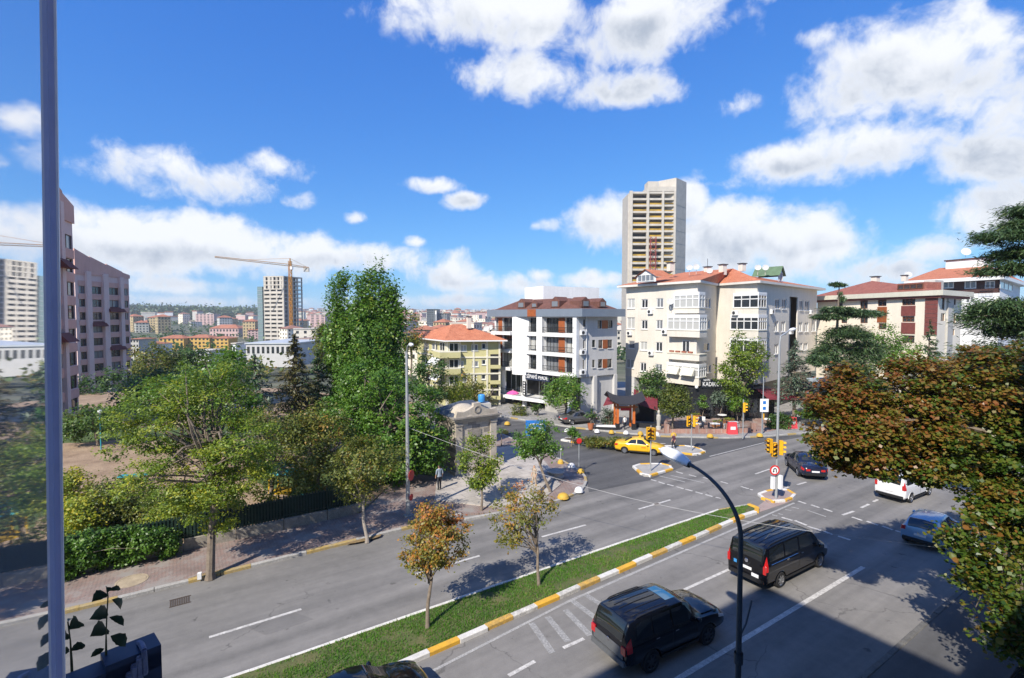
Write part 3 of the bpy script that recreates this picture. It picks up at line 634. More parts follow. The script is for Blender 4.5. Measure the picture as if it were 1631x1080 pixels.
    def dorm(u,v,w,h,fc=ff):
        dd=inn[0].lerp(inn[1],.5); fi=Fac(inn[0],inn[1]) if fc is ff else Fac(inn[1],inn[2]); s,z=fi.px(u,v); z=max(z,zr+.25)
        m=MB(); o=-.2; a=[fi.P(s-w/2,z,o),fi.P(s+w/2,z,o),fi.P(s+w/2,z+h*.6,o),fi.P(s,z+h,o),fi.P(s-w/2,z+h*.6,o)]; b=[q-fi.n*2.2 for q in a]
        m.poly(a); 
        for i in range(5): j=(i+1)%5; m.poly([a[j],a[i],b[i],b[j]])
        d=ob('dormer',m,TILEB,ro); ob('dormer_window',fbox(MB(),fi,s-w*.32,s+w*.32,z+.08,z+h*.55,o+.01,o+.03),WB,d)
    dorm(828,491,1.5,1.2); dorm(849,491,1.1,.9); dorm(882,489,1.5,1.3); 
    dorm(935,489,1.3,1.2,g); dorm(962,490,1.2,1.1,g)
    pc=C+Vector((1,3,0)); ob('stair_tower',MB().box((pc.x,pc.y,zr+1.7),(9.5,5,3.0),f.rz+R(75)),WHITE,root)
    # ground floor: recessed shop, columns, terrace slab
    fi=Fac(A-f.n*2.2,B-f.n*2.2-f.t*1.2); sh=MB(); wallq(sh,fi,0,fi.L,.1,ZB,[(1.0,4.0,1.3,4.3),(6.5,8.5,1.3,4.2),(8.9,13.2,1.3,4.2)],.1); ob('shop_wall',sh,BLACK,root)
    for rc,nv in (((1.0,4.0,1.3,4.3),3),((6.5,8.5,1.3,4.2),2),((8.9,13.2,1.3,4.2),4)): window(root,fi,rc,WD,PVC,nv,1,-.09,.07,name='shop_window')
    sd=MB(); gi=Fac(B-g.n*.3+g.t*.6,E-g.n*.3); wallq(sd,gi,0,gi.L,.1,ZB); fbox(sd,g,2.4,2.9,.1,ZB,-.28,.15); fbox(sd,g,g.L-.5,g.L,.1,ZB,-.28,.1); ob('ground_floor_wall',sd,GREYW,root)
    for u in (800.5,835,):
        s=U(u,2.5); ob('column',MB().tube([f.P(s,.1,-.1),f.P(s,ZB,-.1)],.33,10),WHITE,root,True)
    s=U(905,2.5); ob('column',fbox(MB(),f,s-.3,s+.3,.1,ZB,-.4,.1),WHITE,root)
    te=MB(); tp=[f.P(-.2,0,-2.1),f.P(-.2,0,.5),f.P(U(818,1),0,1.3),f.P(U(840,1),0,1.0),f.P(U(872,1),0,.5),f.P(U(872,1),0,-2.1)]; te.prism([(p.x,p.y) for p in tp],1.05,1.42,bottom=True); ob('terrace_slab',te,WHITE,root)
    railing(root,f,.2,U(833,1),1.42,.8,.45,RAIL,.2,'terrace_railing'); railing(root,f,U(840,1),U(870,1),1.42,.8,.4,RAIL,.2,'terrace_railing')
    st=MB()
    for k in range(7): fbox(st,f,U(872,1)+.05+.33*k,U(872,1)+.05+.33*(k+1),.1,1.42-.19*k,-1.8,.5)
    ob('stairs',st,CONC,root)
    # signboard
    s0,s1=U(838,4.2),U(876,4.2); sb=fbox(MB(),f,s0,s1,3.75,ZB-.06,.02,.14); bo=tag(ob('sign_board',sb,M('sign_navy',(.02,.03,.06),.5,.1,2),root),'dark navy shop sign board')
    text('SİPAHİ PERDE',f,s0+.25,3.98,.16,(s1-s0)-.5,M('letters_white',(.8,.8,.8),.5,0),bo,hscale=1.15)
    vs=fbox(MB(),f,U(835.5,3),U(840.5,3),1.6,3.5,.3,.36); ob('banner',vs,BLACK,root)
    for k in range(5): ob('banner_letter',fbox(MB(),f,U(837,3),U(839,3),1.75+.35*k,1.95+.35*k,.365,.375),PVC,root)
    for z in (ZB+.35,ZB+2.75,ZB+5.1): acunit(root,g,.55,z,.01); 
    pp=MB().tube([g.P(1.15,ZB,.1),g.P(1.15,ZT,.1)],.05,6); ob('downpipe',pp,PVC,root)
white_building()

# ---------------------------------------------------------------- beige apartment building
def beige_building():
    A,B,Dp,E,Fp=XY(997,69),XY(1110,59.6),XY(1141,65.3),XY(1205,60),XY(1300,76)
    root=thing('apartment_building','beige plastered apartment block with terracotta hipped roof above black shops','building',(B.x,B.y,0))
    G1=Fp+(A-B)*1.15; G0=A+(Fp-E)*.95
    fa,fb,fc,fd=Fac(A,B),Fac(B,Dp),Fac(Dp,E),Fac(E,Fp); Z0,Z1=3.9,16.0
    def z5(x0,y0,x1,y1): return (980+x0/7.712,420+y0/7.712,980+x1/7.712,420+y1/7.712)
    def z7(x0,y0,x1,y1): return (980+x0/7.2,540+y0/7.2,980+x1/7.2,540+y1/7.2)
    def z6(x0,y0,x1,y1): return (1140+x0/7.717,420+y0/7.717,1140+x1/7.717,420+y1/7.717)
    WA=[(z5(150,430,240,550),2),(z5(320,435,400,545),2),(z5(505,425,590,540),2),(z5(145,660,240,800),2),(z5(320,692,397,805),2),(z5(503,692,582,805),2),
        (z7(285,30,366,130),2),(z7(462,35,540,143),2),(z7(150,20,222,110),1),(z7(125,228,215,333),2),(z7(285,270,356,373),2),(z7(458,287,537,380),2)]
    WB_=[(z5(1105,425,1170,545),2),(z5(1097,692,1160,800),2),(z7(1017,48,1076,138),1),(z7(1020,305,1095,390),2)]
    WC_=[(z6(240,430,285,530),1),(z6(225,705,318,812),2),(z6(228,988,305,1055),2)]
    WD_=[(z6(730,432,790,556),2),(z6(815,432,870,560),2),(z6(1030,452,1077,576),2),(z6(1097,456,1150,580),2),(z6(720,705,770,835),2),(z6(805,708,855,836),2),(z6(1017,718,1065,836),2),(z6(1092,718,1140,836),2),(z6(1175,680,1235,832),2),
        (z6(720,985,770,1110),2),(z6(1085,972,1130,1060),2),(z6(1030,972,1068,1060),2)]
    for f,ws in ((fa,WA),(fb,WB_),(fc,WC_),(fd,WD_)):
        rs=[(f.rect(*w),nv) for w,nv in ws]; m=MB(); hl=[r for r,_ in rs]
        if f is fd: q=f.rect(*z6(897,408,1000,1300)); hl=hl+[(q[0],q[1],Z0,q[3])]
        wallq(m,f,0,f.L,Z0,Z1,hl,.16); ob('wall',m,BEIGE,root)
        if f is fd: ob('light_well',fbox(MB(),f,q[0],q[1],Z0,q[3],-1.2,-.9),STREAK,root)
        for k,(r,nv) in enumerate(rs): window(root,f,r,[WC,WB,WD][(k*5+len(ws))%3] if f is fa or f is fb else WB,PVC,nv,1,-.12,.09,PVC)
    m=MB()
    for a,b in ((Fp,G1),(G1,G0),(G0,A)): m.poly([(a.x,a.y,Z0),(b.x,b.y,Z0),(b.x,b.y,Z1),(a.x,a.y,Z1)])
    fpz=[A,B,Dp,E,Fp,G1,G0]; m.poly([(p.x,p.y,Z0) for p in fpz]); m.poly([(p.x,p.y,Z1) for p in fpz]); ob('wall',m,BEIGE,root)
    # bays: (facade pair corner) glazed boxes wrapping the corner
    def bay(f1,s1a,f2,s2b,zb,zw,zt,o=.75,nv=4,nv2=3,glass=WB,awn=False,openb=False):
        c=f1.P(f1.L,0,0); p=[f1.P(s1a,0,.01),f1.P(s1a,0,o),f1.P(f1.L,0,o)+f2.n*o,f2.P(s2b,0,o),f2.P(s2b,0,.01)]
        b=MB().prism([(q.x,q.y) for q in p],zb,zw-.02,bottom=True); bo=ob('bay',b,BEIGE,root)
        lip=MB().prism([(q.x,q.y) for q in [f1.P(s1a-.06,0,.01),f1.P(s1a-.06,0,o+.07),f1.P(f1.L,0,o+.07)+f2.n*(o+.07),f2.P(s2b+.06,0,o+.07),f2.P(s2b+.06,0,.01)]],zw-.02,zw+.06,bottom=True); ob('sill',lip,IVORY,bo)
        if openb: return bo
        tb=MB().prism([(q.x,q.y) for q in p],zt,zt+.3,bottom=True); ob('bay_top',tb,PVC,bo)
        fL=Fac(p[1],p[2]); fR=Fac(p[2],p[3])
        window(root,fL,(.02,fL.L-.02,zw+.06,zt),glass,PVC,nv,2,-.06,.1); window(root,fR,(.02,fR.L-.02,zw+.06,zt),glass,PVC,nv2,2,-.06,.1)
        fl=MB(); fS=Fac(p[0],p[1]); window(root,fS,(.02,fS.L-.02,zw+.06,zt),glass,PVC,1,2,-.03,.1)
        return bo
    sA1=fa.px(1078,480)[0]; sA2=fa.px(1070,515)[0]; sB=1.0
    def zz(v,d): return 12-(v-505)*d/800
    bay(fa,sA1,fb,sB,zz(499,60),zz(491,60),zz(469.5,60),.6,4,2,WC)
    bay(fa,sA2,fb,sB,zz(537,60),zz(526.5,60),zz(505,60),.85,5,3,WC)
    bay(fa,sA2,fb,sB,zz(574,60),zz(564,60),0,.85,openb=True)
    bay(fa,sA2,fb,sB,zz(613,60),zz(600.5,60),zz(583,60),.85,4,3,WC)
    # striped slanting blinds of the lowest bay
    for f1,s0,s1 in ((fa,sA2,fa.L+.6),):
        for k in range(2):
            a=s0+.2+k*(s1-s0)*.5; b=a+(s1-s0)*.42; z0,z1=zz(597,60),zz(585,60)
            mb=MB(); mb.poly([f1.P(a,z1,.95),f1.P(b,z1,.95),f1.P(b,z0,1.5),f1.P(a,z0,1.5)]); mb.poly([f1.P(a,z1,.95),f1.P(a,z0,1.5),f1.P(a,z0,.95)]); mb.poly([f1.P(b,z1,.95),f1.P(b,z0,.95),f1.P(b,z0,1.5)]); ob('awning',mb,IVORY,root)
    d=MB(); fbox(d,fa,sA2,fa.L,zz(564,60)+.06,zz(540,60),-.02,.012); ob('balcony_back',d,BEIGE,root)
    window(root,fa,(fa.L-2.0,fa.L-.9,zz(563,60)+.08,zz(543,60)),WD,PVC,2,1,.03,.08)
    for k in range(4): pl=fa.P(sA2+.6+k*.9,zz(563.5,60)+.08,.7); ob('flower_box',MB().box(pl+Vector((0,0,.12)),(.6,.22,.2),fa.rz),M('flower_box_terracotta',(.3,.1,.06),.8,.2,4),root)
    sC1=fc.px(1172,480)[0]
    bay(fc,sC1,fd,1.7,zz(503,60),zz(491,60),zz(469.5,60),.5,3,3,WD)
    bay(fc,sC1-.3,fd,1.7,zz(540,60),zz(526.5,60),zz(505,60),.6,4,4,WD)
    bay(fc,sC1-.3,fd,1.7,zz(576,60),zz(564,60),zz(542,60),.6,4,4,WD)
    for u,v in ((1038,566),(1037,500),(1060,532)): s_,z_=fa.px(u,v); acunit(root,fa,s_,z_,.01)
    for u,v in ((1258,532),(1290,500),(1228,500)): s_,z_=fd.px(u,v); acunit(root,fd,s_,z_,.01)
    acunit(root,fa,.8,fa.px(1002,534)[1],.01); acunit(root,fc,sC1+.5,zz(502,60),.55); acunit(root,fb,1.5,zz(536,61),.0)
    for f,u,v in ((fa,1036,483),(fa,1072,481)):
        s,z=f.px(u,v); dish(root,f.P(s,z,.5),.55) if u>1050 else None
    # roof
    ev=[A-fa.t*.9+fa.n*.9,B+fa.n*.9+fb.n*.9,Dp+fb.n*.55+fc.n*.55,E+fc.n*.9+fd.n*.9,Fp+fd.n*.9+fd.t*.9,G1+fd.t*.9-fa.n*.9,G0-fa.n*.9-fa.t*.9]
    rg=[A.lerp(G1,.36)+Vector((1.5,-1,0)),Dp.lerp(G1,.40),E.lerp(G0,.36)]
    ro=hip_roof(root,ev,rg,16.3,18.6,TILE,thick=.28,soffit=M('eave_white',(.62,.59,.53),.8,.08,1))
    # dormers
    def gable(u,v0,dep,w,h,mat,dz=.0,dirv=None):
        p=D(u,v0,dep); dv=(dirv or -fa.n).normalized(); t=Vector((-dv.y,dv.x,0)); t=-t
        ff=Fac(p-t*w/2,p+t*w/2); m=MB(); a=[ff.P(0,p.z,0),ff.P(w,p.z,0),ff.P(w,p.z+h*.45,0),ff.P(w/2,p.z+h,0),ff.P(0,p.z+h*.45,0)]; m.poly(a)
        o=ob('dormer',m,PVC,ro); r=MB(); e=.3
        for s in (0,1):
            x=-e if s==0 else w+e; r.poly([ff.P(x,p.z+h*.45-.12,e),ff.P(w/2,p.z+h+.06,e),ff.P(w/2,p.z+h+.06,-3.2),ff.P(x,p.z+h*.45-.12,-3.2)])
        ob('dormer_roof',r,mat,o); window(root,ff,(.25,w-.25,p.z+.1,p.z+h*.6),WB,PVC,4,1,.03,.07,name='dormer_window')
    gable(1029,449.5,64.5,3.2,1.6,TILE); gable(1243,449,66,1.8,2.0,M('roof_green',(.10,.16,.09),.7,.2,2),dirv=-fd.n)
    for u,v,dp,h in ((1151,438,66,1.3),(1182,432,70,1.0),(1068,432,68,1.1),(1127,436,70,.9)): chimney(root,D(u,v,dp),.7,h)
    for u,v,dp in ((1098,427,66),(1109,426,66),(1207,427,65),(1219,427,65),(1130,432,66)): dish(root,D(u,v,dp),.5)
    ob('aerial',MB().tube([D(1127,432,68),D(1127,412,68)],.03,5),RAIL,root)
    # ground floor
    gi=[A-fa.n*1.0+fa.t*.3,B-fa.n*1.0-fb.n*.4,Dp-fb.n*.4,E-fd.n*.5,Fp-fd.n*.5]
    m=MB()
    for a,b in zip(gi,gi[1:]): m.poly([(a.x,a.y,.1),(b.x,b.y,.1),(b.x,b.y,Z0),(a.x,a.y,Z0)])
    ob('ground_floor_wall',m,BLACK,root)
    ob('ground_floor_wall',fbox(MB(),fa,-.0,1.6,.1,Z0-.01,-.95,-.02),GREYW,root)
    fg=Fac(gi[0],gi[1])
    for k in range(4): window(root,fg,(2.2+k*2.3,4.2+k*2.3,.6,3.3),WD,DARKF,2,1,.02,.07,name='shop_window')
    # single-storey shop filling the notch, with the restaurant sign
    s0,s1=XY(1101,58.6),XY(1236,58.4); fs=Fac(s0,s1); m=MB(); m.obox(fs.P(0,.1,0),fs.t*fs.L,-fs.n*7,Vector((0,0,3.55))); ob('shop_front',m,BLACK,root)
    def U(u): return fs.px(u,600)[0]
    bd=fbox(MB(),fs,U(1116),U(1200),fs.px(1160,618)[1],fs.px(1160,602)[1]-.15,.02,.12); bo=tag(ob('sign_board',bd,M('sign_black',(.012,.014,.018),.4,.1,2),root),'black restaurant sign board with white lettering')
    LW=M('letters_white',(.8,.8,.8),.5,0)
    text('KADIKÖY DOSTLAR',fs,U(1119),fs.px(1160,615)[1],.14,U(1185)-U(1119),LW,bo,hscale=1.35); text('tarihi',fs,U(1120),fs.px(1160,606.5)[1],.14,.75,LW,bo)
    for k in range(7): window(root,fs,(U(1103+k*18),U(1118+k*18),.35,2.5),WD,DARKF,2,1,.02,.07,name='shop_window')
    ob('globe_lamp',MB().lathe(fs.P(U(1108),fs.px(1108,616)[1],.35),[(0,-.2),(.14,-.14),(.2,0),(.14,.14),(0,.2)],12),PVC,root,True)
    # maroon awning over the terrace
    a0,a1=U(1203),U(1262); za=fs.px(1235,619)[1]; zb=fs.px(1235,631)[1]; AW=M('awning_maroon',(.17,.025,.035),.8,.2,3)
    m=MB(); m.poly([fs.P(a0,za,.05),fs.P(a1,za,.05),fs.P(a1+.3,zb+.35,3.2),fs.P(a0-.2,zb+.35,3.2)]); m.poly([fs.P(a0-.2,zb+.35,3.2),fs.P(a1+.3,zb+.35,3.2),fs.P(a1+.3,zb+.1,3.2),fs.P(a0-.2,zb+.1,3.2)]); ob('awning',m,AW,root)
    dm=MB(); c=D(1280,622,58.5); 
    dm.lathe(c,[(1.15,0),(1.05,.45),(.75,.85),(.3,1.05),(0,1.1)],14); ob('awning_dome',dm,M('awning_taupe',(.10,.09,.08),.8,.15,3),root,True)
beige_building()

# ---------------------------------------------------------------- olive-yellow house
def yellow_house():
    K0,K1,K2=XY(664,77),XY(711,67),XY(797,67.6); root=thing('apartment_house','olive yellow apartment house with white bands and terracotta hipped roof','building',(K1.x,K1.y,0))
    fl,fr=Fac(K0,K1),Fac(K1,K2); ze=8.75; 
    def zb(x0,y0,x1,y1): return (640+x0/6.35,480+y0/6.35,640+x1/6.35,480+y1/6.35)
    for f,ws in ((fl,[(220,425,275,488,2),(300,430,360,492,2),(230,590,290,640,2),(300,600,360,650,2)]),(fr,[(565,440,655,505,3),(705,435,770,500,2),(808,425,848,482,1),(570,603,625,665,2),(710,605,775,662,2),(808,590,850,640,1),(600,760,660,815,2),(705,740,760,815,2),(805,740,848,790,1)])):
        rs=[(f.rect(*zb(*w[:4])),w[4]) for w in ws]; m=MB(); wallq(m,f,0,f.L,-.1,ze,[r for r,_ in rs],.14); ob('wall',m,OLIVE,root)
        for k,(r,nv) in enumerate(rs): window(root,f,r,[WC,WB,WD][k%3],PVC,nv,1,-.11,.08,PVC)
        for z in (2.1,4.3,6.5): ob('band',fbox(MB(),f,-.05,f.L+.05,z,z+.2,.006,.12),IVORY,root)
        n=4 if f is fr else 3
        for k in range(n+1): s=min(f.L-.25,max(0,f.L*k/n-.12)); ob('pilaster',fbox(MB(),f,s,s+.25,-.05,ze,.008,.07),IVORY,root)
    # corner balconies
    for i,z in enumerate((6.7,4.5,2.3)):
        p=[fl.P(fl.L-2.6,0,.01),fl.P(fl.L-2.6,0,.9),fl.P(fl.L,0,.9)+fr.n*.9,fr.P(1.9,0,.9),fr.P(1.9,0,.01)]
        b=MB().prism([(q.x,q.y) for q in p],z-.1,z+.65,bottom=True); bo=ob('balcony',b,OLIVE,root)
        ob('balcony_rim',MB().prism([(q.x,q.y) for q in p],z+.65,z+.75),IVORY,bo)
        window(root,fr,(.35,1.6,z+.1,z+1.85),WD,PVC,2,1,.03,.07); window(root,fl,(fl.L-2.2,fl.L-.5,z+.1,z+1.85),WD,PVC,2,1,.03,.07)
        if i: 
            m=MB(); m.poly([fl.P(fl.L-2.8,z+2.0,.95),fl.P(fl.L+.2,z+2.0,.95),fl.P(fl.L+.3,z+1.3,1.7),fl.P(fl.L-2.8,z+1.3,1.7)]); ob('awning',m,PVC,root)
    # loggias: flat dark panels put the recess shade into colour
    s0=fr.px(781,560)[0]; 
    for z in (1.0,3.1,5.2): ob('loggia_shade',fbox(MB(),fr,s0,fr.L-.05,z+.25,z+1.8,.0,.02),WDK,root); ob('loggia_parapet',fbox(MB(),fr,s0-.1,fr.L,z-.1,z+.35,.03,.5),OLIVE,root)
    B1,B0=K2+(K0-K1)*1.1,K0+(K2-K1)*.9; m=MB()
    for a,b in ((K2,B1),(B1,B0),(B0,K0)): m.poly([(a.x,a.y,-.1),(b.x,b.y,-.1),(b.x,b.y,ze),(a.x,a.y,ze)])
    ob('wall',m,OLIVE,root)
    C=(K0+K1+K2+B0+B1)/5; ev=[p+(p-C).normalized()*1.3 for p in (K0,K1,K2,B1,B0)]
    ro=hip_roof(root,ev,[K1.lerp(B0,.42),K2.lerp(B1,.42)-Vector((3,0,0))],8.95,11.0,TILE,soffit=PVC)
    chimney(root,D(747,523,70),.55,1.6); dish(root,D(775,524,72),.55); dish(root,D(782,522,72),.5)
yellow_house()

# ---------------------------------------------------------------- cream building behind the cedar
def cream_building():
    A,B,E=XY(1301,79),XY(1492,60.5),XY(1530,66); root=thing('apartment_building','cream building with maroon panels and brown windows behind the cedar','building',(B.x,B.y,0))
    f,g=Fac(A,B),Fac(B,E); zt=14.6
    def z3(x0,y0,x1,y1): return (1270+x0/4.155,380+y0/4.155,1270+x1/4.155,380+y1/4.155)
    ws=[(275,400,300,450,1),(415,395,466,465,2),(532,395,590,448,2),(692,392,780,442,3),(692,515,775,552,3),(535,560,588,600,2),(415,500,466,560,2),(692,640,775,690,3),(415,620,466,680,2),(290,500,330,560,1)]
    rs=[(f.rect(*z3(*w[:4])),w[4]) for w in ws]; m=MB(); wallq(m,f,0,f.L,-.1,zt,[r for r,_ in rs],.18); ob('wall',m,CREAM,root)
    for r,nv in rs: window(root,f,r,WD,BRNF,nv,2,-.14,.09)
    for i,(x0,y0,x1,y1) in enumerate([(688,445,782,512),(530,452,592,555),(688,556,780,630),(690,385,782,391)]):
        q=f.rect(*z3(x0,y0,x1,y1)); ob('cladding_panel',fbox(MB(),f,q[0],q[1],q[2],q[3],.005,.05),MAROON if i!=1 else ORANGE,root)
    q=f.rect(*z3(845,378,930,640)); n=9
    for k in range(n): z=q[2]+(q[3]-q[2])*k/n; ob('cladding_panel',fbox(MB(),f,q[0],f.L+.05,z,z+(q[3]-q[2])/n-.04,.005,.06),MAROON,root)
    gr=[g.rect(*z3(*w)) for w in ((948,390,975,470),(1030,400,1050,440),(950,495,975,545),(1030,500,1048,560),(1020,600,1040,640))]
    m=MB(); wallq(m,g,0,g.L,-.1,zt,gr,.16); ob('wall',m,CREAM,root)
    for r in gr: window(root,g,r,WD,BRNF,1,1,-.12,.07)
    q=g.rect(*z3(985,380,1020,640)); ob('stone_strip',fbox(MB(),g,q[0],q[1],1,zt-.1,.005,.2),STREAK,root)
    G1,G0=E+(A-B)*.9,A+(E-B)*2; m=MB()
    for a,b in ((E,G1),(G1,G0),(G0,A)): m.poly([(a.x,a.y,-.1),(b.x,b.y,-.1),(b.x,b.y,zt),(a.x,a.y,zt)])
    ob('wall',m,CREAM,root)
    P=[A-f.t*.8,B,E+g.t*.8,G1,G0]; C=sum((p for p in P),Vector((0,0,0)))/5; ev=[p+(p-C).normalized()*1.1 for p in P]
    ob('cornice',MB().prism([(p.x,p.y) for p in ev],zt,zt+.62,bottom=True),IVORY,root); ob('cornice_band',MB().prism([(p.x,p.y) for p in [p+(p-C).normalized()*.7 for p in P]],zt-.28,zt-.005,bottom=True),MAROON,root)
    ev2=[p+(p-C).normalized()*.3 for p in P]
    ro=hip_roof(root,ev2,[A.lerp(G0,.45)+f.t*4,B.lerp(G1,.45)-f.t*3.5],zt+.65,zt+2.7,TILER,thick=.02)
    fi=Fac(ev2[0],ev2[1]); s0,s1=fi.px(1424,457)[0],fi.px(1467,457)[0]; dm=fbox(MB(),fi,s0,s1,zt+.7,zt+1.75,-3,-.5); do=ob('dormer',dm,TILER,ro); window(root,fi,(s0+.1,s1-.1,zt+.95,zt+1.6),WD,BRNF,4,1,-.47,.1,name='dormer_window')
    chimney(root,D(1394,455,75),.8,1.3); chimney(root,D(1441,448,72),.6,.8); dish(root,D(1446,438,74),.6)
    ob('roof_terrace_wall',MB().box(D(1487,455,64),(2.2,1.2,1.3),.5),STREAK,root)
    # blue-grey garden annex
    a,b=XY(1296,60),XY(1332,61); fz=Fac(a,b); w=MB(); fbox(w,fz,0,fz.L,.1,4.6,-.8,0); tag(ob('garden_wall',w,M('plaster_bluegrey',(.36,.42,.47),.9,.1,1)),'tall blue grey rendered wall beside the cedar trunk','wall')
cream_building()

def brown_building():
    A,B,E=XY(1446,86),XY(1590,75),XY(1622,92); root=thing('apartment_building','white block with dark brown top storey and terracotta roof','building',(B.x,B.y,0))
    f,g=Fac(A,B),Fac(B,E)
    def z3(x0,y0,x1,y1): return (1270+x0/4.155,380+y0/4.155,1270+x1/4.155,380+y1/4.155)
    zs=f.px(1540,468)[1]; ze=17.6
    rs=[f.rect(*z3(*w)) for w in ((962,282,1036,330),(1105,276,1185,332),(1240,280,1308,330))]; r2=[f.rect(*z3(*w)) for w in ((1110,376,1172,428),(1098,576,1162,602),(1110,480,1172,530))]
    m=MB(); wallq(m,f,0,f.L,zs,ze,rs,.15); ob('wall',m,BROWN,root); m=MB(); wallq(m,f,0,f.L,-.1,zs-.004,r2,.15); ob('wall',m,WHITE,root)
    for r in rs+r2: window(root,f,r,WB,PVC,2,1,-.1,.16)
    m=MB(); wallq(m,g,0,g.L,zs,ze); ob('wall',m,WHITE,root); m=MB(); wallq(m,g,0,g.L,-.1,zs-.004); ob('wall',m,WHITE,root)
    G1,G0=E+(A-B),A+(E-B); m=MB()
    for a,b in ((E,G1),(G1,G0),(G0,A)): m.poly([(a.x,a.y,-.1),(b.x,b.y,-.1),(b.x,b.y,ze),(a.x,a.y,ze)])
    ob('wall',m,WHITE,root)
    P=[A,B,E,G1,G0]; C=sum(P,Vector((0,0,0)))/5; ev=[p+(p-C).normalized()*1.5 for p in P]
    ro=hip_roof(root,ev,[C-f.t*3.5,C+f.t*3.5],18.1,21.2,TILE,thick=.55,soffit=PVC)
    c=C+Vector((-.5,-2,0)); ob('roof_box',MB().box((c.x,c.y,21.0),(5.6,3,2.2),f.rz),PVC,root); ob('roof_box_cap',MB().box((c.x,c.y,22.2),(6,3.4,.2),f.rz),BROWN,root)
    dish(root,Vector((c.x-1.6,c.y-1,23.4)),.9); railing(root,f,f.px(1566,455)[0],f.px(1588,455)[0],zs+.2,.9,.8)
    p=g.rect(1592,449,1612,462); window(root,g,p,WB,PVC,3,1,.03,.12)
brown_building()

# ---------------------------------------------------------------- pink apartment towers by the park
def pink(A,B,top,base,fh,cols,pil,name_label,zl,awn,dep=14,tiltB=0.,pd=.5,steps=()):
    root=thing('apartment_tower',name_label,'building',(A.x,A.y,0)); f=Fac(A,B); zt=top
    hol=[]
    nf=int((zt-zl)/fh)
    for (u0,u1,skip) in cols:
        s0=f.px(u0,505)[0]; s1=f.px(u1,505)[0]
        for k in range(nf):
            if k in skip: continue
            z=zl+k*fh; 
            if z+fh>zt-.3: continue
            hol.append((s0,s1,z+.75,z+fh-.35))
    m=MB(); wallq(m,f,0,f.L,base,zt,hol,.2); 
    q=[A,B,B-f.n*dep,A-f.n*dep]
    for a,b in zip(q[1:],q[2:]+q[:1]): m.poly([(a.x,a.y,base),(b.x,b.y,base),(b.x,b.y,zt),(a.x,a.y,zt)])
    m.poly([(p.x,p.y,zt) for p in q]); ob('wall',m,PINKG,root)
    rr=random.Random(3)
    for h in hol: window(root,f,h,WD if rr.random()<.75 else WB,BRNF,2 if h[1]-h[0]>1.2 else 1,1,-.16,.07)
    for (u0,u1) in [(c[0],c[1]) for c in cols]:
        s0=f.px(u0,505)[0]; s1=f.px(u1,505)[0]
        for k in range(nf): z=zl+k*fh; ob('spandrel',fbox(MB(),f,s0-.15,s1+.15,z-.3,z+.68,.006,.09),PINK,root) if z+.7<zt else None
    for (u0,u1,zz_) in pil:
        s0=f.px(u0,505)[0]; s1=f.px(u1,505)[0]; ob('pilaster',fbox(MB(),f,s0,s1,base,zz_,.012,pd),PINKG,root)
    RED=M('tile_hood_red',(.15,.035,.03),.8,.2,4)
    for (u0,u1,v) in awn:
        s0,z=f.px(u0,v); s1=f.px(u1,v)[0]; mm=MB(); mm.poly([f.P(s0,z,1.2),f.P(s1,z,1.2),f.P(s1,z+1.,.3),f.P(s0,z+1.,.3)]); mm.poly([f.P(s0,z,1.2),f.P(s0,z+1.,.3),f.P(s0,z,.02)]); mm.poly([f.P(s1,z,1.2),f.P(s1,z,.02),f.P(s1,z+1.,.3)]); mm.poly([f.P(s0,z,1.2),f.P(s0,z,.02),f.P(s1,z,.02),f.P(s1,z,1.2)]); ob('tiled_hood',mm,RED,root)
    for (u0,u1,za,zb_) in steps:
        s0=f.px(u0,505)[0]; s1=f.px(u1,505)[0]; c_=MB(); c_.hexa([f.P(s0,zt-.9,.16),f.P(s1,zt-.9,.16),f.P(s1,zt-.9,-dep+1),f.P(s0,zt-.9,-dep+1),f.P(s0,za,.16),f.P(s1,zb_,.16),f.P(s1,zt-.2,-dep+1),f.P(s0,zt-.2,-dep+1)]); ob('parapet',c_,PINK,root)
    if steps: return root,f
    cap=MB(); cap.hexa([f.P(-.1,zt,.15),f.P(f.L+.1,zt,.15),f.P(f.L+.1,zt,-dep),f.P(-.1,zt,-dep),f.P(-.1,zt+1.6,.15),f.P(f.L+.1,zt+1.0-tiltB,.15),f.P(f.L+.1,zt+.2,-dep),f.P(-.1,zt+.2,-dep)]); ob('parapet',cap,PINK,root)
    return root,f
P0,P1=XY(58,48.5),XY(121,57.5)
pink(P0,P1,23.5,-.1,2.62,[(104,119.5,()),(91,97,(5,6,7,8))],[(79,89,24.6),(97.5,103,24.4)],'tall dusty pink apartment tower with stepped top beside the park',.55,[(88,104,425),(88,106,546)],14,0.,.3,((58,88,27.5,26.3),(88,104,26.4,25.6),(104,121.5,25.4,24.6)))
Q0,Q1=XY(122,97),XY(207.5,109)
pink(Q0,Q1,21.2,-4,2.58,[(127,137,()),(147,163,()),(172,190,()),(197,205,())],[(136.5,144,21.0),(163.5,171.5,20.8),(190,195.5,20.4)],'lower dusty pink apartment wing with row of pilasters',-2.2,[(170,194,497),(172,196,558),(144,166,520)],16,.6,.55,((121,145,25.2,23.8),(145,171,24.0,22.7),(171,196,22.9,21.6),(196,208,21.5,21.0)))
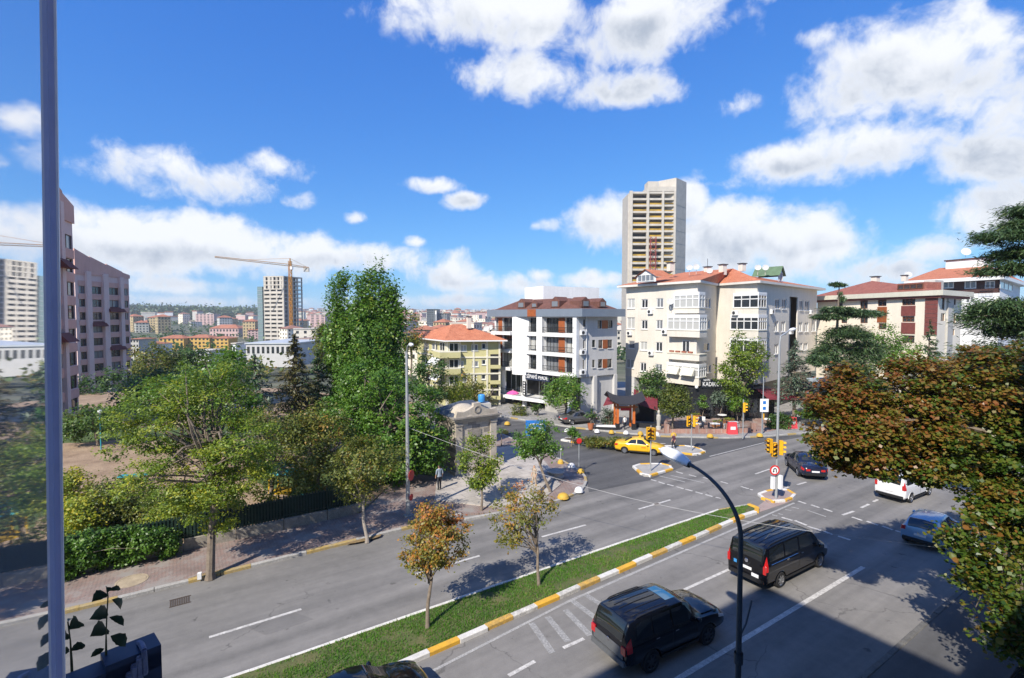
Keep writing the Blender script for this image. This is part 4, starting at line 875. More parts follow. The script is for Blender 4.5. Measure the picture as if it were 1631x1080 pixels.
# ================================================================ TREES
BARK=M('bark',(.13,.10,.075),.95,0,5,col2=(.22,.18,.14),det=8,bump=.6,bs=25); BARKG=M('bark_grey',(.22,.19,.16),.95,0,5,col2=(.33,.29,.25),det=8,bump=.5,bs=25)
LG=dict(
 green=[(0,(.045,.115,.012)),(.5,(.095,.20,.02)),(.85,(.16,.27,.035)),(1,(.28,.31,.04))],
 deep=[(0,(.025,.065,.014)),(.5,(.055,.115,.02)),(.9,(.10,.18,.03)),(1,(.17,.21,.04))],
 yellow=[(0,(.08,.14,.012)),(.4,(.16,.235,.018)),(.8,(.32,.34,.025)),(1,(.50,.42,.03))],
 olive=[(0,(.06,.09,.014)),(.5,(.135,.165,.022)),(.85,(.24,.20,.03)),(1,(.36,.18,.035))],
 orange=[(0,(.13,.15,.02)),(.35,(.26,.21,.03)),(.6,(.42,.20,.035)),(.85,(.52,.18,.05)),(1,(.38,.11,.035))],
 rust=[(0,(.035,.08,.010)),(.3,(.08,.13,.014)),(.5,(.15,.14,.018)),(.72,(.21,.105,.02)),(1,(.24,.08,.024))],
 spruce=[(0,(.025,.06,.02)),(.6,(.055,.105,.035)),(1,(.12,.16,.05))],
 blue=[(0,(.05,.08,.05)),(.6,(.10,.145,.095)),(1,(.17,.21,.14))],
 brownc=[(0,(.045,.055,.015)),(.6,(.11,.10,.03)),(1,(.19,.16,.05))],
 grey=[(0,(.12,.115,.09)),(1,(.25,.235,.19))])
LMAT={k:leafM('leaves_'+k,v,.34 if k not in('spruce','blue','brownc') else .12,.42 if k in('rust','green') else .5,.5) for k,v in LG.items()}
def leaves(r,cen,size,asp=.62,up=.5,out=None,droop=0.):
    """one rhombic, slightly folded leaf (2 triangles) per centre"""
    n=len(cen); nr=r.normal(0,1,(n,3)); nr[:,2]=np.abs(nr[:,2])+up
    if out is not None: nr+=out*.7
    nr/=np.linalg.norm(nr,axis=1)[:,None]
    a=r.normal(0,1,(n,3)); a[:,2]-=droop; a-=nr*(a*nr).sum(1)[:,None]; a/=np.linalg.norm(a,axis=1)[:,None]+1e-9; b=np.cross(nr,a)
    s=(size*r.uniform(.6,1.35,n))[:,None]; w=s*asp*.5
    v=np.empty((n,4,3)); v[:,0]=cen-a*s*.5; v[:,1]=cen+b*w-nr*s*.06; v[:,2]=cen+a*s*.5; v[:,3]=cen-b*w-nr*s*.06
    return v.reshape(-1,3)
def blob(r,lobes,ncl,per,crad,flat=.75,shell=.55,holes=6):
    """leaf centres in clumps spread through ellipsoid lobes"""
    vol=np.array([l[3]*l[4]*l[5] for l in lobes])**.8; pick=r.choice(len(lobes),ncl,p=vol/vol.sum()); L_=np.array(lobes)[pick]
    d=r.normal(0,1,(ncl,3)); d/=np.linalg.norm(d,axis=1)[:,None]; rad=(shell+(1-shell)*r.random(ncl)**.7)
    c=L_[:,:3]+d*L_[:,3:6]*rad[:,None]
    if holes:
        hc=c[r.choice(ncl,holes)]; hr=crad*r.uniform(.8,1.7,holes); keep=np.ones(ncl,bool)
        for k in range(holes): keep&=np.linalg.norm(c-hc[k],axis=1)>hr[k]
        c=c[keep]; d=d[keep]
    k=np.maximum(3,(per*r.uniform(.35,1.6,len(c))).astype(int)); idx=np.repeat(np.arange(len(c)),k)
    p=c[idx]+r.normal(0,1,(len(idx),3))*crad*np.array([1,1,flat])*.55
    return c,p,idx,d[idx]
def branches(mb,base,top,tips,r0,rnd,lean=None,n=7):
    for t in tips:
        t=Vector(t); s=base.lerp(top,rnd.uniform(.35,1.0)); mid=s.lerp(t,.5)+Vector((rnd.uniform(-.2,.2),rnd.uniform(-.2,.2),.12))*(t-s).length
        mid.z=max(mid.z,s.z)
        ra=r0*rnd.uniform(.28,.5); mb.tube([s,s.lerp(mid,.5)+Vector((0,0,.05)),mid,mid.lerp(t,.6),t],[ra,ra*.8,ra*.6,ra*.35,ra*.12],5,cap=False)
def tree(name,label,base,lobes,r0,mat,ncl=150,per=60,crad=.5,leaf=.2,seed=1,trunk_top=None,bark=None,group=None,flat=.75,shell=.5,holes=6,asp=.62,ntip=16,up=.5,tint=None,extra=None,cat='tree',droop=0.):
    r=np.random.default_rng(seed); rnd=random.Random(seed); base=Vector(base)
    t=thing(name,label,cat,base,group=group); L=np.array(lobes,float)
    cm=Vector((L[:,:3]*(L[:,3:4])).sum(0)/L[:,3].sum()); top=Vector(trunk_top) if trunk_top else Vector((cm.x*.6+base.x*.4,cm.y*.6+base.y*.4,cm.z))
    cl,p,idx,dd=blob(r,[tuple(x) for x in lobes],ncl,per,crad,flat,shell,holes)
    mb=MB(); w1=base.lerp(top,.3)+Vector((rnd.uniform(-.1,.1),rnd.uniform(-.1,.1),0)); w2=base.lerp(top,.65)+Vector((rnd.uniform(-.15,.15),rnd.uniform(-.15,.15),0))
    mb.tube([base-Vector((0,0,.1)),base+Vector((0,0,.12)),w1,w2,top],[r0*1.5,r0*1.12,r0*.95,r0*.75,r0*.3],9)
    tips=[cl[i] for i in r.choice(len(cl),min(ntip,len(cl)),replace=False)]; branches(mb,base.lerp(top,.3),top,tips,r0,rnd)
    ob('trunk',mb,bark or BARK,t,True)
    v=leaves(r,p,leaf,asp,up,dd,droop)-np.array(base); n=len(p)
    cv=r.normal(0,.16,len(cl)); lv=np.clip(.45+cv[idx]+r.normal(0,.17,n),0,1)
    if tint: lv=np.clip(lv+tint(p),0,1)
    c=link('crown',npmesh('crown',v,4,np.repeat(lv,4),LMAT[mat] if isinstance(mat,str) else mat),t); c['kind']='stuff'
    return t
def pxlobe(u0,v0,u1,v1,dep,thick=1.,dy=0.):
    c=D((u0+u1)/2,(v0+v1)/2,dep); rx=(u1-u0)/2/F*dep; rz=(v1-v0)/2/F*dep; return (c.x,c.y+dy,c.z,rx,rx*thick,rz)
def conifer(name,label,base,h,rmax,mat,nlev=16,nb=9,seed=1,sweep=-.25,leaf=.22,zb=.12,prof=None,dens=26,flat=.25,cat='tree',bark=None,lop=0.,group=None):
    r=np.random.default_rng(seed); rnd=random.Random(seed); base=Vector(base); t=thing(name,label,cat,base,group=group); mb=MB(); mb.tube([base-Vector((0,0,.1)),base+Vector((0,0,h*.5)),base+Vector((0,0,h))],[h*.022,h*.014,.02],8)
    P=[];A=[]
    for k in range(nlev):
        f=k/(nlev-1); z=h*(zb+(1-zb)*f*.97); R0=rmax*(prof(f) if prof else (1-f)**.8+.04)
        for q in range(max(4,int(nb*(1-.4*f)))):
            a=rnd.uniform(0,2*math.pi); L_=R0*rnd.uniform(.65,1.12); dz=sweep*L_*rnd.uniform(.6,1.4); z0=z+rnd.uniform(-.4,.4)*h/nlev
            d=np.array([math.cos(a),math.sin(a),0]); s=np.array([base.x,base.y,base.z+z0]); e=s+d*L_+np.array([0,0,dz])
            m_=s+d*L_*.55+np.array([0,0,dz*.2+.06*L_]); mb.tube([s,m_,e],[.012*h*.4+.01,.012*h*.2+.006,.004],4,cap=False)
            n=int(dens*(L_/rmax+.2)*rnd.uniform(.8,1.2)); tt=r.random(n)**.7; pos=np.where(tt[:,None]<.55,s+(m_-s)*(tt/.55)[:,None],m_+(e-m_)*((tt-.55)/.45)[:,None])
            side=np.array([-d[1],d[0],0]); wd=(.10+.30*(1-np.abs(tt-.55)))*L_*.62; pos=pos+side*(r.uniform(-1,1,n)*wd)[:,None]+np.array([0,0,1])*(r.normal(0,flat*.35,n)-.02)[:,None]; P.append(pos); A.append(np.repeat((d+np.array([0,0,dz/L_]))[None],n,0)+r.normal(0,.5,(n,3)))
    P=np.concatenate(P); A=np.concatenate(A); n=len(P); A/=np.linalg.norm(A,axis=1)[:,None]; nr=r.normal(0,.45,(n,3))+[0,0,1]; nr-=A*(nr*A).sum(1)[:,None]; nr/=np.linalg.norm(nr,axis=1)[:,None]; b=np.cross(nr,A)
    s=(leaf*r.uniform(.6,1.4,n))[:,None]; v=np.empty((n,4,3)); v[:,0]=P-A*s*.5; v[:,1]=P+b*s*.17; v[:,2]=P+A*s*.6-[0,0,.02]; v[:,3]=P-b*s*.17
    ob('trunk',mb,bark or BARK,t,True)
    c=link('crown',npmesh('crown',v.reshape(-1,3)-np.array(base),4,np.repeat(np.clip(r.normal(.5,.22,n),0,1),4),LMAT[mat]),t); c['kind']='stuff'; return t
def GZ(u,v,z=.12): return G(u,v,z)
def DG(u,dep,z=.1): p=XY(u,dep); p.z=z; return p

# central reservation trees
tree('street_tree','small orange-brown tree on the median, nearer the camera',GZ(681,1000,.09),[pxlobe(642,812,748,900,19.4),pxlobe(655,800,725,850,19.4),pxlobe(640,860,700,915,19.4)],.075,'orange',150,66,.25,.115,11,D(683,880,19.4),ntip=22,tint=lambda p:(p[:,2]-3.9)*.16)
tree('street_tree','thin olive and orange tree farther along the median',GZ(858,932,.09),[pxlobe(778,775,892,850,22.6),pxlobe(800,762,870,800,22.6),pxlobe(785,830,850,868,22.6)],.07,'orange',105,44,.27,.125,12,D(853,845,22.6),ntip=26,holes=16,tint=lambda p:(p[:,2]-4.2)*.10-.14)
# pavement trees
tree('street_tree','spreading feathery green tree on the pavement by the fence',GZ(335,918),[pxlobe(180,600,330,720,23.4),pxlobe(260,570,400,690,24),pxlobe(200,690,420,800,23.4),pxlobe(330,650,450,780,23),pxlobe(170,640,260,740,23),pxlobe(300,780,390,850,23.3)],.17,'yellow',820,64,.36,.135,13,D(345,690,23.3),BARK,shell=.45,holes=60,asp=.5,flat=.45,up=.9,ntip=60,tint=lambda p:-.08+(6.5-p[:,2])*.03)
tree('street_tree','slim olive pavement tree with a thin pale trunk',GZ(585,861),[pxlobe(525,700,650,770,27),pxlobe(545,690,620,740,27),pxlobe(535,745,620,800,27)],.09,'olive',190,42,.4,.15,14,D(572,760,27),BARKG,holes=12,ntip=24)
tree('street_tree','upright yellow-green tree in front of the old stone building',GZ(767,813),[pxlobe(730,700,795,762,31.3),pxlobe(745,682,785,720,31.3),pxlobe(740,740,790,778,31.3)],.07,'yellow',130,48,.34,.16,15,D(763,740,31.3),holes=9,tint=lambda p:-.12+0*p[:,0])
tree('street_tree','leaning dark-trunked tree at the corner of the square',GZ(876,784),[pxlobe(817,680,895,720,34.5),pxlobe(830,668,890,700,34.5),pxlobe(815,700,860,728,34.5),pxlobe(860,700,897,730,34.5)],.10,'green',120,50,.36,.17,16,D(853,718,34.5),holes=8)
# trees by the shops
tree('street_tree','round green tree beside the grey parked car',DG(901,57),[pxlobe(868,600,934,650,57),pxlobe(880,596,925,625,57)],.13,'green',130,48,.6,.24,17,D(901,630,57),holes=5,tint=lambda p:.08+0*p[:,0])
tree('street_tree','layered green tree behind the wooden gate',DG(1046,57.3),[pxlobe(1022,588,1066,615,57.3),pxlobe(1012,610,1052,640,57.3),pxlobe(1030,630,1064,655,57.3)],.12,'deep',110,46,.55,.24,18,D(1042,620,57.3),holes=4,tint=lambda p:.15+0*p[:,0])
tree('street_tree','dense low tree with reddish leaf tips by the brick wall',DG(1073,52.4),[pxlobe(1051,620,1097,664,52.4),pxlobe(1058,612,1090,640,52.4)],.11,'olive',120,48,.5,.22,19,D(1073,645,52.4),holes=3,tint=lambda p:-.18+0*p[:,0])
tree('street_tree','broad yellow-green tree in front of the black restaurant',DG(1186,56.5),[pxlobe(1148,560,1215,612,56.5),pxlobe(1160,535,1225,585,56.5),pxlobe(1146,590,1200,630,56.5),pxlobe(1165,528,1190,555,56.5)],.15,'yellow',190,46,.62,.25,20,D(1186,580,56.5),holes=12,tint=lambda p:-.2+0*p[:,0])
conifer('cedar_tree','blue-grey conifer in front of the beige block',DG(1268,56,.1),9.6,3.0,'blue',16,10,21,-.12,.34,.25,dens=40)
# cedars
def cedar(name,label,base,h,plates,seed,mat='spruce',r0=.22,leaf=.22,dens=420,bend=None):
    r=np.random.default_rng(seed); rnd=random.Random(seed); base=Vector(base); t=thing(name,label,'tree',base); mb=MB(); top=base+Vector((0,0,h)) if bend is None else Vector(bend)
    mb.tube([base-Vector((0,0,.1)),base.lerp(top,.35),base.lerp(top,.7),top],[r0*1.3,r0,r0*.6,.04],9); P=[];A=[]
    for (cx,cy,cz,rx,ry,th) in plates:
        s=base.lerp(top,min(.97,max(.1,(cz-base.z-.4)/(top.z-base.z)))); n=int(dens*rx*ry/2.2)
        for k in range(5):
            a=rnd.uniform(0,6.28); e=Vector((cx+rx*.75*math.cos(a),cy+ry*.75*math.sin(a),cz-.1)); mb.tube([s,s.lerp(e,.55)+Vector((0,0,.15)),e],[r0*.3,r0*.18,.015],5,cap=False)
        nl=max(4,int(n/70)); la=r.uniform(0,6.28,nl); lr=np.sqrt(r.random(nl))*.8; lc=np.stack([cx+rx*lr*np.cos(la),cy+ry*lr*np.sin(la),cz-th*.9*lr**2+r.normal(0,th*.35,nl)],1)
        i=r.integers(0,nl,n); p=lc[i]+r.normal(0,1,(n,3))*[rx*.2,ry*.2,th*.22]; d=p-np.array([cx,cy,cz+.5]); d[:,2]*=.3; P.append(p); A.append(d/(np.linalg.norm(d,axis=1)[:,None]+1e-6)+r.normal(0,.45,(n,3)))
    P=np.concatenate(P); A=np.concatenate(A); n=len(P); A/=np.linalg.norm(A,axis=1)[:,None]; nr=r.normal(0,.5,(n,3))+[0,0,1]; nr-=A*(nr*A).sum(1)[:,None]; nr/=np.linalg.norm(nr,axis=1)[:,None]; b=np.cross(nr,A)
    s=(leaf*r.uniform(.6,1.5,n))[:,None]; v=np.empty((n,4,3)); v[:,0]=P-A*s*.5; v[:,1]=P+b*s*.11; v[:,2]=P+A*s*.6-[0,0,.03]; v[:,3]=P-b*s*.11
    ob('trunk',mb,BARK,t,True); c=link('crown',npmesh('crown',v.reshape(-1,3)-np.array(base),4,np.repeat(np.clip(r.normal(.5,.22,n),0,1),4),LMAT[mat]),t); c['kind']='stuff'; return t
def plate(u0,u1,v,dep,th=.35,ratio=.8):
    c=D((u0+u1)/2,v,dep); rx=(u1-u0)/2/F*dep; return (c.x,c.y,c.z,rx,rx*ratio,th)
CD=55
cedar('cedar_tree','tall layered cedar with drooping tip before the cream building',DG(1330,CD),15.5,[plate(1318,1345,452,CD,.25),plate(1332,1348,470,CD,.5),plate(1310,1362,492,CD,.4),plate(1298,1345,503,CD,.35),plate(1345,1406,497,CD,.45),plate(1314,1382,528,CD,.7),plate(1304,1352,548,CD,1.2),plate(1345,1408,552,CD,1.2),plate(1290,1340,565,CD,.7),plate(1315,1390,585,CD,1.4),plate(1320,1400,612,CD,1.5),plate(1285,1325,572,CD-2,.5)],31,dens=2800,leaf=.36,bend=D(1337,449,CD))
tree('garden_tree','bright green broadleaf tree between cedar and cream facade',DG(1420,60),[pxlobe(1372,525,1440,590,60),pxlobe(1410,540,1465,600,60),pxlobe(1385,515,1425,560,60)],.14,'green',170,48,.65,.24,32,tint=lambda p:.12+0*p[:,0])
conifer('pine_tree','small dark conifer below the maroon panels',DG(1481,57,.1),11.4,2.4,'spruce',14,10,33,-.1,.32,.2,dens=44)
CR=27
cedar('cedar_tree','big dark cedar with flat sweeping boughs behind the autumn tree',DG(1668,CR),19.5,[plate(1600,1720,352,CR,.4),plate(1556,1680,372,CR,.4,.6),plate(1558,1690,425,CR,.4,.6),plate(1585,1720,400,CR,.4),plate(1545,1700,486,CR,.5,.7),plate(1530,1640,500,CR,.5,.6),plate(1570,1720,520,CR,.6),plate(1520,1640,560,CR,.6,.6),plate(1610,1740,330,CR,.4),plate(1550,1720,580,CR,.7)],34,dens=4200,leaf=.22,r0=.3)
# park trees
PD=44
tree('poplar_tree','tall dense poplar rising above the park trees',DG(590,PD,.1),[pxlobe(520,455,546,640,PD),pxlobe(534,424,560,600,PD),pxlobe(556,434,582,600,PD),pxlobe(575,428,600,600,PD),pxlobe(592,418,618,590,PD),pxlobe(610,436,634,600,PD),pxlobe(622,470,646,640,PD),pxlobe(526,560,646,700,PD),pxlobe(540,480,630,620,PD)],.34,'green',1650,66,.48,.24,41,D(590,590,PD),BARKG,flat=1.7,shell=.5,holes=30,ntip=0,up=.1,tint=lambda p:.03+0*p[:,0])
tree('park_tree','broad bright green plane tree beside the old stone building',DG(630,36.5,.1),[pxlobe(515,600,640,720,38),pxlobe(600,600,705,720,36.5),pxlobe(570,640,690,770,35.5),pxlobe(640,660,712,760,36),pxlobe(545,560,660,650,38)],.26,'green',700,60,.48,.22,42,D(620,660,36.5),shell=.55,holes=60,flat=.6,up=.8,ntip=36)
conifer('fir_tree','dark brownish fir in the middle of the park',DG(468,40,.1),10.6,2.9,'brownc',20,13,43,-.05,.32,.16,dens=44)
conifer('cedar_tree','pale blue-grey conifer beside the dark fir',DG(404,42,.1),8.8,3.1,'blue',16,10,44,-.1,.34,.2,dens=40)
conifer('cedar_tree','dark green conifer between fir and poplar',DG(505,43,.1),9.0,2.8,'spruce',16,11,144,-.1,.34,.2,dens=44)
tree('park_tree','tall leafy green tree next to the pale conifer',DG(368,36,.1),[pxlobe(335,548,398,640,36),pxlobe(345,600,410,690,36)],.15,'green',180,46,.55,.24,45,holes=12)
tree('park_tree','olive autumn tree just inside the fence',GZ(425,815,.1),[pxlobe(385,650,470,760,31),pxlobe(430,660,525,780,31.5),pxlobe(400,720,510,810,31)],.13,'olive',330,46,.5,.17,46,D(440,720,31),holes=20,ntip=34)
tree('park_tree','olive tree with brown tips near the fence end',GZ(505,800,.1),[pxlobe(470,640,560,730,33),pxlobe(480,700,560,790,33)],.12,'olive',190,42,.5,.18,47,holes=12,tint=lambda p:.08+0*p[:,0])
tree('park_tree','low rounded dark tree at the foot of the pink tower',DG(150,46,.1),[pxlobe(95,655,150,700,46),pxlobe(125,640,195,690,46)],.14,'deep',130,44,.6,.26,48,tint=lambda p:.25+0*p[:,0])
tree('park_tree','wide light green tree behind the playground',DG(285,43,.1),[pxlobe(215,600,320,660,43),pxlobe(290,585,370,660,43)],.16,'green',200,44,.6,.26,49,holes=14)
tree('park_tree','dark tree beside the end wall of the pink wing',DG(250,66,.1),[pxlobe(210,590,290,640,66),pxlobe(180,615,240,660,62)],.2,'deep',150,40,.9,.4,50)
for i,(u,dp,box,mt,lb) in enumerate([(130,78,(100,606,172,668),'deep','dark tree at the foot of the pink wing, nearer the tower'),(190,84,(160,592,226,655),'deep','dark tree at the foot of the pink wing, farther end'),(245,92,(212,550,285,605),'olive','olive-brown tree row beyond the pink wing'),(310,95,(285,560,345,605),'deep','dark green tree beyond the park edge, before the yellow flats'),(355,88,(330,570,385,615),'green','mid green tree beyond the park edge, before the white hall'),
      (683,56,(655,560,712,650),'deep','dark green tree in front of the olive yellow house'),(740,64,(722,600,765,640),'olive','thin brown-green tree by the olive yellow house wall'),(655,72,(640,500,665,560),'olive','thin brown tree top beside the lamp post'),(530,78,(500,520,545,580),'olive','brownish tree beyond the poplar'),
      (780,66,(765,612,795,650),'olive','small tree at the gap between olive house and white block')]):
    tree('background_tree',lb,DG(u,dp,hz(*XY(u,dp).xy)),[pxlobe(*box,dp),pxlobe(box[0]+6,box[1]-6,(box[0]+box[2])/2+8,(box[1]+box[3])/2,dp)],.16,mt,110,40,.75*dp/60,.3*dp/60,60+i,holes=6)
tree('bamboo_clump','bright yellow-green bamboo clump by the olive yellow house',DG(722,58,.1),[pxlobe(695,605,722,660,58),pxlobe(715,598,748,660,58)],.05,'yellow',130,46,.5,.3,71,flat=1.4,asp=.25,cat='bamboo',tint=lambda p:-.05+0*p[:,0],up=-.2)
# yellow shrubs and ivy-covered fence
def shrub(name,label,lobes,mat,ncl,per,crad,leaf,seed,base=None,cat='shrub',tint=None,**k):
    b=base or Vector((lobes[0][0],lobes[0][1],.1)); return tree(name,label,b,lobes,.05,mat,ncl,per,crad,leaf,seed,cat=cat,ntip=10,holes=k.pop('holes',3),tint=tint,shell=.4,**k)
shrub('shrub','yellow-leaved shrub beside the glass edge',[pxlobe(88,745,140,830,29),pxlobe(100,780,190,850,28)],'yellow',220,46,.4,.16,81,tint=lambda p:.22+0*p[:,0])
shrub('shrub','dusty green shrub with pinkish tips behind the hedge',[pxlobe(140,760,230,840,29),pxlobe(200,770,300,840,29.5)],'olive',230,44,.4,.15,82,tint=lambda p:-.15+0*p[:,0])
shrub('shrub','yellow-green shrub between fence and feathery tree',[pxlobe(270,770,350,840,27.6),pxlobe(240,790,300,845,27)],'yellow',170,46,.4,.15,83)
shrub('shrub','small yellow shrub behind the fence near the feathery tree trunk',[pxlobe(345,770,385,830,28)],'yellow',70,40,.35,.15,84)
def ivy():
    lobes=[]
    for a in np.linspace(-9.5,-.9,13):
        p=RD(a,-29.95); lobes.append((p.x,p.y,1.0+.15*math.sin(a*3),.75,.62,1.0 if a<-2 else .75))
    shrub('ivy_hedge','thick glossy ivy hedge smothering the park fence',lobes,'green',560,70,.28,.14,85,base=RD(-5,-30.1,.1),cat='hedge',tint=lambda p:-.1+0*p[:,0])
ivy()
# big autumn tree over the near pavement
def big_tree():
    base=RD(27.6,-5.1,.12); d0=17.5
    lob=[pxlobe(1292,590,1420,750,17.6,1.),pxlobe(1370,560,1530,740,17.8,.9),pxlobe(1470,545,1640,760,18.2,.8),pxlobe(1395,655,1560,775,16.8,.7),pxlobe(1560,640,1720,860,17.2,.8),pxlobe(1286,640,1360,735,17.0,.9),pxlobe(1340,660,1450,762,16.2,.7),pxlobe(1525,765,1660,850,16.4,.6),pxlobe(1560,540,1740,700,19,.8),pxlobe(1330,580,1400,640,17.8,.8)]
    low=[pxlobe(1520,870,1600,950,15.2,.8),pxlobe(1560,930,1680,1060,14.4,.7),pxlobe(1500,830,1575,895,15.6,.7),pxlobe(1600,830,1720,960,15.5,.8)]
    t=tree('autumn_tree','large rust and green autumn tree overhanging the street',base,lob,.28,'rust',1750,78,.36,.135,91,D(1600,700,18.2),holes=45,ntip=60,shell=.6,asp=.85,flat=.5,up=1.1,tint=lambda p:(p[:,2]-7.6)*.05+np.clip((15.-p[:,0])*.035,-.05,.2)-.02)
    # lower boughs: separate large leaves
    r=np.random.default_rng(92); cl,p,idx,dd=blob(r,low,420,26,.36,.6,.25,6); b=np.array(base)
    lp=MB(); br=MB(); rnd=random.Random(4)
    for c in cl[r.choice(len(cl),26,replace=False)]:
        s=Vector(D(1610,860,17.5)); m_=s.lerp(Vector(c),.5)+Vector((0,0,.25)); br.tube([s,m_,Vector(c)],[.05,.03,.008],5,cap=False)
    ob('bough',br,BARK,t,True)
    v=leaves(r,p,.14,.85,.7); keep=len(p)-280; lv=np.clip(r.normal(.3,.2,len(p)),0,1)
    c=link('lower_crown',npmesh('lower_crown',v[:keep*4]-b,4,np.repeat(lv[:keep],4),LMAT['rust']),t); c['kind']='stuff'
    lm=[]
    for k in range(6):
        mb=MB(); a=.1; mb.v=[(0,-.1,0),(.06,-.06,.012),(.085,0,.02),(.05,.07,.008),(0,.12,-.02),(-.05,.07,.008),(-.085,0,.02),(-.06,-.06,.012),(0,0,-.004)]
        for i in range(8): mb.f.append([8,i,(i+1)%8]); mb.m.append(0)
        me=mb.mesh('leaf',LMAT['rust'],smooth=True); at=me.attributes.new('lv','FLOAT','POINT'); at.data.foreach_set('value',[.12+.13*k]*9); lm.append(me)
    for k in range(keep,len(p)):
        o=link('leaf',lm[int(r.integers(0,6))],t,Vector(p[k]-b)); o.rotation_euler=(r.normal(0,.6),r.normal(0,.6),r.uniform(0,6.28)); s=r.uniform(.75,1.25); o.scale=(s,s,s)
big_tree()
# shrubs about the shops
shrub('shrub','olive-leaved bush on the white bed by the wooden gate',[pxlobe(955,652,985,676,54.5)],'blue',60,36,.4,.18,101)
shrub('shrub','low evergreen bush under the white terrace',[pxlobe(815,640,838,665,60.5)],'olive',50,34,.4,.2,102)
shrub('shrub','rounded green bush beside the white terrace stairs',[pxlobe(848,644,864,662,60)],'deep',50,34,.35,.2,103,tint=lambda p:.2+0*p[:,0])
shrub('hedge','clipped green hedge at the street end of the terrace',[pxlobe(1278,642,1318,668,53.5,.6),pxlobe(1290,642,1330,666,54.5,.6)],'green',110,50,.35,.18,104,cat='hedge',holes=0)
shrub('hedge','dark bushy hedge between the two red barriers',[pxlobe(1222,660,1262,684,53,.5)],'deep',90,46,.35,.18,105,cat='hedge',tint=lambda p:.1+0*p[:,0])
shrub('shrub','feathery light green shrub on the restaurant terrace',[pxlobe(1160,628,1190,655,56)],'green',60,40,.4,.2,106,tint=lambda p:.2+0*p[:,0])
shrub('shrub','potted green shrub by the restaurant door',[pxlobe(1112,630,1128,650,57)],'green',40,36,.3,.18,107)
shrub('shrub','spreading grey-green shrub behind the terrace tables',[pxlobe(1135,622,1162,645,57)],'blue',50,36,.4,.2,108)
shrub('shrub','dark rounded bush under the taupe dome awning',[pxlobe(1280,628,1302,646,57.5)],'deep',50,36,.35,.2,109)
shrub('strip_planting','low green plants at the end of the side street strip',[pxlobe(896,684,925,706,46.2,.8)],'green',70,40,.35,.2,110,cat='plants')
shrub('strip_planting','brownish low planting along the side street strip',[pxlobe(925,697,965,709,45.6,.6),pxlobe(955,698,1000,710,45,.6),pxlobe(985,700,1030,711,44.8,.6)],'olive',150,46,.3,.15,111,cat='plants',holes=0)
shrub('shrub','green bush by the kerb behind the stone building',[pxlobe(792,682,805,700,46)],'green',40,40,.4,.2,112)
# ================================================================ VEHICLES
def paintM(name,c,rough=.25,metal=.0):
    return M(name,c,rough,0,spec=.5 if max(c)>.05 else .1,coat=1.0,metal=metal)
CGL=glassM('car_glass',(.012,.015,.017),.02); TYRE=M('tyre',(.018,.018,.019),.85,.2,20); RIM=M('rim_alloy',(.45,.46,.48),.3,.05,5,metal=.9); RIMD=M('rim_dark',(.09,.09,.095),.35,.05,5,metal=.8); TRIM=M('car_trim_black',(.015,.015,.016),.5,.1,9)
RED=M('tail_lamp_red',(.45,.012,.012),.15,0,coat=1.); LAMP=M('head_lamp',(.62,.64,.66),.08,0,coat=1.); PLATE=M('number_plate',(.7,.7,.7),.5,0); CHROME=M('chrome',(.6,.6,.62),.12,0,metal=1.); GREYP=M('bumper_grey',(.10,.105,.11),.55,.1,9)
def pchip(xs,ys,x):
    xs=np.asarray(xs,float); ys=np.asarray(ys,float); h=np.diff(xs); d=np.diff(ys)/h; m=np.zeros(len(xs)); m[0],m[-1]=d[0],d[-1]
    for i in range(1,len(xs)-1):
        if d[i-1]*d[i]>0: w1,w2=2*h[i]+h[i-1],h[i]+2*h[i-1]; m[i]=(w1+w2)/(w1/d[i-1]+w2/d[i])
    i=np.clip(np.searchsorted(xs,x)-1,0,len(h)-1); t=(x-xs[i])/h[i]
    return ys[i]*(1+2*t)*(1-t)**2+m[i]*h[i]*t*(1-t)**2+ys[i+1]*t*t*(3-2*t)+m[i+1]*h[i]*t*t*(t-1)
class Car:
    def __init__(s,st): s.st=np.array(sorted(st)); s.x0,s.x1=s.st[0,0],s.st[-1,0]
    def sec(s,x):
        w,zb,zl,wt,zt=[float(pchip(s.st[:,0],s.st[:,k],x)) for k in range(1,6)]
        cr=.045
        return [(0,zb),(w*.86,zb),(w*.975,zb+.12),(w,zb+.58*(zl-zb)),(w*.975,zl-.03),(w*.955,zl+.01),(wt,max(zl+.02,zt-.055)),(wt-.035,max(zl+.03,zt-.015)),(wt-.11,max(zl+.035,zt+.008)),(0,max(zl+.04,zt+cr))]
    def S(s,x,k):
        p=s.sec(x); i=min(int(k),len(p)-2); t=k-i; return Vector((x,p[i][0]*(1-t)+p[i+1][0]*t,p[i][1]*(1-t)+p[i+1][1]*t))
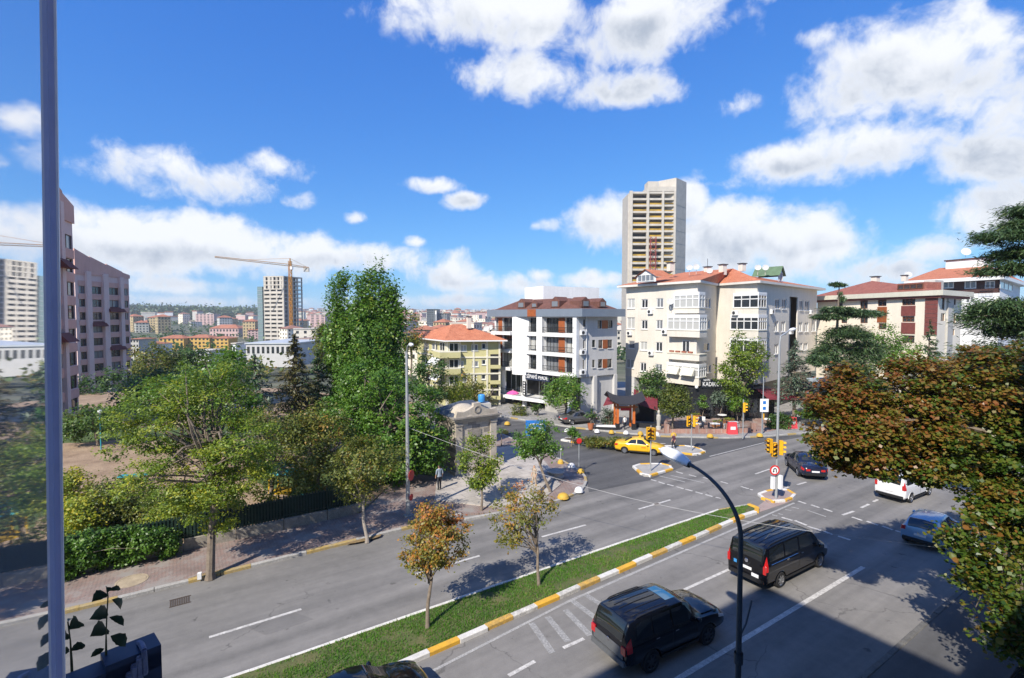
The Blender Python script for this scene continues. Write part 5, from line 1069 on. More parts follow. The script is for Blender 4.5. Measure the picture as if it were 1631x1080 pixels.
def carthing(label,cat,name,st,paint,pos,heading,scale=1.,wheels=(),wr=.33,side=(),ws=None,rw=None,rim=RIM,tail=(),head=(),rails=False,plate_z=.75,extras=None,group=None,mirror=None,rimn=7):
    C=Car(st); rz=math.atan2(heading[1],heading[0]); t=thing(name,label,cat,(pos[0],pos[1],pos[2] if len(pos)>2 else .0),rz,group); t.scale=(scale,)*3
    xs=sorted(set(list(np.linspace(C.x0,C.x1,56))+list(C.st[:,0]))); mb=MB(); K=10
    rings=[]
    for x in xs:
        p=C.sec(x); ring=[(x,y,z) for y,z in p]+[(x,-y,z) for y,z in p[-2:0:-1]]; rings.append(len(mb.v)); mb.v+=ring
    n=2*K-2
    for a,b in zip(rings,rings[1:]):
        for i in range(n): j=(i+1)%n; mb.f.append([a+i,b+i,b+j,a+j]); mb.m.append(0)
    mb.f.append([rings[0]+i for i in range(n)]); mb.m.append(0); mb.f.append([rings[-1]+n-1-i for i in range(n)]); mb.m.append(0)
    body=ob('body',mb,paint,t,False,True)
    # wheel arches
    wmax=C.st[:,1].max(); cut=MB()
    for wx in wheels:
        for s in (-1,1): cut.tube([(wx,s*(wmax-.26),wr),(wx,s*(wmax+.2),wr)],wr*1.17,24)
    bm=bmesh.new(); bm.from_mesh(body.data); bmesh.ops.recalc_face_normals(bm,faces=bm.faces); bm.to_mesh(body.data); bm.free()
    cme=cut.mesh('c',TRIM); bm=bmesh.new(); bm.from_mesh(cme); bmesh.ops.recalc_face_normals(bm,faces=bm.faces); bm.to_mesh(cme); bm.free()
    co=bpy.data.objects.new('cutter',cme); COL.objects.link(co); co.matrix_world=Matrix.Translation((0,0,0))
    par=body.parent; body.parent=None; md=body.modifiers.new('b','BOOLEAN'); md.operation='DIFFERENCE'; md.object=co; md.solver='EXACT'
    bpy.context.view_layer.update(); me=bpy.data.meshes.new_from_object(body.evaluated_get(bpy.context.evaluated_depsgraph_get())); body.modifiers.clear(); old=body.data
    if len(me.polygons)>200: body.data=me
    body.parent=par; bpy.data.objects.remove(co)
    d=body.data; d.polygons.foreach_set('use_smooth',[True]*len(d.polygons))
    try: d.set_sharp_from_angle(angle=R(28))
    except Exception: pass
    for s in (-1,1):
        for wx in wheels:
            ar=MB(); 
            for k in range(13):
                a=math.pi*k/12; a2=math.pi*(k+1)/12
                if k<12:
                    yy=s*(C.S(wx,3).y+.004); r0,r1=wr*1.17,wr*1.26
                    ar.poly([(wx+r0*math.cos(a),yy,wr+r0*math.sin(a)),(wx+r0*math.cos(a2),yy,wr+r0*math.sin(a2)),(wx+r1*math.cos(a2),yy-s*.03,wr+r1*math.sin(a2)),(wx+r1*math.cos(a),yy-s*.03,wr+r1*math.sin(a))])
            ob('wheel_arch',ar,TRIM if rails else paint,t,True,True)
    # wheels
    key=('wheel',wr,rim.name,rimn)
    if key not in WM:
        a=MB().lathe((0,-.11,0),[(wr*.66,0),(wr*.92,0),(wr,.03),(wr,.19),(wr*.92,.22),(wr*.66,.22)],24,ax=(0,1,0)).mesh('tyre',TYRE,smooth=True)
        b=MB(); b.lathe((0,-.11,0),[(wr*.66,.0),(wr*.62,.012),(wr*.6,.05)],24,ax=(0,1,0))
        for k in range(rimn):
            an=2*math.pi*k/rimn; ca,sa=math.cos(an),math.sin(an); w_=.045
            b.poly([(ca*.05-sa*w_,-.095,sa*.05+ca*w_),(ca*.05+sa*w_,-.095,sa*.05-ca*w_),(ca*wr*.63+sa*w_*.8,-.105,sa*wr*.63-ca*w_*.8),(ca*wr*.63-sa*w_*.8,-.105,sa*wr*.63+ca*w_*.8)])
        b.lathe((0,-.1,0),[(0,-.005),(.06,-.003),(.07,.02)],12,ax=(0,1,0)); bb=b.mesh('rim',rim,smooth=True)
        hub=MB().lathe((0,-.05,0),[(0,0),(wr*.64,0)],20,ax=(0,1,0)).mesh('brake_disc',TRIM); WM[key]=(a,bb,hub)
    for wx in wheels:
        for s in (-1,1):
            yo=C.S(wx,3).y-.10; w=link('wheel',WM[key][0],t,(wx,s*yo,wr),0 if s<0 else math.pi); link('rim',WM[key][1],w); link('brake_disc',WM[key][2],w)
    # glass
    for s in (-1,1):
        for (xb0,xb1,xt0,xt1) in side:
            g=MB(); nx,nz=8,5; base=len(g.v)
            for i in range(nx+1):
                for j in range(nz+1):
                    q=j/nz; x=(xb0+(xb1-xb0)*i/nx)*(1-q)+(xt0+(xt1-xt0)*i/nx)*q; p=C.S(x,5.12+.80*q); g.v.append((p.x,s*(p.y+.008),p.z+.003))
            for i in range(nx):
                for j in range(nz): a=i*(nz+1)+j; g.f.append([a,a+1,a+nz+2,a+nz+1]); g.m.append(0)
            ob('side_window',g,CGL,t,True,True)
    def screen(nm,xa,xb,ka=7.6):
        g=MB(); nx,ny=10,10
        for i in range(nx+1):
            x=xa+(xb-xa)*i/nx
            for j in range(ny+1):
                y=-1+2*j/ny; k=9-(9-ka)*abs(y) if ka<9 else 9; p=C.S(x,min(k,8.999)); g.v.append((p.x+(.006 if xb>xa and xa>0 else -.006),math.copysign(p.y,y) if abs(y)>1e-6 else 0,p.z+.01))
        for i in range(nx):
            for j in range(ny): a=i*(ny+1)+j; g.f.append([a,a+1,a+ny+2,a+ny+1]); g.m.append(0)
        ob(nm,g,CGL,t,True,True)
    if ws: screen('windscreen',*ws)
    if rw: screen('rear_window',*rw)
    def lampbox(nm,x,y0,y1,z0,z1,mat,dx=.03):
        for s in (-1,1):
            m=MB(); ya,yb=s*y0,s*y1; m.hexa([(x-dx,ya,z0),(x+dx,ya,z0),(x+dx,yb,z0),(x-dx,yb,z0),(x-dx,ya,z1),(x+dx,ya,z1),(x+dx,yb,z1),(x-dx,yb,z1)]); ob(nm,m,mat,t,False,True)
    def lamppatch(nm,xa,xb,k0,k1,mat):
        for s in (-1,1):
            g=MB(); nx,nz=6,4
            for i in range(nx+1):
                for j in range(nz+1): p=C.S(xa+(xb-xa)*i/nx,k0+(k1-k0)*j/nz); g.v.append((p.x-.004 if xa<0 else p.x+.004,s*(p.y+.012),p.z))
            for i in range(nx):
                for j in range(nz): a=i*(nz+1)+j; g.f.append([a,a+1,a+nz+2,a+nz+1]); g.m.append(0)
            ob(nm,g,mat,t,True,True)
    for a in tail: (lampbox('tail_light',*a[1:],RED) if a[0]=='b' else lamppatch('tail_light',*a[1:],RED))
    for a in head: (lampbox('headlight',*a[1:],LAMP) if a[0]=='b' else lamppatch('headlight',*a[1:],LAMP))
    ob('number_plate',MB().box((C.x0-.02,0,plate_z),(.03,.5,.11)),PLATE,t,False,True); ob('number_plate',MB().box((C.x1+.01,0,.42),(.03,.5,.11)),PLATE,t,False,True)
    if mirror:
        for s in (-1,1): m=MB().lathe((mirror[0],s*(C.S(mirror[0],5).y+.12),mirror[1]),[(0,-.1),(.075,-.07),(.09,0),(.075,.07),(0,.1)],10,ax=(.1,s,.15)); ob('mirror',m,paint,t,True,True)
    # bumper and sill trim
    for nm,x,w_ in (('rear_bumper',C.x0+.02,C.sec(C.x0+.06)[3][0]),('front_bumper',C.x1-.03,C.sec(C.x1-.06)[3][0])):
        zb=C.sec(x)[0][1]; ob(nm,MB().box((x-(.03 if 'rear' in nm else -.03),0,zb+.06),(.14,w_*1.75,.16)),(GREYP if rails else TRIM),t,False,True)
    for s in (-1,1): ob('sill',MB().box((sum(wheels)/2,s*(wmax*.93),C.st[len(C.st)//2,2]+.0),(wheels[1]-wheels[0]-wr*2.6,.10,.09)) if len(wheels)>1 else MB(),TRIM,t,False,True)
    for s in (-1,1):      # door gaps and handles
        xsd=sorted({side[0][0]+.0,*[w_[1]+.03 for w_ in side[:-1]],side[-1][1]-.02})
        for x in xsd[1:]:
            if any(abs(x-wx)<wr*1.2 for wx in wheels): continue
            pts=[]
            for k in (2.2,2.6,3.,3.5,4.,4.5,5.): q=C.S(x,k); pts.append((q.x,s*(q.y+.001),q.z))
            ob('door_gap',MB().tube(pts,.007,4),TRIM,t,False,True)
        for w_ in side[-2:]:
            q=C.S(w_[0]+.14,4.3); ob('door_handle',MB().box((q.x,s*(q.y+.018),q.z-.05),(.17,.03,.035)),CHROME if max(paint.node_tree.nodes['Principled BSDF'].inputs['Base Color'].default_value[:3])<.05 else paint,t,False,True)
    if extras: extras(t,C)
    return t
def roofribs(n,x0,x1,y,mat,z=.02,rail=True):
    def f(t,C):
        for k in range(n):
            yy=-y+2*y*k/(n-1); m=MB()
            pts=[]
            for i in range(9):
                x=x0+(x1-x0)*i/8; s=C.sec(x); hw=s[8][0]; tt=abs(yy)/hw; pts.append((x,yy,s[9][1]*(1-tt)+s[8][1]*tt+z*.35))
            m.tube(pts,.012,5); ob('roof_rib',m,mat,t,True,True)
        if rail:
            for s in (-1,1):
                pts=[(x0+(x1-x0)*i/10,s*(C.sec(x0+(x1-x0)*i/10)[7][0]-.03),C.sec(x0+(x1-x0)*i/10)[7][1]+(.045 if 0<i<10 else -.01)) for i in range(11)]
                ob('roof_rail',MB().tube(pts,.018,6),CHROME if rail==2 else TRIM,t,True,True)
    return f
BLK=paintM('paint_black_blue',(.003,.0035,.006),.3); BLK2=paintM('paint_black',(.0035,.0035,.005),.3); NAVY=paintM('paint_navy',(.010,.014,.035),.2); LBLUE=paintM('paint_light_blue',(.20,.34,.50),.28,.2); WHT=paintM('paint_white',(.72,.72,.72),.3); YEL=paintM('paint_taxi_yellow',(.70,.40,.006),.35); GREY=paintM('paint_grey_metallic',(.13,.125,.12),.3,.5)
SUV=[(-2.48,.88,.52,1.08,.72,1.14),(-2.42,.95,.46,1.14,.76,1.50),(-2.22,.98,.42,1.18,.765,1.83),(-1.2,.985,.38,1.18,.775,1.90),(.15,.985,.38,1.16,.77,1.88),(.5,.985,.38,1.15,.76,1.78),(1.2,.985,.38,1.10,.83,1.19),(1.9,.975,.40,1.02,.82,1.13),(2.35,.93,.45,.88,.75,.98),(2.48,.80,.52,.72,.62,.78)]
VAN=[(-2.62,.84,.42,1.12,.76,1.18),(-2.58,.92,.36,1.18,.78,1.55),(-2.48,.945,.32,1.22,.79,1.88),(-1.,.95,.30,1.20,.80,1.97),(.85,.95,.30,1.18,.79,1.94),(1.2,.95,.30,1.15,.78,1.82),(1.95,.95,.30,1.05,.83,1.20),(2.35,.93,.32,.90,.78,1.02),(2.6,.86,.36,.75,.68,.82),(2.68,.72,.42,.60,.55,.62)]
SED=[(-2.3,.70,.42,.80,.60,.86),(-2.2,.83,.34,.90,.68,1.0),(-1.8,.89,.28,.95,.71,1.06),(-1.4,.9,.26,.95,.69,1.09),(-.72,.9,.25,.94,.61,1.40),(-.1,.9,.25,.93,.61,1.47),(.32,.9,.25,.92,.61,1.42),(1.12,.9,.26,.90,.72,1.0),(1.7,.89,.28,.82,.72,.90),(2.15,.82,.33,.70,.62,.75),(2.3,.66,.40,.58,.50,.60)]
HAT=[(-2.02,.72,.42,.88,.62,.95),(-1.96,.84,.33,.95,.64,1.12),(-1.6,.88,.28,.97,.63,1.42),(-.6,.88,.25,.95,.63,1.50),(.15,.88,.25,.93,.61,1.47),(.4,.88,.25,.92,.61,1.40),(1.15,.88,.26,.90,.71,1.02),(1.6,.86,.30,.80,.68,.88),(1.95,.74,.36,.65,.56,.68)]
MPV=[(-2.2,.74,.42,1.03,.66,1.08),(-2.16,.86,.34,1.08,.70,1.45),(-2.03,.89,.30,1.10,.71,1.75),(-.6,.89,.28,1.08,.71,1.82),(.5,.89,.28,1.05,.69,1.76),(.72,.89,.28,1.04,.69,1.66),(1.38,.88,.28,1.0,.75,1.12),(1.8,.86,.30,.85,.68,.95),(2.1,.76,.36,.70,.58,.75)]
SEDW=dict(wheels=(-1.35,1.3),wr=.32,side=((-1.18,-.28,-.78,-.28),(-.22,.78,-.22,.30)),ws=(.36,1.08,8.0),rw=(-1.34,-.72,8.0),tail=(('p',-2.27,-1.98,3.3,4.7),('b',-2.29,.35,.62,.68,.82)),head=(('p',1.75,2.18,3.4,4.8),),mirror=(.75,1.0),plate_z=.66)
def sunroof(t,C):
    roofribs(5,-2.0,-.35,.55,TRIM,rail=True)(t,C)
    g=MB(); 
    for i in range(5):
        for j in range(5): x=-.25+.48*i/4; y=-.45+.9*j/4; s=C.sec(x); tt=abs(y)/s[8][0]; g.v.append((x,y,s[9][1]*(1-tt)+s[8][1]*tt+.008))
    for i in range(4):
        for j in range(4): a=i*5+j; g.f.append([a,a+1,a+6,a+5]); g.m.append(0)
    ob('sunroof',g,glassM('sunroof_glass',(.03,.12,.22),.03),t,True,True); ob('tailgate_panel',MB().box((-2.50,0,.86),(.04,1.5,.34)),GREYP,t,False,True); ob('emblem',MB().lathe((-2.525,0,1.0),[(.0,.0),(.07,.0),(.08,-.01)],14,ax=(-1,0,0)),CHROME,t,False,True)
carthing('black off-road car with roof rails, red tail lights lit by the sun','car','off_road_car',SUV,BLK,(5.45,18.0),(.86,.5),1.0,(-1.42,1.43),.39,((-2.05,-1.35,-1.98,-1.35),(-1.27,-.42,-1.27,-.42),(-.34,.85,-.34,.35)),(.55,1.16,7.9),(-2.47,-2.25,7.7),RIMD,(('p',-2.46,-2.28,3.4,5.4),('b',-2.50,.66,.86,.86,1.12)),(('p',2.0,2.4,3.6,4.9),),True,.80,sunroof,mirror=(.8,1.2))
def vanx(t,C):
    roofribs(6,-2.3,.6,.6,BLK2,.03,rail=True)(t,C)
    ob('sticker',MB().box((-2.645,-.42,.62),(.02,.32,.14)),PLATE,t,False,True); ob('emblem',MB().lathe((-2.645,0,1.12),[(.0,.0),(.08,.0),(.09,-.01)],14,ax=(-1,0,0)),CHROME,t,False,True); ob('sticker',MB().box((-2.64,.52,.9),(.02,.14,.14)),M('sticker_blue',(.05,.25,.55),.5,0),t,False,True)
    for s in (-1,1): ob('window_trim',MB().tube([(-2.3,s*.943,1.2),(-1.3,s*.943,1.19),(-.2,s*.943,1.19)],.012,4),CHROME,t,False,True)
    ob('reflector',MB().box((-2.66,-.72,.45),(.03,.2,.06)),RED,t,False,True); ob('reflector',MB().box((-2.66,.72,.45),(.03,.2,.06)),RED,t,False,True)
carthing('black passenger van with ribbed roof driving behind the lamp post','van','passenger_van',VAN,BLK2,(12.75,23.45),(.845,.535),1.02,(-1.55,1.75),.34,((-2.35,-1.25,-2.30,-1.25),(-1.15,-.1,-1.15,-.1),(0.02,1.45,.02,.98)),(1.24,1.93,7.9),(-2.61,-2.46,7.7),RIM,(('p',-2.61,-2.50,3.3,5.6),('b',-2.63,.78,.90,.82,1.16)),(('p',2.1,2.55,3.5,4.9),),False,.82,vanx,mirror=(1.55,1.15))
carthing('yellow taxi saloon turning out of the side street','car','taxi',SED,YEL,(11.35,44.1),(.944,-.33),.93,rimn=9,extras=lambda t,C:(ob('taxi_sign',MB().box((0,0,1.58),(.2,.5,.14)),YEL,t,False,True),[ob('door_lettering',MB().box((.25+.1*k,-.915,.72),(.06,.012,.12)),M('letters_orange',(.5,.1,.01),.5,0),t,False,True) for k in range(4)]),**SEDW)
carthing('dark navy saloon crossing the junction beside the signal pole','car','saloon_car',SED,NAVY,(22.75,38.6),(.22,.975),1.02,**SEDW)
carthing('grey saloon parked below the round green tree','car','saloon_car',SED,GREY,(7.5,56.0,.12),(.93,.36),.95,**SEDW)
carthing('black saloon passing beside the grass median','car','saloon_car',SED,BLK,(-4.62,14.2),(.834,.552),1.0,**SEDW)
carthing('white people carrier half hidden by the autumn tree','van','people_carrier',MPV,WHT,(26.5,33.4),(.86,.51),1.0,(-1.35,1.35),.33,((-1.85,-1.0,-1.8,-1.0),(-.92,-.1,-.92,-.1),(0,1.0,0,.5)),(.74,1.36,7.9),(-2.19,-2.05,7.7),RIM,(('p',-2.18,-2.06,3.5,5.6),('b',-2.2,.70,.84,.92,1.2)),(('p',1.6,2.0,3.5,4.9),),False,.75,mirror=(.9,1.1))
carthing('light blue hatchback waiting beneath the autumn tree','car','hatchback_car',HAT,LBLUE,(22.7,26.7),(.80,.60),1.0,(-1.25,1.25),.32,((-1.45,-.5,-1.3,-.5),(-.42,.8,-.42,.3)),(.44,1.12,7.9),(-1.99,-1.62,7.8),RIM,(('p',-1.98,-1.82,3.4,5.3),('b',-2.0,.62,.80,.85,1.05)),(('p',1.4,1.85,3.5,4.9),),False,.72,mirror=(.75,1.02))
# ================================================================ STREET FURNITURE
POLE=M('pole_galvanised',(.42,.44,.45),.5,.1,4,metal=.5); POLED=M('pole_dark_steel',(.045,.06,.075),.45,.15,4,metal=.5); LENS=M('lamp_white_plastic',(.70,.71,.73),.25,.04,8,coat=.5); SIGY=M('signal_yellow',(.70,.36,.01),.5,.1,6); SIGR=M('sign_red',(.60,.03,.03),.45,.05,6); SIGB=M('sign_blue',(.02,.16,.50),.4,.05,4); SIGW=M('sign_white',(.75,.75,.75),.45,0)
VEC=Vector
# foreground lamp
def near_lamp():
    b=RD(10.73,-6.6,.12); t=thing('street_lamp','dark curved street lamp with a white head close to the camera','street lamp',b); x=-NB; base=VEC((b.x,b.y,0))
    top=6.85; pts=[base+VEC((0,0,.1)),base+VEC((0,0,3)),base+VEC((0,0,top))]; rad=[.082,.068,.054]
    for k in range(1,13):
        a=math.pi/2*k/12*.84; pts.append(base+x*(1.82*(1-math.cos(a)))+VEC((0,0,top+1.44*math.sin(a)))); rad.append(.054-.0012*k)
    ob('pole',MB().tube(pts,rad,14),POLED,t,True); e=pts[-1]; d=(pts[-1]-pts[-2]).normalized(); up=x.cross(NB.cross(x)); side=T
    ob('bracket',MB().tube([e-d*.05,e+d*.22],.05,10),POLED,t,True)
    # head: lofted shell
    m=MB(); st=[(.08,.09,.08),(.2,.15,.13),(.35,.19,.155),(.55,.215,.165),(.75,.20,.15),(.88,.155,.115),(.97,.08,.06),(1.0,.01,.01)]
    dd=(x+VEC((0,0,.22))).normalized(); nn=side.cross(dd).normalized(); nn=nn if nn.z>0 else -nn
    for q,(s,w,h) in enumerate(st):
        c=e+dd*s
        for k in range(14): a=2*math.pi*k/14; m.v.append(tuple(c+side*w*math.cos(a)+nn*h*(math.sin(a) if math.sin(a)>0 else .75*math.sin(a))))
    for q in range(len(st)-1):
        for k in range(14): k2=(k+1)%14; m.f.append([q*14+k,q*14+k2,(q+1)*14+k2,(q+1)*14+k]); m.m.append(0)
    m.f.append(list(range(13,-1,-1))); m.m.append(0)
    h=ob('lamp_head',m,LENS,t,True); g=MB()
    for s in (-1,1): g.tube([e+dd*q[0]+side*(q[1]+.004)*s for q in st[1:7]],.012,5)
    ob('seam',g,POLE,h); ob('clamp',MB().tube([e+dd*.06-nn*.02,e+dd*.26-nn*.05],.075,8),POLED,h)
    # bracket arm and holder low on the pole
    ob('flag_holder',MB().tube([base+VEC((0,0,4.5)),base+VEC((0,0,4.75))+T*.28,base+VEC((0,0,5.25))+T*.5],.022,6),POLED,t); ob('collar',MB().lathe(base+VEC((0,0,3.9)),[(.1,0),(.1,.25)],12),POLED,t)
near_lamp()
def lamp_post(u,vb,vt,label,dep=None,arm=None,r=.11,z=.12):
    b=G(u,vb,z) if dep is None else DG(u,dep,z); h=D(u,vt,b.y).z; t=thing('lamp_post',label,'street lamp',b)
    ob('pole',MB().tube([b,b+VEC((0,0,1.2)),VEC((b.x,b.y,h))],[r*1.1,r*.95,r*.55],10),POLE,t,True); ob('base_plate',MB().box(b+VEC((0,0,.04)),(.45,.45,.08),.5),CONC,t)
    if arm:
        e=VEC((b.x,b.y,h)); a=VEC(arm); ob('arm',MB().tube([e-VEC((0,0,.1)),e+a*.4+VEC((0,0,.35)),e+a+VEC((0,0,.45))],.045,8),POLE,t,True)
        c=e+a+VEC((0,0,.45)); d=a.normalized(); ob('lamp_head',MB().lathe(c-d*.05,[(.02,0),(.09,.08),(.12,.3),(.1,.6),(.02,.72)],10,ax=d),LENS,t,True)
    return t
l1=lamp_post(650,822,560,'tall grey lamp post on the park pavement',None,(.3,-.6,0),.13)
s=G(650,822,.12); t=l1
for v,r_,mt in ((757,.32,SIGR),(792,.2,SIGR)):
    p=D(655,v,s.y-.15); ob('sign_disc',MB().lathe(p,[(0,0),(r_,0),(r_,.02),(0,.02)],18,ax=(.9,-.3,0)),mt,l1)
lamp_post(1218,702,600,'slim lamp post with security camera behind the terrace',50.5,None,.07)
def sign_on(u,v0,v1,dep,w,mat,label,nm='sign',cat='sign',pole=None,arrow=True):
    p=D(u,v1,dep); h=(v1-v0)/F*dep; b=DG(u,dep+.06); t=thing(nm,label,cat,b); ob('pole',MB().tube([b,VEC((b.x,b.y,p.z+h))],.045,8),POLE if pole is None else pole,t,True)
    ob('panel',MB().box((p.x,dep-.02,p.z+h/2),(w,.03,h)),mat,t); 
    return t,p,h
tt,p,h=sign_on(1217,635,656,50.2,.85,SIGW,'white panel sign with blue symbols on a yellow banded pole')
for k in (.28,.72): ob('symbol',MB().box((p.x,50.2-.045,p.z+h*k),(.3,.02,.3)),SIGB,tt)
ob('yellow_band',MB().tube([D(1217,668,50.2)+VEC((0,.06,0)),D(1217,659,50.2)+VEC((0,.06,0))],.055,8),SIGY,tt)
tt,p,h=sign_on(853,669,694,42.6,1.7,SIGB,'blue direction sign seen through the leaning tree')
for k in range(3): ob('lettering',MB().box((p.x+.1,42.6-.045,p.z+h*(.25+.25*k)),(1.1,.02,.1)),SIGW,tt)
# signal poles
def signal(u,vb,label,heads,vtop,lamp=None,z=.12,r=.055):
    b=G(u,vb,z); t=thing('traffic_light',label,'traffic light',b); dep=b.y; top=D(u,vtop,dep).z
    ob('pole',MB().tube([b,VEC((b.x,b.y,top))],[r,r*.8],10),POLE,t,True)
    for (hu,hv,ang,back) in heads:
        c=D(hu,hv,dep-.12); H=.92; dv=VEC((math.sin(ang),-math.cos(ang),0)); rz=ang
        hd=ob('signal_head',MB().box(c,(.30,.22,H),rz),SIGY if not back else SIGY,t)
        ob('backplate',MB().box(c+dv*.112,(.26,.012,H-.06),rz),TRIM,hd)
        for k,cl in enumerate([(.35,.03,.01),(.30,.16,.01),(.01,.16,.06)]):
            q=c+dv*.118+VEC((0,0,.29-.29*k)); ob('lens',MB().lathe(q,[(0,.03),(.08,.025),(.1,0)],12,ax=dv),M('signal_lens_%d'%k,cl,.2,0,coat=.6),hd)
            vz=MB(); n=8
            for i in range(n):
                a0,a1=math.pi*i/n,math.pi*(i+1)/n; sx=VEC((math.cos(ang),math.sin(ang),0)); f_=lambda a,e:q+sx*.115*math.cos(a)+VEC((0,0,.115*math.sin(a)))+dv*e; vz.poly([f_(a0,0),f_(a1,0),f_(a1,.17),f_(a0,.17)])
            ob('visor',vz,SIGY,hd)
    return t,b
t,b=signal(1236,794,'traffic light pole with no-U-turn sign on the median tip',[(1233,716,.05,0),(1226,710,-1.3,1),(1244,713,1.2,1)],548,r=.085)
ob('controller_box',MB().box(D(1231,769,b.y-.1),(.2,.2,.8),.3),SIGW,t); ob('controller_box',MB().box(D(1243,768,b.y-.1),(.2,.2,.9),.3),SIGW,t)
pc=D(1234,749,b.y-.22); dv=VEC((.05,-1,0)); dsc=ob('sign_disc',MB().lathe(pc,[(0,.012),(.33,.012),(.33,0)],26,ax=dv),SIGR,t); ob('sign_face',MB().lathe(pc+dv*.016,[(0,.0),(.235,.0)],24,ax=dv),SIGW,dsc)
um=MB(); q=pc+dv*.03; um.tube([q+VEC((.09,0,-.13)),q+VEC((.09,0,.04)),q+VEC((.06,0,.11)),q+VEC((0,0,.13)),q+VEC((-.06,0,.11)),q+VEC((-.09,0,.04)),q+VEC((-.09,0,-.06))],.028,6); um.poly([q+VEC((-.16,0,-.05)),q+VEC((-.02,0,-.05)),q+VEC((-.09,0,-.15))]); ob('arrow',um,TRIM,dsc)
e=D(1243,548,b.y); ob('lamp_arm',MB().tube([VEC((b.x,b.y,e.z)),VEC((b.x+.05,b.y,e.z+.5)),VEC((b.x+.9,b.y+.4,e.z+.9))],.05,8),POLE,t)
ob('lamp_head',MB().lathe(VEC((b.x+.8,b.y+.35,e.z+.88)),[(.02,0),(.1,.1),(.12,.4),(.02,.7)],10,ax=(.9,.4,.15)),LENS,t,True)
signal(1036,750,'traffic light with paired yellow heads on the triangular island',[(1033,690,.2,0),(1041,691,-.9,1)],678)
signal(1101,718,'traffic light with paired yellow heads beside the side street',[(1097,671,.3,0),(1106,671,1.1,0)],660)
signal(1183,699,'single traffic light at the terrace kerb',[(1186,649,.9,0)],636)
# small no-stopping sign by the corner
def small_sign(u,vb,vt,label,r_=.22,mt=SIGR,z=0.):
    b=G(u,vb,z); t=thing('road_sign',label,'sign',b); top=D(u,vt,b.y).z; ob('pole',MB().tube([b,VEC((b.x,b.y,top))],.035,8),POLE,t); ob('sign_disc',MB().lathe(VEC((b.x,b.y-.05,top)),[(0,.0),(r_,0),(r_,.02),(0,.02)],18,ax=(.3,-.9,0)),mt,t); return t
small_sign(922,752,702,'small red round sign on a thin pole at the corner'); small_sign(893,736,715,'thin bare sign pole beside a yellow bollard',.08,SIGW)
# dome bollards
BY=M('bollard_yellow',(.60,.36,.03),.65,0,9,col2=(.42,.27,.06),det=8); BW=M('bollard_white',(.72,.71,.69),.55,.12,6)
def dome(u,v,mat,label,r_=.34,z=.12):
    r_*=.82; c=G(u,v,z); m=MB().lathe(c,[(r_*1.05,0),(r_*1.05,.05),(r_,.06),(r_*.96,.14),(r_*.8,.23),(r_*.5,.30),(r_*.2,.325),(0,.33)],18); m.v=[(a-c.x,b-c.y,d-c.z) for a,b,d in m.v]
    o=link('bollard',m.mesh('bollard',mat,None,True),None,c); tag(o,label,'bollard','dome bollards along the kerbs')
for u,v,mt,lb,r_ in [(897,793,BY,'yellow dome bollard nearest the main road at the corner',.46),(922,783,BW,'white dome bollard on the corner kerb, next to the biggest yellow one',.36),(925,753,BY,'yellow dome bollard beside the small red sign',.33),(910,744,BW,'white dome bollard between two yellow ones on the side street corner',.36),(893,738,BY,'yellow dome bollard beside the bare sign pole',.3),
    (903,687.5,BW,'white dome bollard in front of the grey parked car',.33),(951,688.5,BW,'white dome bollard in front of the olive bush',.33),(974,690,BY,'yellow dome bollard in front of the wooden gate',.33),(997,691,BW,'white dome bollard just past the wooden gate',.33),(1020,692,BY,'yellow dome bollard behind the island traffic light',.33),(1046,693,BW,'white dome bollard behind the paired yellow signals',.33),
    (1073,694,BY,'yellow dome bollard beside the pedestrian in the road',.36),(1131,696,BY,'yellow dome bollard in front of the brick terrace wall',.38),(1210,695,BY,'yellow dome bollard below the white panel sign',.38),(808,676,BY,'yellow dome bollard beyond the stone building',.4),(805,690,BY,'yellow dome bollard on the kerb behind the stone building',.4)]: dome(u,v,mt,lb,r_)
# overhead cable from the lamp post across the street
def cable():
    a=D(650,681,G(650,822).y); b=D(1560,880,19.0); P=[a.lerp(b,k/24)-VEC((0,0,1.1*math.sin(math.pi*k/24))) for k in range(25)]
    tag(ob('cable',MB().tube(P,.011,4),M('cable_pale',(.35,.35,.36),.6,0)),'thin pale cable strung across the street from the lamp post','cable')
cable()
# ---------------------------------------------------------------- park fence on its low wall
def fence():
    a0,a1=-33.,8.8; c=RD(a0,-30.2); t=thing('park_fence','dark green picket fence on a low stone wall beside the pavement','fence',c)
    rr=random.Random(8); a=a0; WALLM=M('low_wall_stone',(.36,.33,.28),.9,0,2.5,col2=(.23,.21,.18),det=9,fine=.2,fscale=16); GRN=M('fence_dark_green',(.012,.035,.026),.55,.2,5)
    while a<a1-.1:
        L_=min(2.35,a1-a); h=.66+rr.uniform(-.03,.05); o=RD(a+.02,-30.35); ob('wall_block',MB().obox(o,T*(L_-.04),NB*.28,VEC((0,0,h))),WALLM,t)
        ob('post',MB().obox(RD(a,-30.25,h),T*.07,NB*.07,VEC((0,0,1.3))),GRN,t)
        m=MB()
        for z in (h+.12,h+1.08): m.obox(RD(a+.07,-30.235,z),T*(L_-.07),NB*.04,VEC((0,0,.05)))
        x=a+.14
        while x<a+L_-.1:
            m.obox(RD(x,-30.19,h+.05),T*.085,NB*.018,VEC((0,0,1.18+rr.uniform(-.01,.01)))); x+=.155
        ob('picket_panel',m,GRN,t); a+=L_
    mesh_=MB()
    ob('shade_cloth',MB().obox(RD(a0,-30.27,.7),T*(a1-a0),NB*.012,VEC((0,0,1.1))),M('shade_cloth_green',(.010,.03,.02),.9,.3,3),t)
fence()
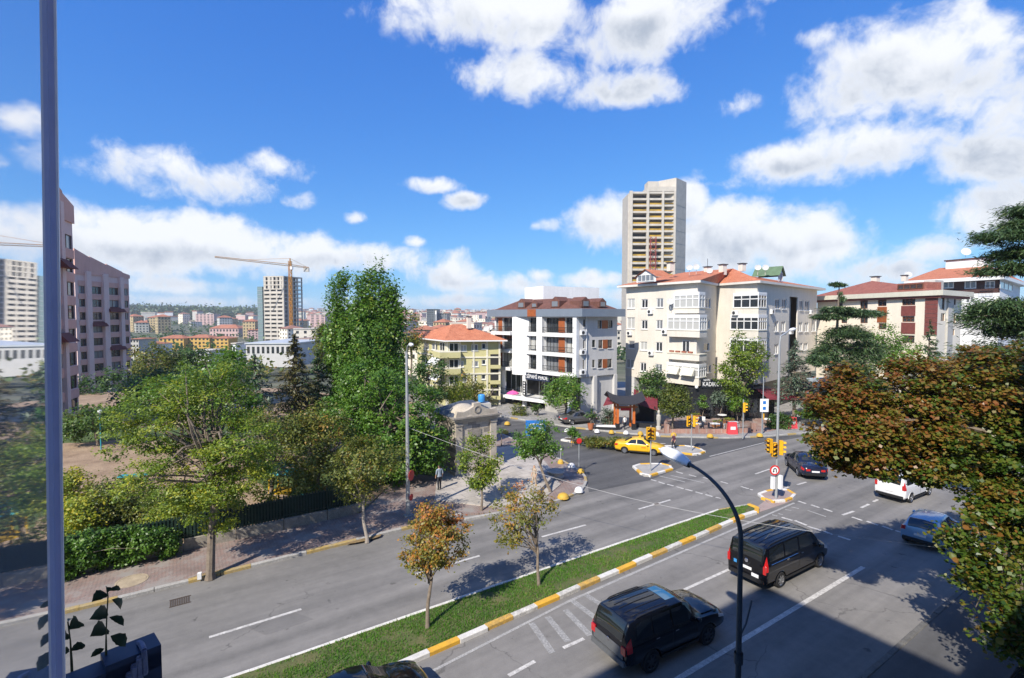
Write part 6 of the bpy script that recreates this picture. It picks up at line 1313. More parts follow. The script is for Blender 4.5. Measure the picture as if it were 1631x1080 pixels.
# small marker stone by the feathery tree, tree pits
for u,v,lb in ((335,919,'tree pit'),(585,862,'tree pit')):
    c=G(u,v,.125); rq=random.Random(u); struct('tree_pit',MB().poly([c+T*1.1*math.cos(k*.35)*rq.uniform(.75,1.1)+NB*(.22*math.sin(k*.35)-.34)*rq.uniform(.9,1.05) for k in range(18)]),M('leaf_litter',(.12,.09,.05),.95,0,9,col2=(.30,.20,.09),det=9,fine=.4,fscale=22))
p=G(318,922,.12); tag(ob('marker_stone',MB().box(p+VEC((0,0,.14)),(.16,.16,.28),.4),WHITE),'small white marker stone beside the feathery tree','marker')
# ---------------------------------------------------------------- old stone building
def stone_building():
    c=G(726,758,.15); x=T; y=-NB; W_,Dp,H=3.5,3.6,4.35; t=thing('stone_kiosk','old ashlar stone fountain house with lead roof and carved pediment','building',c)
    STN=M('old_limestone',(.52,.46,.375),.9,0,1.1,col2=(.36,.31,.25),det=10,fine=.12,fscale=12,bump=.3,bs=10); STD=M('old_limestone_dark',(.30,.27,.235),.9,0,2,col2=(.20,.18,.155),det=9,fine=.15,fscale=12); LEAD=M('lead_roof',(.085,.10,.125),.55,.15,2,metal=.3)
    def P(a,b,z): return c+x*a+y*b+VEC((0,0,z))
    def bx(nm,a0,a1,b0,b1,z0,z1,mt,par=t): return ob(nm,MB().obox(P(a0,b0,z0),x*(a1-a0),y*(b1-b0),VEC((0,0,z1-z0))),mt,par)
    core=bx('core',.06,W_-.06,.06,Dp-.06,0,H-.3,STD)
    n=11; hh=(H-.65)/n; rr=random.Random(6)
    for k in range(n):      # ashlar courses, front and flank
        z=.3+k*hh; off=.0 if k%2 else .35
        a=0.
        while a<W_-.02:
            L_=min(.7 if a>0 else .7-off,W_-a); bx('stone_block',a+.008,a+L_-.008,-.0+rr.uniform(0,.012),.07,z+.006,z+hh-.006,STN if rr.random()<.8 else STD); a+=L_
        b=.08
        while b<Dp-.02:
            L_=min(.75 if b>.1 else .75-off,Dp-b); bx('stone_block',-.0+rr.uniform(0,.012),.07,b+.008,b+L_-.008,z+.006,z+hh-.006,(STN if k%2 else STD)); b+=L_
    bx('plinth',-.12,W_+.12,-.12,Dp+.1,-.1,.3,STN)
    for a in (0,W_-.5): bx('pilaster',a-.02,a+.52,-.1,-.002,.3,H-.62,STN); bx('pilaster_cap',a-.06,a+.56,-.16,-.001,H-.62,H-.45,STN)
    bx('cornice',-.1,W_+.1,-.1,Dp+.05,H-.42,H-.25,STN); bx('cornice',-.22,W_+.22,-.25,Dp+.1,H-.25,H-.08,STN); bx('cornice',-.34,W_+.34,-.38,Dp+.2,H-.08,H+.04,STD)
    # carved pediment with scroll ends and oval shield
    pm=MB(); pr=[(-.1,0),(.05,.42),(.55,.36),(.95,.48),(1.25,.62),(W_/2-.32,.7),(W_/2-.3,.95),(W_/2+.3,.95),(W_/2+.32,.7),(W_-1.25,.62),(W_-.95,.48),(W_-.55,.36),(W_-.05,.42),(W_+.1,0)]
    f0=[P(a,-.2,H+.04+z) for a,z in pr]; f1=[P(a,.12,H+.04+z) for a,z in pr]; pm.poly(f0[::-1]); pm.poly(f1)
    for i in range(len(pr)): j=(i+1)%len(pr); pm.poly([f0[i],f0[j],f1[j],f1[i]])
    po=ob('pediment',pm,STN,t); o=MB().lathe(P(W_/2,-.2,H+.5),[(.16,.02),(.24,.06),(.28,.05),(.3,0)],18,ax=-y); ob('oval_shield',o,STD,po,True)
    bx('tablet',W_/2-.45,W_/2+.45,-.035,-.001,H-1.6,H-1.05,STD)
    r=MB(); E=[P(-.3,.2,H+.05),P(W_+.3,.2,H+.05),P(W_+.3,Dp+.2,H+.05),P(-.3,Dp+.2,H+.05)]; ap=[P(W_*.35,Dp*.45,H+.95),P(W_*.65,Dp*.45,H+.95)]
    r.poly([E[0],E[1],ap[1],ap[0]]); r.poly([E[1],E[2],ap[1]]); r.poly([E[2],E[3],ap[0],ap[1]]); r.poly([E[3],E[0],ap[0]]); ob('roof',r,LEAD,t)
    dm=MB().lathe(P(W_*.32,.9,H+.0),[(1.15,.05),(1.05,.35),(.8,.62),(.45,.8),(0,.86)],18); ob('dome',dm,STN,t,True)
    for k in range(1,6): bx('roof_seam',-.25+k*.62,-.22+k*.62,.3,1.2,H+.06,H+.09,LEAD)
    bx('side_bench',W_+.25,W_+.7,-.1,1.2,-.02,.8,STN)
stone_building()
# blue water tank on the roof behind
q=D(767,640,47); tag(ob('water_tank',MB().lathe(q,[(0,0),(.3,0),(.33,.08),(.33,.62),(.28,.7),(0,.72)],16),M('tank_blue',(.05,.28,.62),.4,.1,4),None,True),'blue plastic water tank behind the stone building','tank')
q2=MB().box((q.x+.1,47.2,1.95),(1.3,1.3,3.95),.3); tag(ob('service_block',q2,STREAK),'low rendered block carrying the blue tank','building')
# scalloped stone basin on the square
b=G(985/4.797+680,600+765/4.797,.17); m=MB(); 
m.lathe(b,[(.6,0),(.62,.08),(.5,.12),(.52,.32),(.66,.4),(.66,.46),(.56,.46),(.52,.42),(0,.4)],20); tag(ob('stone_basin',m,STONEP,None,True),'round pale stone basin on the corner of the square','basin')
# ---------------------------------------------------------------- restaurant front
WOODO=M('gate_orange_wood',(.50,.13,.025),.55,.15,4); ROOFD=M('gate_roof_dark',(.03,.03,.034),.6,.15,5)
def gate():
    dep=52.6; L_,Rr=XY(985,dep),XY(1011,dep); c=(L_+Rr)/2; t=thing('timber_gate','orange timber gate with upswept dark roof at the restaurant','gate',VEC((c.x,c.y,.12))); zt=D(998,640,dep).z
    for p in (L_,Rr):
        ob('post',MB().box((p.x,p.y,zt/2),(.24,.24,zt),0),WOODO,t); ob('post_foot',MB().box((p.x,p.y,.42),(.42,.42,.7),0),TRIM,t); ob('post',MB().box((p.x,p.y+1.5,zt/2),(.22,.22,zt),0),WOODO,t)
    w=(Rr-L_).length; ob('beam',MB().box((c.x,c.y,zt-.1),(w+1.1,.2,.22)),WOODO,t); ob('beam',MB().box((c.x,c.y-.02,zt-.55),(w+.7,.16,.16)),WOODO,t); ob('name_board',MB().box((c.x,c.y-.06,zt-.78),(1.1,.08,.28)),SIGR,t)
    r=MB(); n=12; e=w/2+1.0
    for i in range(n):
        a,b=-1+2*i/n,-1+2*(i+1)/n; za,zb=zt+.15+.55*abs(a)**2.4,zt+.15+.55*abs(b)**2.4
        for y0,y1,d0,d1 in ((-.9,.75,-.28,.35),(.75,2.4,.35,-.28)):
            r.hexa([(c.x+a*e,c.y+y0,za+d0-.08),(c.x+b*e,c.y+y0,zb+d0-.08),(c.x+b*e,c.y+y1,zb+d1-.08),(c.x+a*e,c.y+y1,za+d1-.08),(c.x+a*e,c.y+y0,za+d0),(c.x+b*e,c.y+y0,zb+d0),(c.x+b*e,c.y+y1,zb+d1),(c.x+a*e,c.y+y1,za+d1)])
    ob('roof',r,ROOFD,t)
gate()
AWM=M('awning_maroon',(.17,.025,.035),.8,.2,3)
def pavilion():
    d0=54.2; a,b=XY(1011,d0),XY(1046,d0-.6); f=Fac(a,b); t=thing('garden_pavilion','open dining pavilion with maroon canvas roof beside the gate','pavilion',VEC((a.x,a.y,.12))); z=2.55
    m=MB(); m.poly([f.P(-.1,z+.2,.5),f.P(f.L+.2,z-.5,.5),f.P(f.L+.2,z+.5,-3.2),f.P(-.1,z+1.2,-3.2)]); ob('canvas',m,AWM,t)
    ob('back_wall',fbox(MB(),f,0,f.L,.12,2.6,-3.1,-3.0),BLACK,t)
    for s in (.1,f.L-.1): ob('post',fbox(MB(),f,s-.06,s+.06,.12,z-.1,.2,.32),TRIM,t)
    ob('parapet',fbox(MB(),f,0,f.L+.6,.12,.62,.35,.55),BLACK,t)
    a2,b2=XY(962,54.4),XY(984,53.9); f2=Fac(a2,b2); m=MB(); m.poly([f2.P(0,2.35,.3),f2.P(f2.L,2.75,.3),f2.P(f2.L,3.1,-2.4),f2.P(0,2.9,-2.4)]); ob('canvas',m,AWM,t); ob('side_wall',fbox(MB(),f2,0,f2.L,.12,.9,-1.4,-1.2),M('panel_orange',(.5,.12,.03),.6,.15,4),t)
pavilion()
# planting bed, gate-side statue, brick piers and the terrace rail
bd=MB(); f=Fac(XY(949,52.6),XY(984,52.3)); fbox(bd,f,0,f.L,.12,.4,-1.2,0); tag(ob('planting_bed',bd,BLACK),'low dark planting bed with white gravel by the gate','planter')
tag(ob('gravel_top',fbox(MB(),f,.1,f.L-.1,.402,.43,-1.1,-.1),WHITE),'white gravel surface of the planting bed','gravel',kind='stuff')
q=DG(942,52.8); tag(ob('flower_pot',MB().lathe(q,[(0,0),(.24,0),(.32,.4),(.36,.62),(.3,.62),(.28,.5),(0,.5)],14),M('terracotta',(.42,.14,.06),.8,.15,4),None,True),'terracotta pot on the pavement beside the grey car','pot')
shrub('potted_palm','thin plant growing in the terracotta pot',[(q.x,q.y,1.7,.5,.5,.5)],'deep',14,16,.3,.25,120,base=q+VEC((0,0,.5)),cat='plant',holes=0)
st=DG(1051,52.6); m=MB().lathe(st,[(.28,0),(.28,.35),(.18,.4),(.2,.9),(.26,1.2),(.22,1.55),(.1,1.65),(.15,1.8),(.16,1.95),(.08,2.1),(0,2.12)],12); tag(ob('statue',m,STREAK,None,True),'weathered grey stone figure beside the pavilion','statue')
BRK=paverM('brick_red',(.30,.12,.08),(.36,.18,.13),(.35,.3,.26),.22,.08)
def terrace():
    pts=[(1062,690),(1110,689.5),(1160,690),(1200,688)]; P_=[G(u,v,.12) for u,v in pts]; t=thing('terrace_wall','low brick terrace wall with dark railing in front of the restaurant','wall',P_[0])
    for a,b in zip(P_,P_[1:]):
        f=Fac(a,b); ob('brick_wall',fbox(MB(),f,0,f.L,.1,.52,-.25,0),BRK,t); railing(t,f,0.1,f.L-.1,.52,.85,-.12,RAIL,.14,'railing')
    for p in P_: ob('pier',MB().box((p.x,p.y+.1,.55),(.4,.4,.95),.1),BRK,t)
terrace()
def table(u,v,label,mat,r_=.5):
    c=G(u,v,.135); t=thing('terrace_table',label,'table',c); ob('table_top',MB().lathe(c+VEC((0,0,.72)),[(0,0),(r_,0),(r_,.04),(0,.04)],16),mat,t); ob('leg',MB().tube([c,c+VEC((0,0,.72))],.05,6),TRIM,t); ob('foot',MB().lathe(c,[(.28,0),(.28,.03),(0,.04)],12),TRIM,t)
for u,v,lb in [(1109,686,'white round table beside the dense low tree'),(1139,686,'white round table at the front middle of the terrace'),(1106,676,'white round table in the second row near the restaurant door'),(1168,683,'white round table near the white planter box'),(1150,671,'white table close to the restaurant window'),(1268,672,'white table in front of the clipped hedge'),(1240,672,'white table under the maroon awning'),(1222,678,'white table beside the panel sign pole')]: table(u,v,lb,WHITE)
CH=M('chair_navy',(.02,.03,.055),.6,.15,6)
def chair(u,v,rz,label,mat=CH):
    c=G(u,v,.135); t=thing('terrace_chair',label,'chair',c,rz,'chairs on the restaurant terrace')
    ob('seat',MB().box((0,0,.44),(.46,.46,.05)),mat,t,False,True); ob('backrest',MB().box((0,.21,.72),(.46,.05,.5)),mat,t,False,True)
    for x in (-1,1):
        for y in (-1,1): ob('leg',MB().box((x*.2,y*.2,.21),(.04,.04,.42)),TRIM,t,False,True)
for i,(u,v,rz,lb) in enumerate([(1102,687,1.2,'navy chair at the kerb side of the table by the dense tree'),(1116,686,-1.4,'navy chair between the two front terrace tables'),(1132,688,1.5,'navy chair west of the front middle table'),(1146,687,-1.5,'navy chair east of the front middle table'),(1099,676,1.3,'navy chair nearest the restaurant door'),(1113,677,-1.3,'navy chair on the inner side of the second row table'),(1161,685,1.4,'navy chair beside the white planter box')]): chair(u,v,rz,lb)
chair(1121,677,2.4,'white chair standing alone on the terrace paving',WHITE)
pb=G(1165,689,.135); tag(ob('planter_box',MB().box(pb+VEC((.2,.5,.4)),(1.5,.45,.75),.1),WHITE),'white planter box behind the terrace railing','planter')
for u,v,lb in ((1108,668,'wooden flower crate near the restaurant door'),(1143,680,'wooden flower crate behind the front tables'),(1161,676,'wooden flower crate below the feathery shrub')):
    p=G(u,v,.135); t=thing('flower_crate',lb,'planter',p); ob('crate',MB().box(p+VEC((0,0,.25)),(1.1,.5,.5),.1),M('crate_wood',(.30,.13,.05),.8,.2,5),t); r=np.random.default_rng(u); pp=np.array(p)+r.uniform([-.5,-.2,.5],[.5,.2,.75],(160,3)); ob_=link('flowers',npmesh('flowers',leaves(r,pp,.12)-np.array(p),4,np.repeat(r.random(160),4),LMAT['yellow']),t); ob_['kind']='stuff'
RB=M('barrier_red',(.62,.06,.07),.5,.1,6)
for u,v,lb in ((1166,691,'red water barrier beside the terrace railing'),(1261,682,'red water barrier beyond the dark hedge')):
    p=G(u,v,.12); t=thing('road_barrier',lb,'barrier',p); m=MB(); m.hexa([p+VEC(q) for q in ((-.5,-.25,0),(.5,-.25,0),(.5,.25,0),(-.5,.25,0),(-.42,-.12,1.2),(.42,-.12,1.2),(.42,.12,1.2),(-.42,.12,1.2))]); ob('barrier_body',m,RB,t); ob('label_panel',MB().box(p+VEC((0,-.22,.62)),(.5,.03,.3)),SIGW,t)
pu=D(817,626,63.5); t=thing('parasol','pink parasol on the white terrace','parasol',VEC((pu.x,pu.y,1.42))); ob('canopy',MB().lathe(pu,[(.8,-.1),(.78,0),(.4,.22),(0,.32)],8),M('parasol_pink',(.75,.10,.32),.7,.1,3),t); ob('pole',MB().tube([VEC((pu.x,pu.y,1.42)),pu+VEC((0,0,.5))],.03,6),PVC,t)
# playground
def play():
    TEAL=M('play_teal',(.03,.30,.36),.5,.15,4); YW=M('play_yellow',(.6,.38,.02),.5,.15,4)
    p=G(215,768,.1); t=thing('playground_bench','turquoise playground seat on the dirt','play equipment',p); ob('seat',MB().box(p+VEC((0,0,.5)),(2.0,.5,.08),.2),TEAL,t); ob('leg',MB().box(p+VEC((-.7,-.14,.24)),(.1,.4,.48),.2),TEAL,t); ob('leg',MB().box(p+VEC((.7,.14,.24)),(.1,.4,.48),.2),TEAL,t)
    p=G(214,806,.1); t=thing('playground_post','yellow playground post among the shrubs','play equipment',p); ob('post',MB().tube([p,p+VEC((0,0,1.9))],.07,8),YW,t); ob('cap',MB().lathe(p+VEC((0,0,1.9)),[(.09,0),(.06,.08),(0,.1)],8),TEAL,t)
    p=G(452,806,.1); t=thing('play_tower','yellow playground tower with turquoise hipped roof','play equipment',p)
    for x in (-.6,.6):
        for y in (-.6,.6): ob('post',MB().tube([p+VEC((x,y,0)),p+VEC((x,y,2.2))],.06,8),YW,t)
    r=MB(); q=[p+VEC((x,y,2.2)) for x,y in ((-.85,-.85),(.85,-.85),(.85,.85),(-.85,.85))]; a=p+VEC((0,0,3.0))
    for i in range(4): r.poly([q[i],q[(i+1)%4],a])
    ob('roof',r,TEAL,t); ob('platform',MB().box(p+VEC((0,0,1.0)),(1.3,1.3,.08)),YW,t); ob('slide',MB().obox(p+VEC((.6,-.3,1.0)),VEC((1.8,0,-.95)),VEC((0,.6,0)),VEC((0,0,.06))),TEAL,t)
    p=G(161,716,.1); t=thing('park_lamp','thin teal lamp post in the park','lamp',p); ob('pole',MB().tube([p,p+VEC((0,0,3.2))],.05,8),TEAL,t); ob('lamp_head',MB().lathe(p+VEC((0,0,3.2)),[(.06,0),(.18,.15),(.15,.35),(0,.4)],10),LENS,t)
play()
# ---------------------------------------------------------------- people
SKIN=M('skin',(.48,.29,.2),.6,.05,9); HAIR=M('hair_dark',(.02,.015,.012),.7,.1,9)
def person(loc,rz,label,shirt,trous,h=1.72,step=.12,armpose=0.):
    t=thing('person',label,'person',loc,rz); k=h/1.75; J=dict(pel=(0,0,.95),wst=(0,0,1.1),chs=(0,.01,1.33),nck=(0,0,1.47),hd0=(0,.0,1.56),hd1=(0,.02,1.68))
    V=[];E=[];Rd=[]
    def add(p,r,par=None):
        V.append(tuple(c*k for c in p)); Rd.append(r*k); i=len(V)-1
        if par is not None: E.append((par,i))
        return i
    pe=add(J['pel'],.15); wa=add(J['wst'],.135,pe); ch=add(J['chs'],.165,wa); nk=add(J['nck'],.06,ch); h0=add(J['hd0'],.085,nk); h1=add(J['hd1'],.09,h0)
    for s in (-1,1):
        hp=add((s*.09,0,.88),.10,pe); kn=add((s*.10,s*step*.6+.03,.5),.07,hp); an=add((s*.10,s*step-.01,.09),.048,kn); add((s*.11,s*step+.14,.035),.035,an)
        sh=add((s*.19,0,1.41),.062,ch); el=add((s*.25,-.03+armpose*.1,1.13),.046,sh); wr=add((s*.24,.08+armpose*.25,.89+armpose*.15),.034,el); hd=add((s*.235,.11+armpose*.3,.81+armpose*.16),.038,wr); add((s*.21,.14+armpose*.3,.80+armpose*.16),.014,hd)
    me=bpy.data.meshes.new('body'); me.from_pydata(V,E,[]); o=bpy.data.objects.new('body',me); COL.objects.link(o); md=o.modifiers.new('s','SKIN'); sv=me.skin_vertices[0].data
    for i,r in enumerate(Rd): sv[i].radius=(r,r*(.72 if i in (0,1,2) else 1))
    sv[0].use_root=True; o.modifiers.new('u','SUBSURF').levels=2; bpy.context.view_layer.update(); m2=bpy.data.meshes.new_from_object(o.evaluated_get(bpy.context.evaluated_depsgraph_get())); COL.objects.unlink(o); bpy.data.objects.remove(o)
    m2.materials.clear()
    for x in (shirt,trous,SKIN,HAIR,TRIM): m2.materials.append(x)
    for p in m2.polygons:
        c=p.center/k; side=abs(c.x)>.19
        p.material_index=(3 if (c.z>1.66 or (c.z>1.55 and c.y<-.01)) else 2) if c.z>1.49 else (2 if side and c.z<1.1 and c.z>.7 else (0 if c.z>.93 else (4 if c.z<.09 else 1))); p.use_smooth=True
    link('body',m2,t); return t
DK=M('cloth_dark',(.02,.022,.03),.85,.2,9); WHS=M('cloth_white',(.66,.66,.64),.85,.1,9); BEI=M('cloth_beige',(.40,.32,.25),.85,.15,9); LB=M('cloth_pale_blue',(.25,.3,.36),.85,.1,9); PLM=M('cloth_plum',(.09,.03,.05),.85,.15,9)
person(G(700,780,.17),.6,'person in dark trousers standing in the shade of the plane tree',LB,DK,1.75,.05)
person(G(851,777,.17),2.2,'person in beige clothes walking past the pale stone platform',BEI,BEI,1.65,.12)
person(G(995,684,.12),.4,'person in a white shirt walking in front of the timber gate',WHS,DK,1.5,.15)
person(G(1073,716,.004),1.9,'person in plum clothes crossing the side street',PLM,DK,1.5,.14)
person(G(947,676,.12),-.5,'person in dark clothes beside the potted plant',DK,DK,1.5,.03)
# ================================================================ FAR BUILDINGS
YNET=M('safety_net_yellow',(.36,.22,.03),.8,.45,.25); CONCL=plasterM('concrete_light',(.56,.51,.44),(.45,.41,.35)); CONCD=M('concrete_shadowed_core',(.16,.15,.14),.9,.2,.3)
def tower_right():
    d=262.; ZB=-4; A,B,E=XY(1001,d),XY(1074,d),XY(1090,d+9); f,g=Fac(A,B),Fac(B,E); t=thing('unfinished_tower','concrete tower block under construction with yellow safety nets','building',VEC((A.x,A.y,ZB)))
    zt=D(1040,305,d).z; fh=10.05/F*d; n=int((zt-ZB)/fh); W_=f.L; xs=[0,.06*W_,.37*W_,.41*W_,.70*W_,.745*W_,W_*.975,W_]
    for i in range(n+1):
        z=zt-i*fh-.0; top=(i==0)
        if z<ZB: break
        ob('floor_slab',fbox(MB(),f,.3,W_-.3,z-1.0,z,-14,-.3),CONCL,t)
        h=(1.0 if i else .0)
    for a,b in ((0,1.6),(xs[2],xs[3]+.3),(xs[4],xs[5]),(W_-1.0,W_)): ob('column',fbox(MB(),f,a,b,ZB,zt+.4,-1.2,0),CONCL,t)
    rr=random.Random(2)
    for i in range(0,n+1):
        z=zt-(i+1)*fh if i else zt-2*fh
        if z<ZB: break
        for (a,b) in ((1.6,xs[2]),(xs[3]+.3,xs[4]),(xs[5],W_-1.0)):
            if rr.random()<.9: ob('safety_net',fbox(MB(),f,a+.1,b-.1,z+.05,z+(.95 if rr.random()<.6 else .6),-.9,-.8),YNET,t)
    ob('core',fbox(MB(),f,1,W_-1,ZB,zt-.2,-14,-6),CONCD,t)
    m=MB(); zs=D(1082,283,d).z; fbox(m,g,0,g.L,ZB,zs,-10,0); ob('shear_wall',m,CONCL,t); ob('shear_wall',fbox(MB(),f,-.7,0,ZB,zt-1,-14,-.5),CONCL,t)
    ob('roof_parapet',fbox(MB(),f,W_*.38,W_,zt+.2,zt+2.6,-10,-.2),CONCL,t); ob('roof_box',fbox(MB(),f,W_*.40,W_*.62,zt+2.6,D(1040,288,d).z,-8,-1),CONCL,t)
    hm=MB(); a=f.P(W_*.5,0,.8)
    for dx in (-1.4,1.4):
        for dy in (0,1.2): hm.tube([a+f.t*dx+f.n*dy+VEC((0,0,ZB)),a+f.t*dx+f.n*dy+VEC((0,0,D(1037,378,d).z))],.14,4)
    z=ZB
    while z<D(1037,378,d).z-2.6: 
        hm.tube([a+f.t*-1.4+f.n*1.2+VEC((0,0,z)),a+f.t*1.4+f.n*1.2+VEC((0,0,z+2.6))],.12,4); hm.tube([a+f.t*1.4+f.n*1.2+VEC((0,0,z)),a+f.t*-1.4+f.n*1.2+VEC((0,0,z+2.6))],.12,4); z+=2.6
    ob('hoist_mast',hm,M('hoist_red',(.28,.06,.05),.6,.1,1),t)
    for i in range(1,n): 
        z=zt-i*fh*2
        if z>ZB+2: ob('pour_joint',fbox(MB(),g,.1,g.L-.1,z,z+.15,.005,.06),STREAK,t)
tower_right()
def tower_left():
    d=400.; ZB=-13; A,B,E=XY(421,d),XY(452,d-4),XY(483,d+14); f,g=Fac(A,B),Fac(B,E); t=thing('unfinished_tower','white concrete tower under construction behind the park trees','building',VEC((B.x,B.y,ZB)))
    zt=D(440,440,d).z; fh=6.55/F*d; n=int((zt-ZB)/fh)
    for i in range(n+1):
        z=zt-i*fh; ob('floor_slab',MB().prism([(p.x,p.y) for p in (f.P(0,0),f.P(f.L,0),g.P(g.L,0),g.P(g.L,0)-g.n*22,f.P(0,0)-f.n*20)],z-.8,z,bottom=True),CONCL,t)
    for k in range(4): s=f.L*k/3; ob('column',fbox(MB(),f,max(0,s-.7),s+.5,ZB,zt,-1.2,-.1),CONCL,t)
    for k in range(5): s=g.L*k/4; ob('column',fbox(MB(),g,max(0,s-.5),min(g.L,s+.5),ZB,zt,-1.2,-.1),CONCL,t)
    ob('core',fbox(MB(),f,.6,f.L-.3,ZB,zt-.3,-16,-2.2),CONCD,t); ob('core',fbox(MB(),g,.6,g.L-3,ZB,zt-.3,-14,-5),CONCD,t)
    for i in range(3):
        for k in range(5): z=zt-(i+1)*fh; s=f.L*(k+.08)/5; ob('facade_panel',fbox(MB(),f,s,s+f.L*.1,z,z+fh-.8,-.4,-.1),CONCL,t)
    for i in range(3,n):
        z=zt-(i+1)*fh; ob('parapet_panel',fbox(MB(),f,.5,f.L-.5,z,z+1.1,-.4,-.15),CONCL,t)
    h=MB(); H0=XY(411,d+6); H1=XY(419,d+4); ff=Fac(H0,H1); ze=D(415,456,d).z; fbox(h,ff,0,ff.L,ZB,ze,-4,0); ob('glazed_shaft',h,glassM('glass_green',(.16,.22,.22),.15),t); 
    for i in range(int((ze-ZB)/fh)): ob('shaft_band',fbox(MB(),ff,-.05,ff.L+.05,ZB+i*fh,ZB+i*fh+.5,.01,.15),METL,t)
    # crane
    cb=XY(464,d-8); t2=thing('tower_crane','yellow tower crane beside the white unfinished tower','crane',VEC((cb.x,cb.y,ZB))); CY=M('crane_yellow',(.50,.22,.02),.6,.1,1); zc=D(464,424,cb.y).z; m=MB()
    for dx in (-.9,.9):
        for dy in (-.9,.9): m.tube([(cb.x+dx,cb.y+dy,ZB),(cb.x+dx,cb.y+dy,zc+4)],.28,4)
    z=ZB; k=0
    while z<zc: m.tube([(cb.x-.9*(-1)**k,cb.y-.9,z),(cb.x+.9*(-1)**k,cb.y-.9,z+2.4)],.2,4); m.tube([(cb.x+.9,cb.y-.9*(-1)**k,z),(cb.x+.9,cb.y+.9*(-1)**k,z+2.4)],.2,4); z+=2.4; k+=1
    ob('mast',m,CY,t2); a=D(342,410,cb.y-30); b=D(492,427,cb.y+8); c=VEC((cb.x,cb.y,zc)); j=MB()
    for e,hh in ((a,1.5),(b,1.2)):
        n_=26 if e is a else 8
        j.tube([c+VEC((0,0,0)),e],.2,4); j.tube([c+VEC((0,-.8,1.4)),e+VEC((0,0,hh*.5))],.2,4)
        for q in range(n_): p0=c.lerp(e,q/n_); p1=c.lerp(e,(q+.5)/n_)+VEC((0,-.4,1.3-.6*q/n_)); p2=c.lerp(e,(q+1)/n_); j.tube([p0,p1,p2],.11,3)
    ob('jib',j,CY,t2); ob('counterweight',MB().box(b-VEC((2,0,1.4)),(4,1.6,3)),STREAK,t2); ob('cab',MB().box(c+VEC((1.6,-1.2,-1.5)),(1.8,1.8,2.2)),PVC,t2); ob('tie_bars',MB().tube([c+VEC((0,0,6)),c.lerp(a,.6)+VEC((0,0,1))],.12,3).tube([c+VEC((0,0,6)),b],.12,3).tube([c,c+VEC((0,0,6))],.5,4),CY,t2)
tower_left()
# ---- generic blocks: wall, windows (proud dark panes), roof
def block(name,label,u0,u1,vt,vb,d,depth,wall,roofm,roof='hip',rows=4,cols=6,rz=0.,wm=None,group=None,rh=None,cat='building'):
    c0=D((u0+u1)/2,vb,d); w=(u1-u0)/F*d; h=(vb-vt)/F*d; t=thing(name,label,cat,(c0.x,c0.y,c0.z-3),rz,group); h+=3
    ob('wall',MB().box((0,depth/2,h/2),(w,depth,h)),wall,t,False,True)
    for r in range(rows):
        for c in range(cols):
            z=3+(h-3)*(r+.32)/rows; x=-w/2+w*(c+.25)/cols; ob('window',MB().box((x+w/cols*.25,-.02,z+(h-3)/rows*.25),(w/cols*.5,.1,(h-3)/rows*.48)),wm or WD,t,False,True)
    if roof=='hip':
        e=.6; rh=rh or w*.13; E=[VEC((x,y,h)) for x,y in ((-w/2-e,-e),(w/2+e,-e),(w/2+e,depth+e),(-w/2-e,depth+e))]; q=min(w,depth)*.45; R_=[VEC((-w/2+q,depth/2,h+rh)),VEC((w/2-q,depth/2,h+rh))]
        m=MB(); m.poly([E[0],E[1],R_[1],R_[0]]); m.poly([E[1],E[2],R_[1]]); m.poly([E[2],E[3],R_[0],R_[1]]); m.poly([E[3],E[0],R_[0]]); ob('roof',m,roofm,t,False,True)
    else: ob('roof',MB().box((0,depth/2,h+.2),(w+.6,depth+.6,.4)),roofm,t,False,True)
    return t
YEL_=plasterM('plaster_yellow',(.58,.36,.09),(.50,.31,.08)); PINKL=plasterM('plaster_pale_pink',(.58,.40,.37),(.5,.34,.32)); TFAR=M('roof_tile_far',(.36,.14,.08),.85,.2,.3)
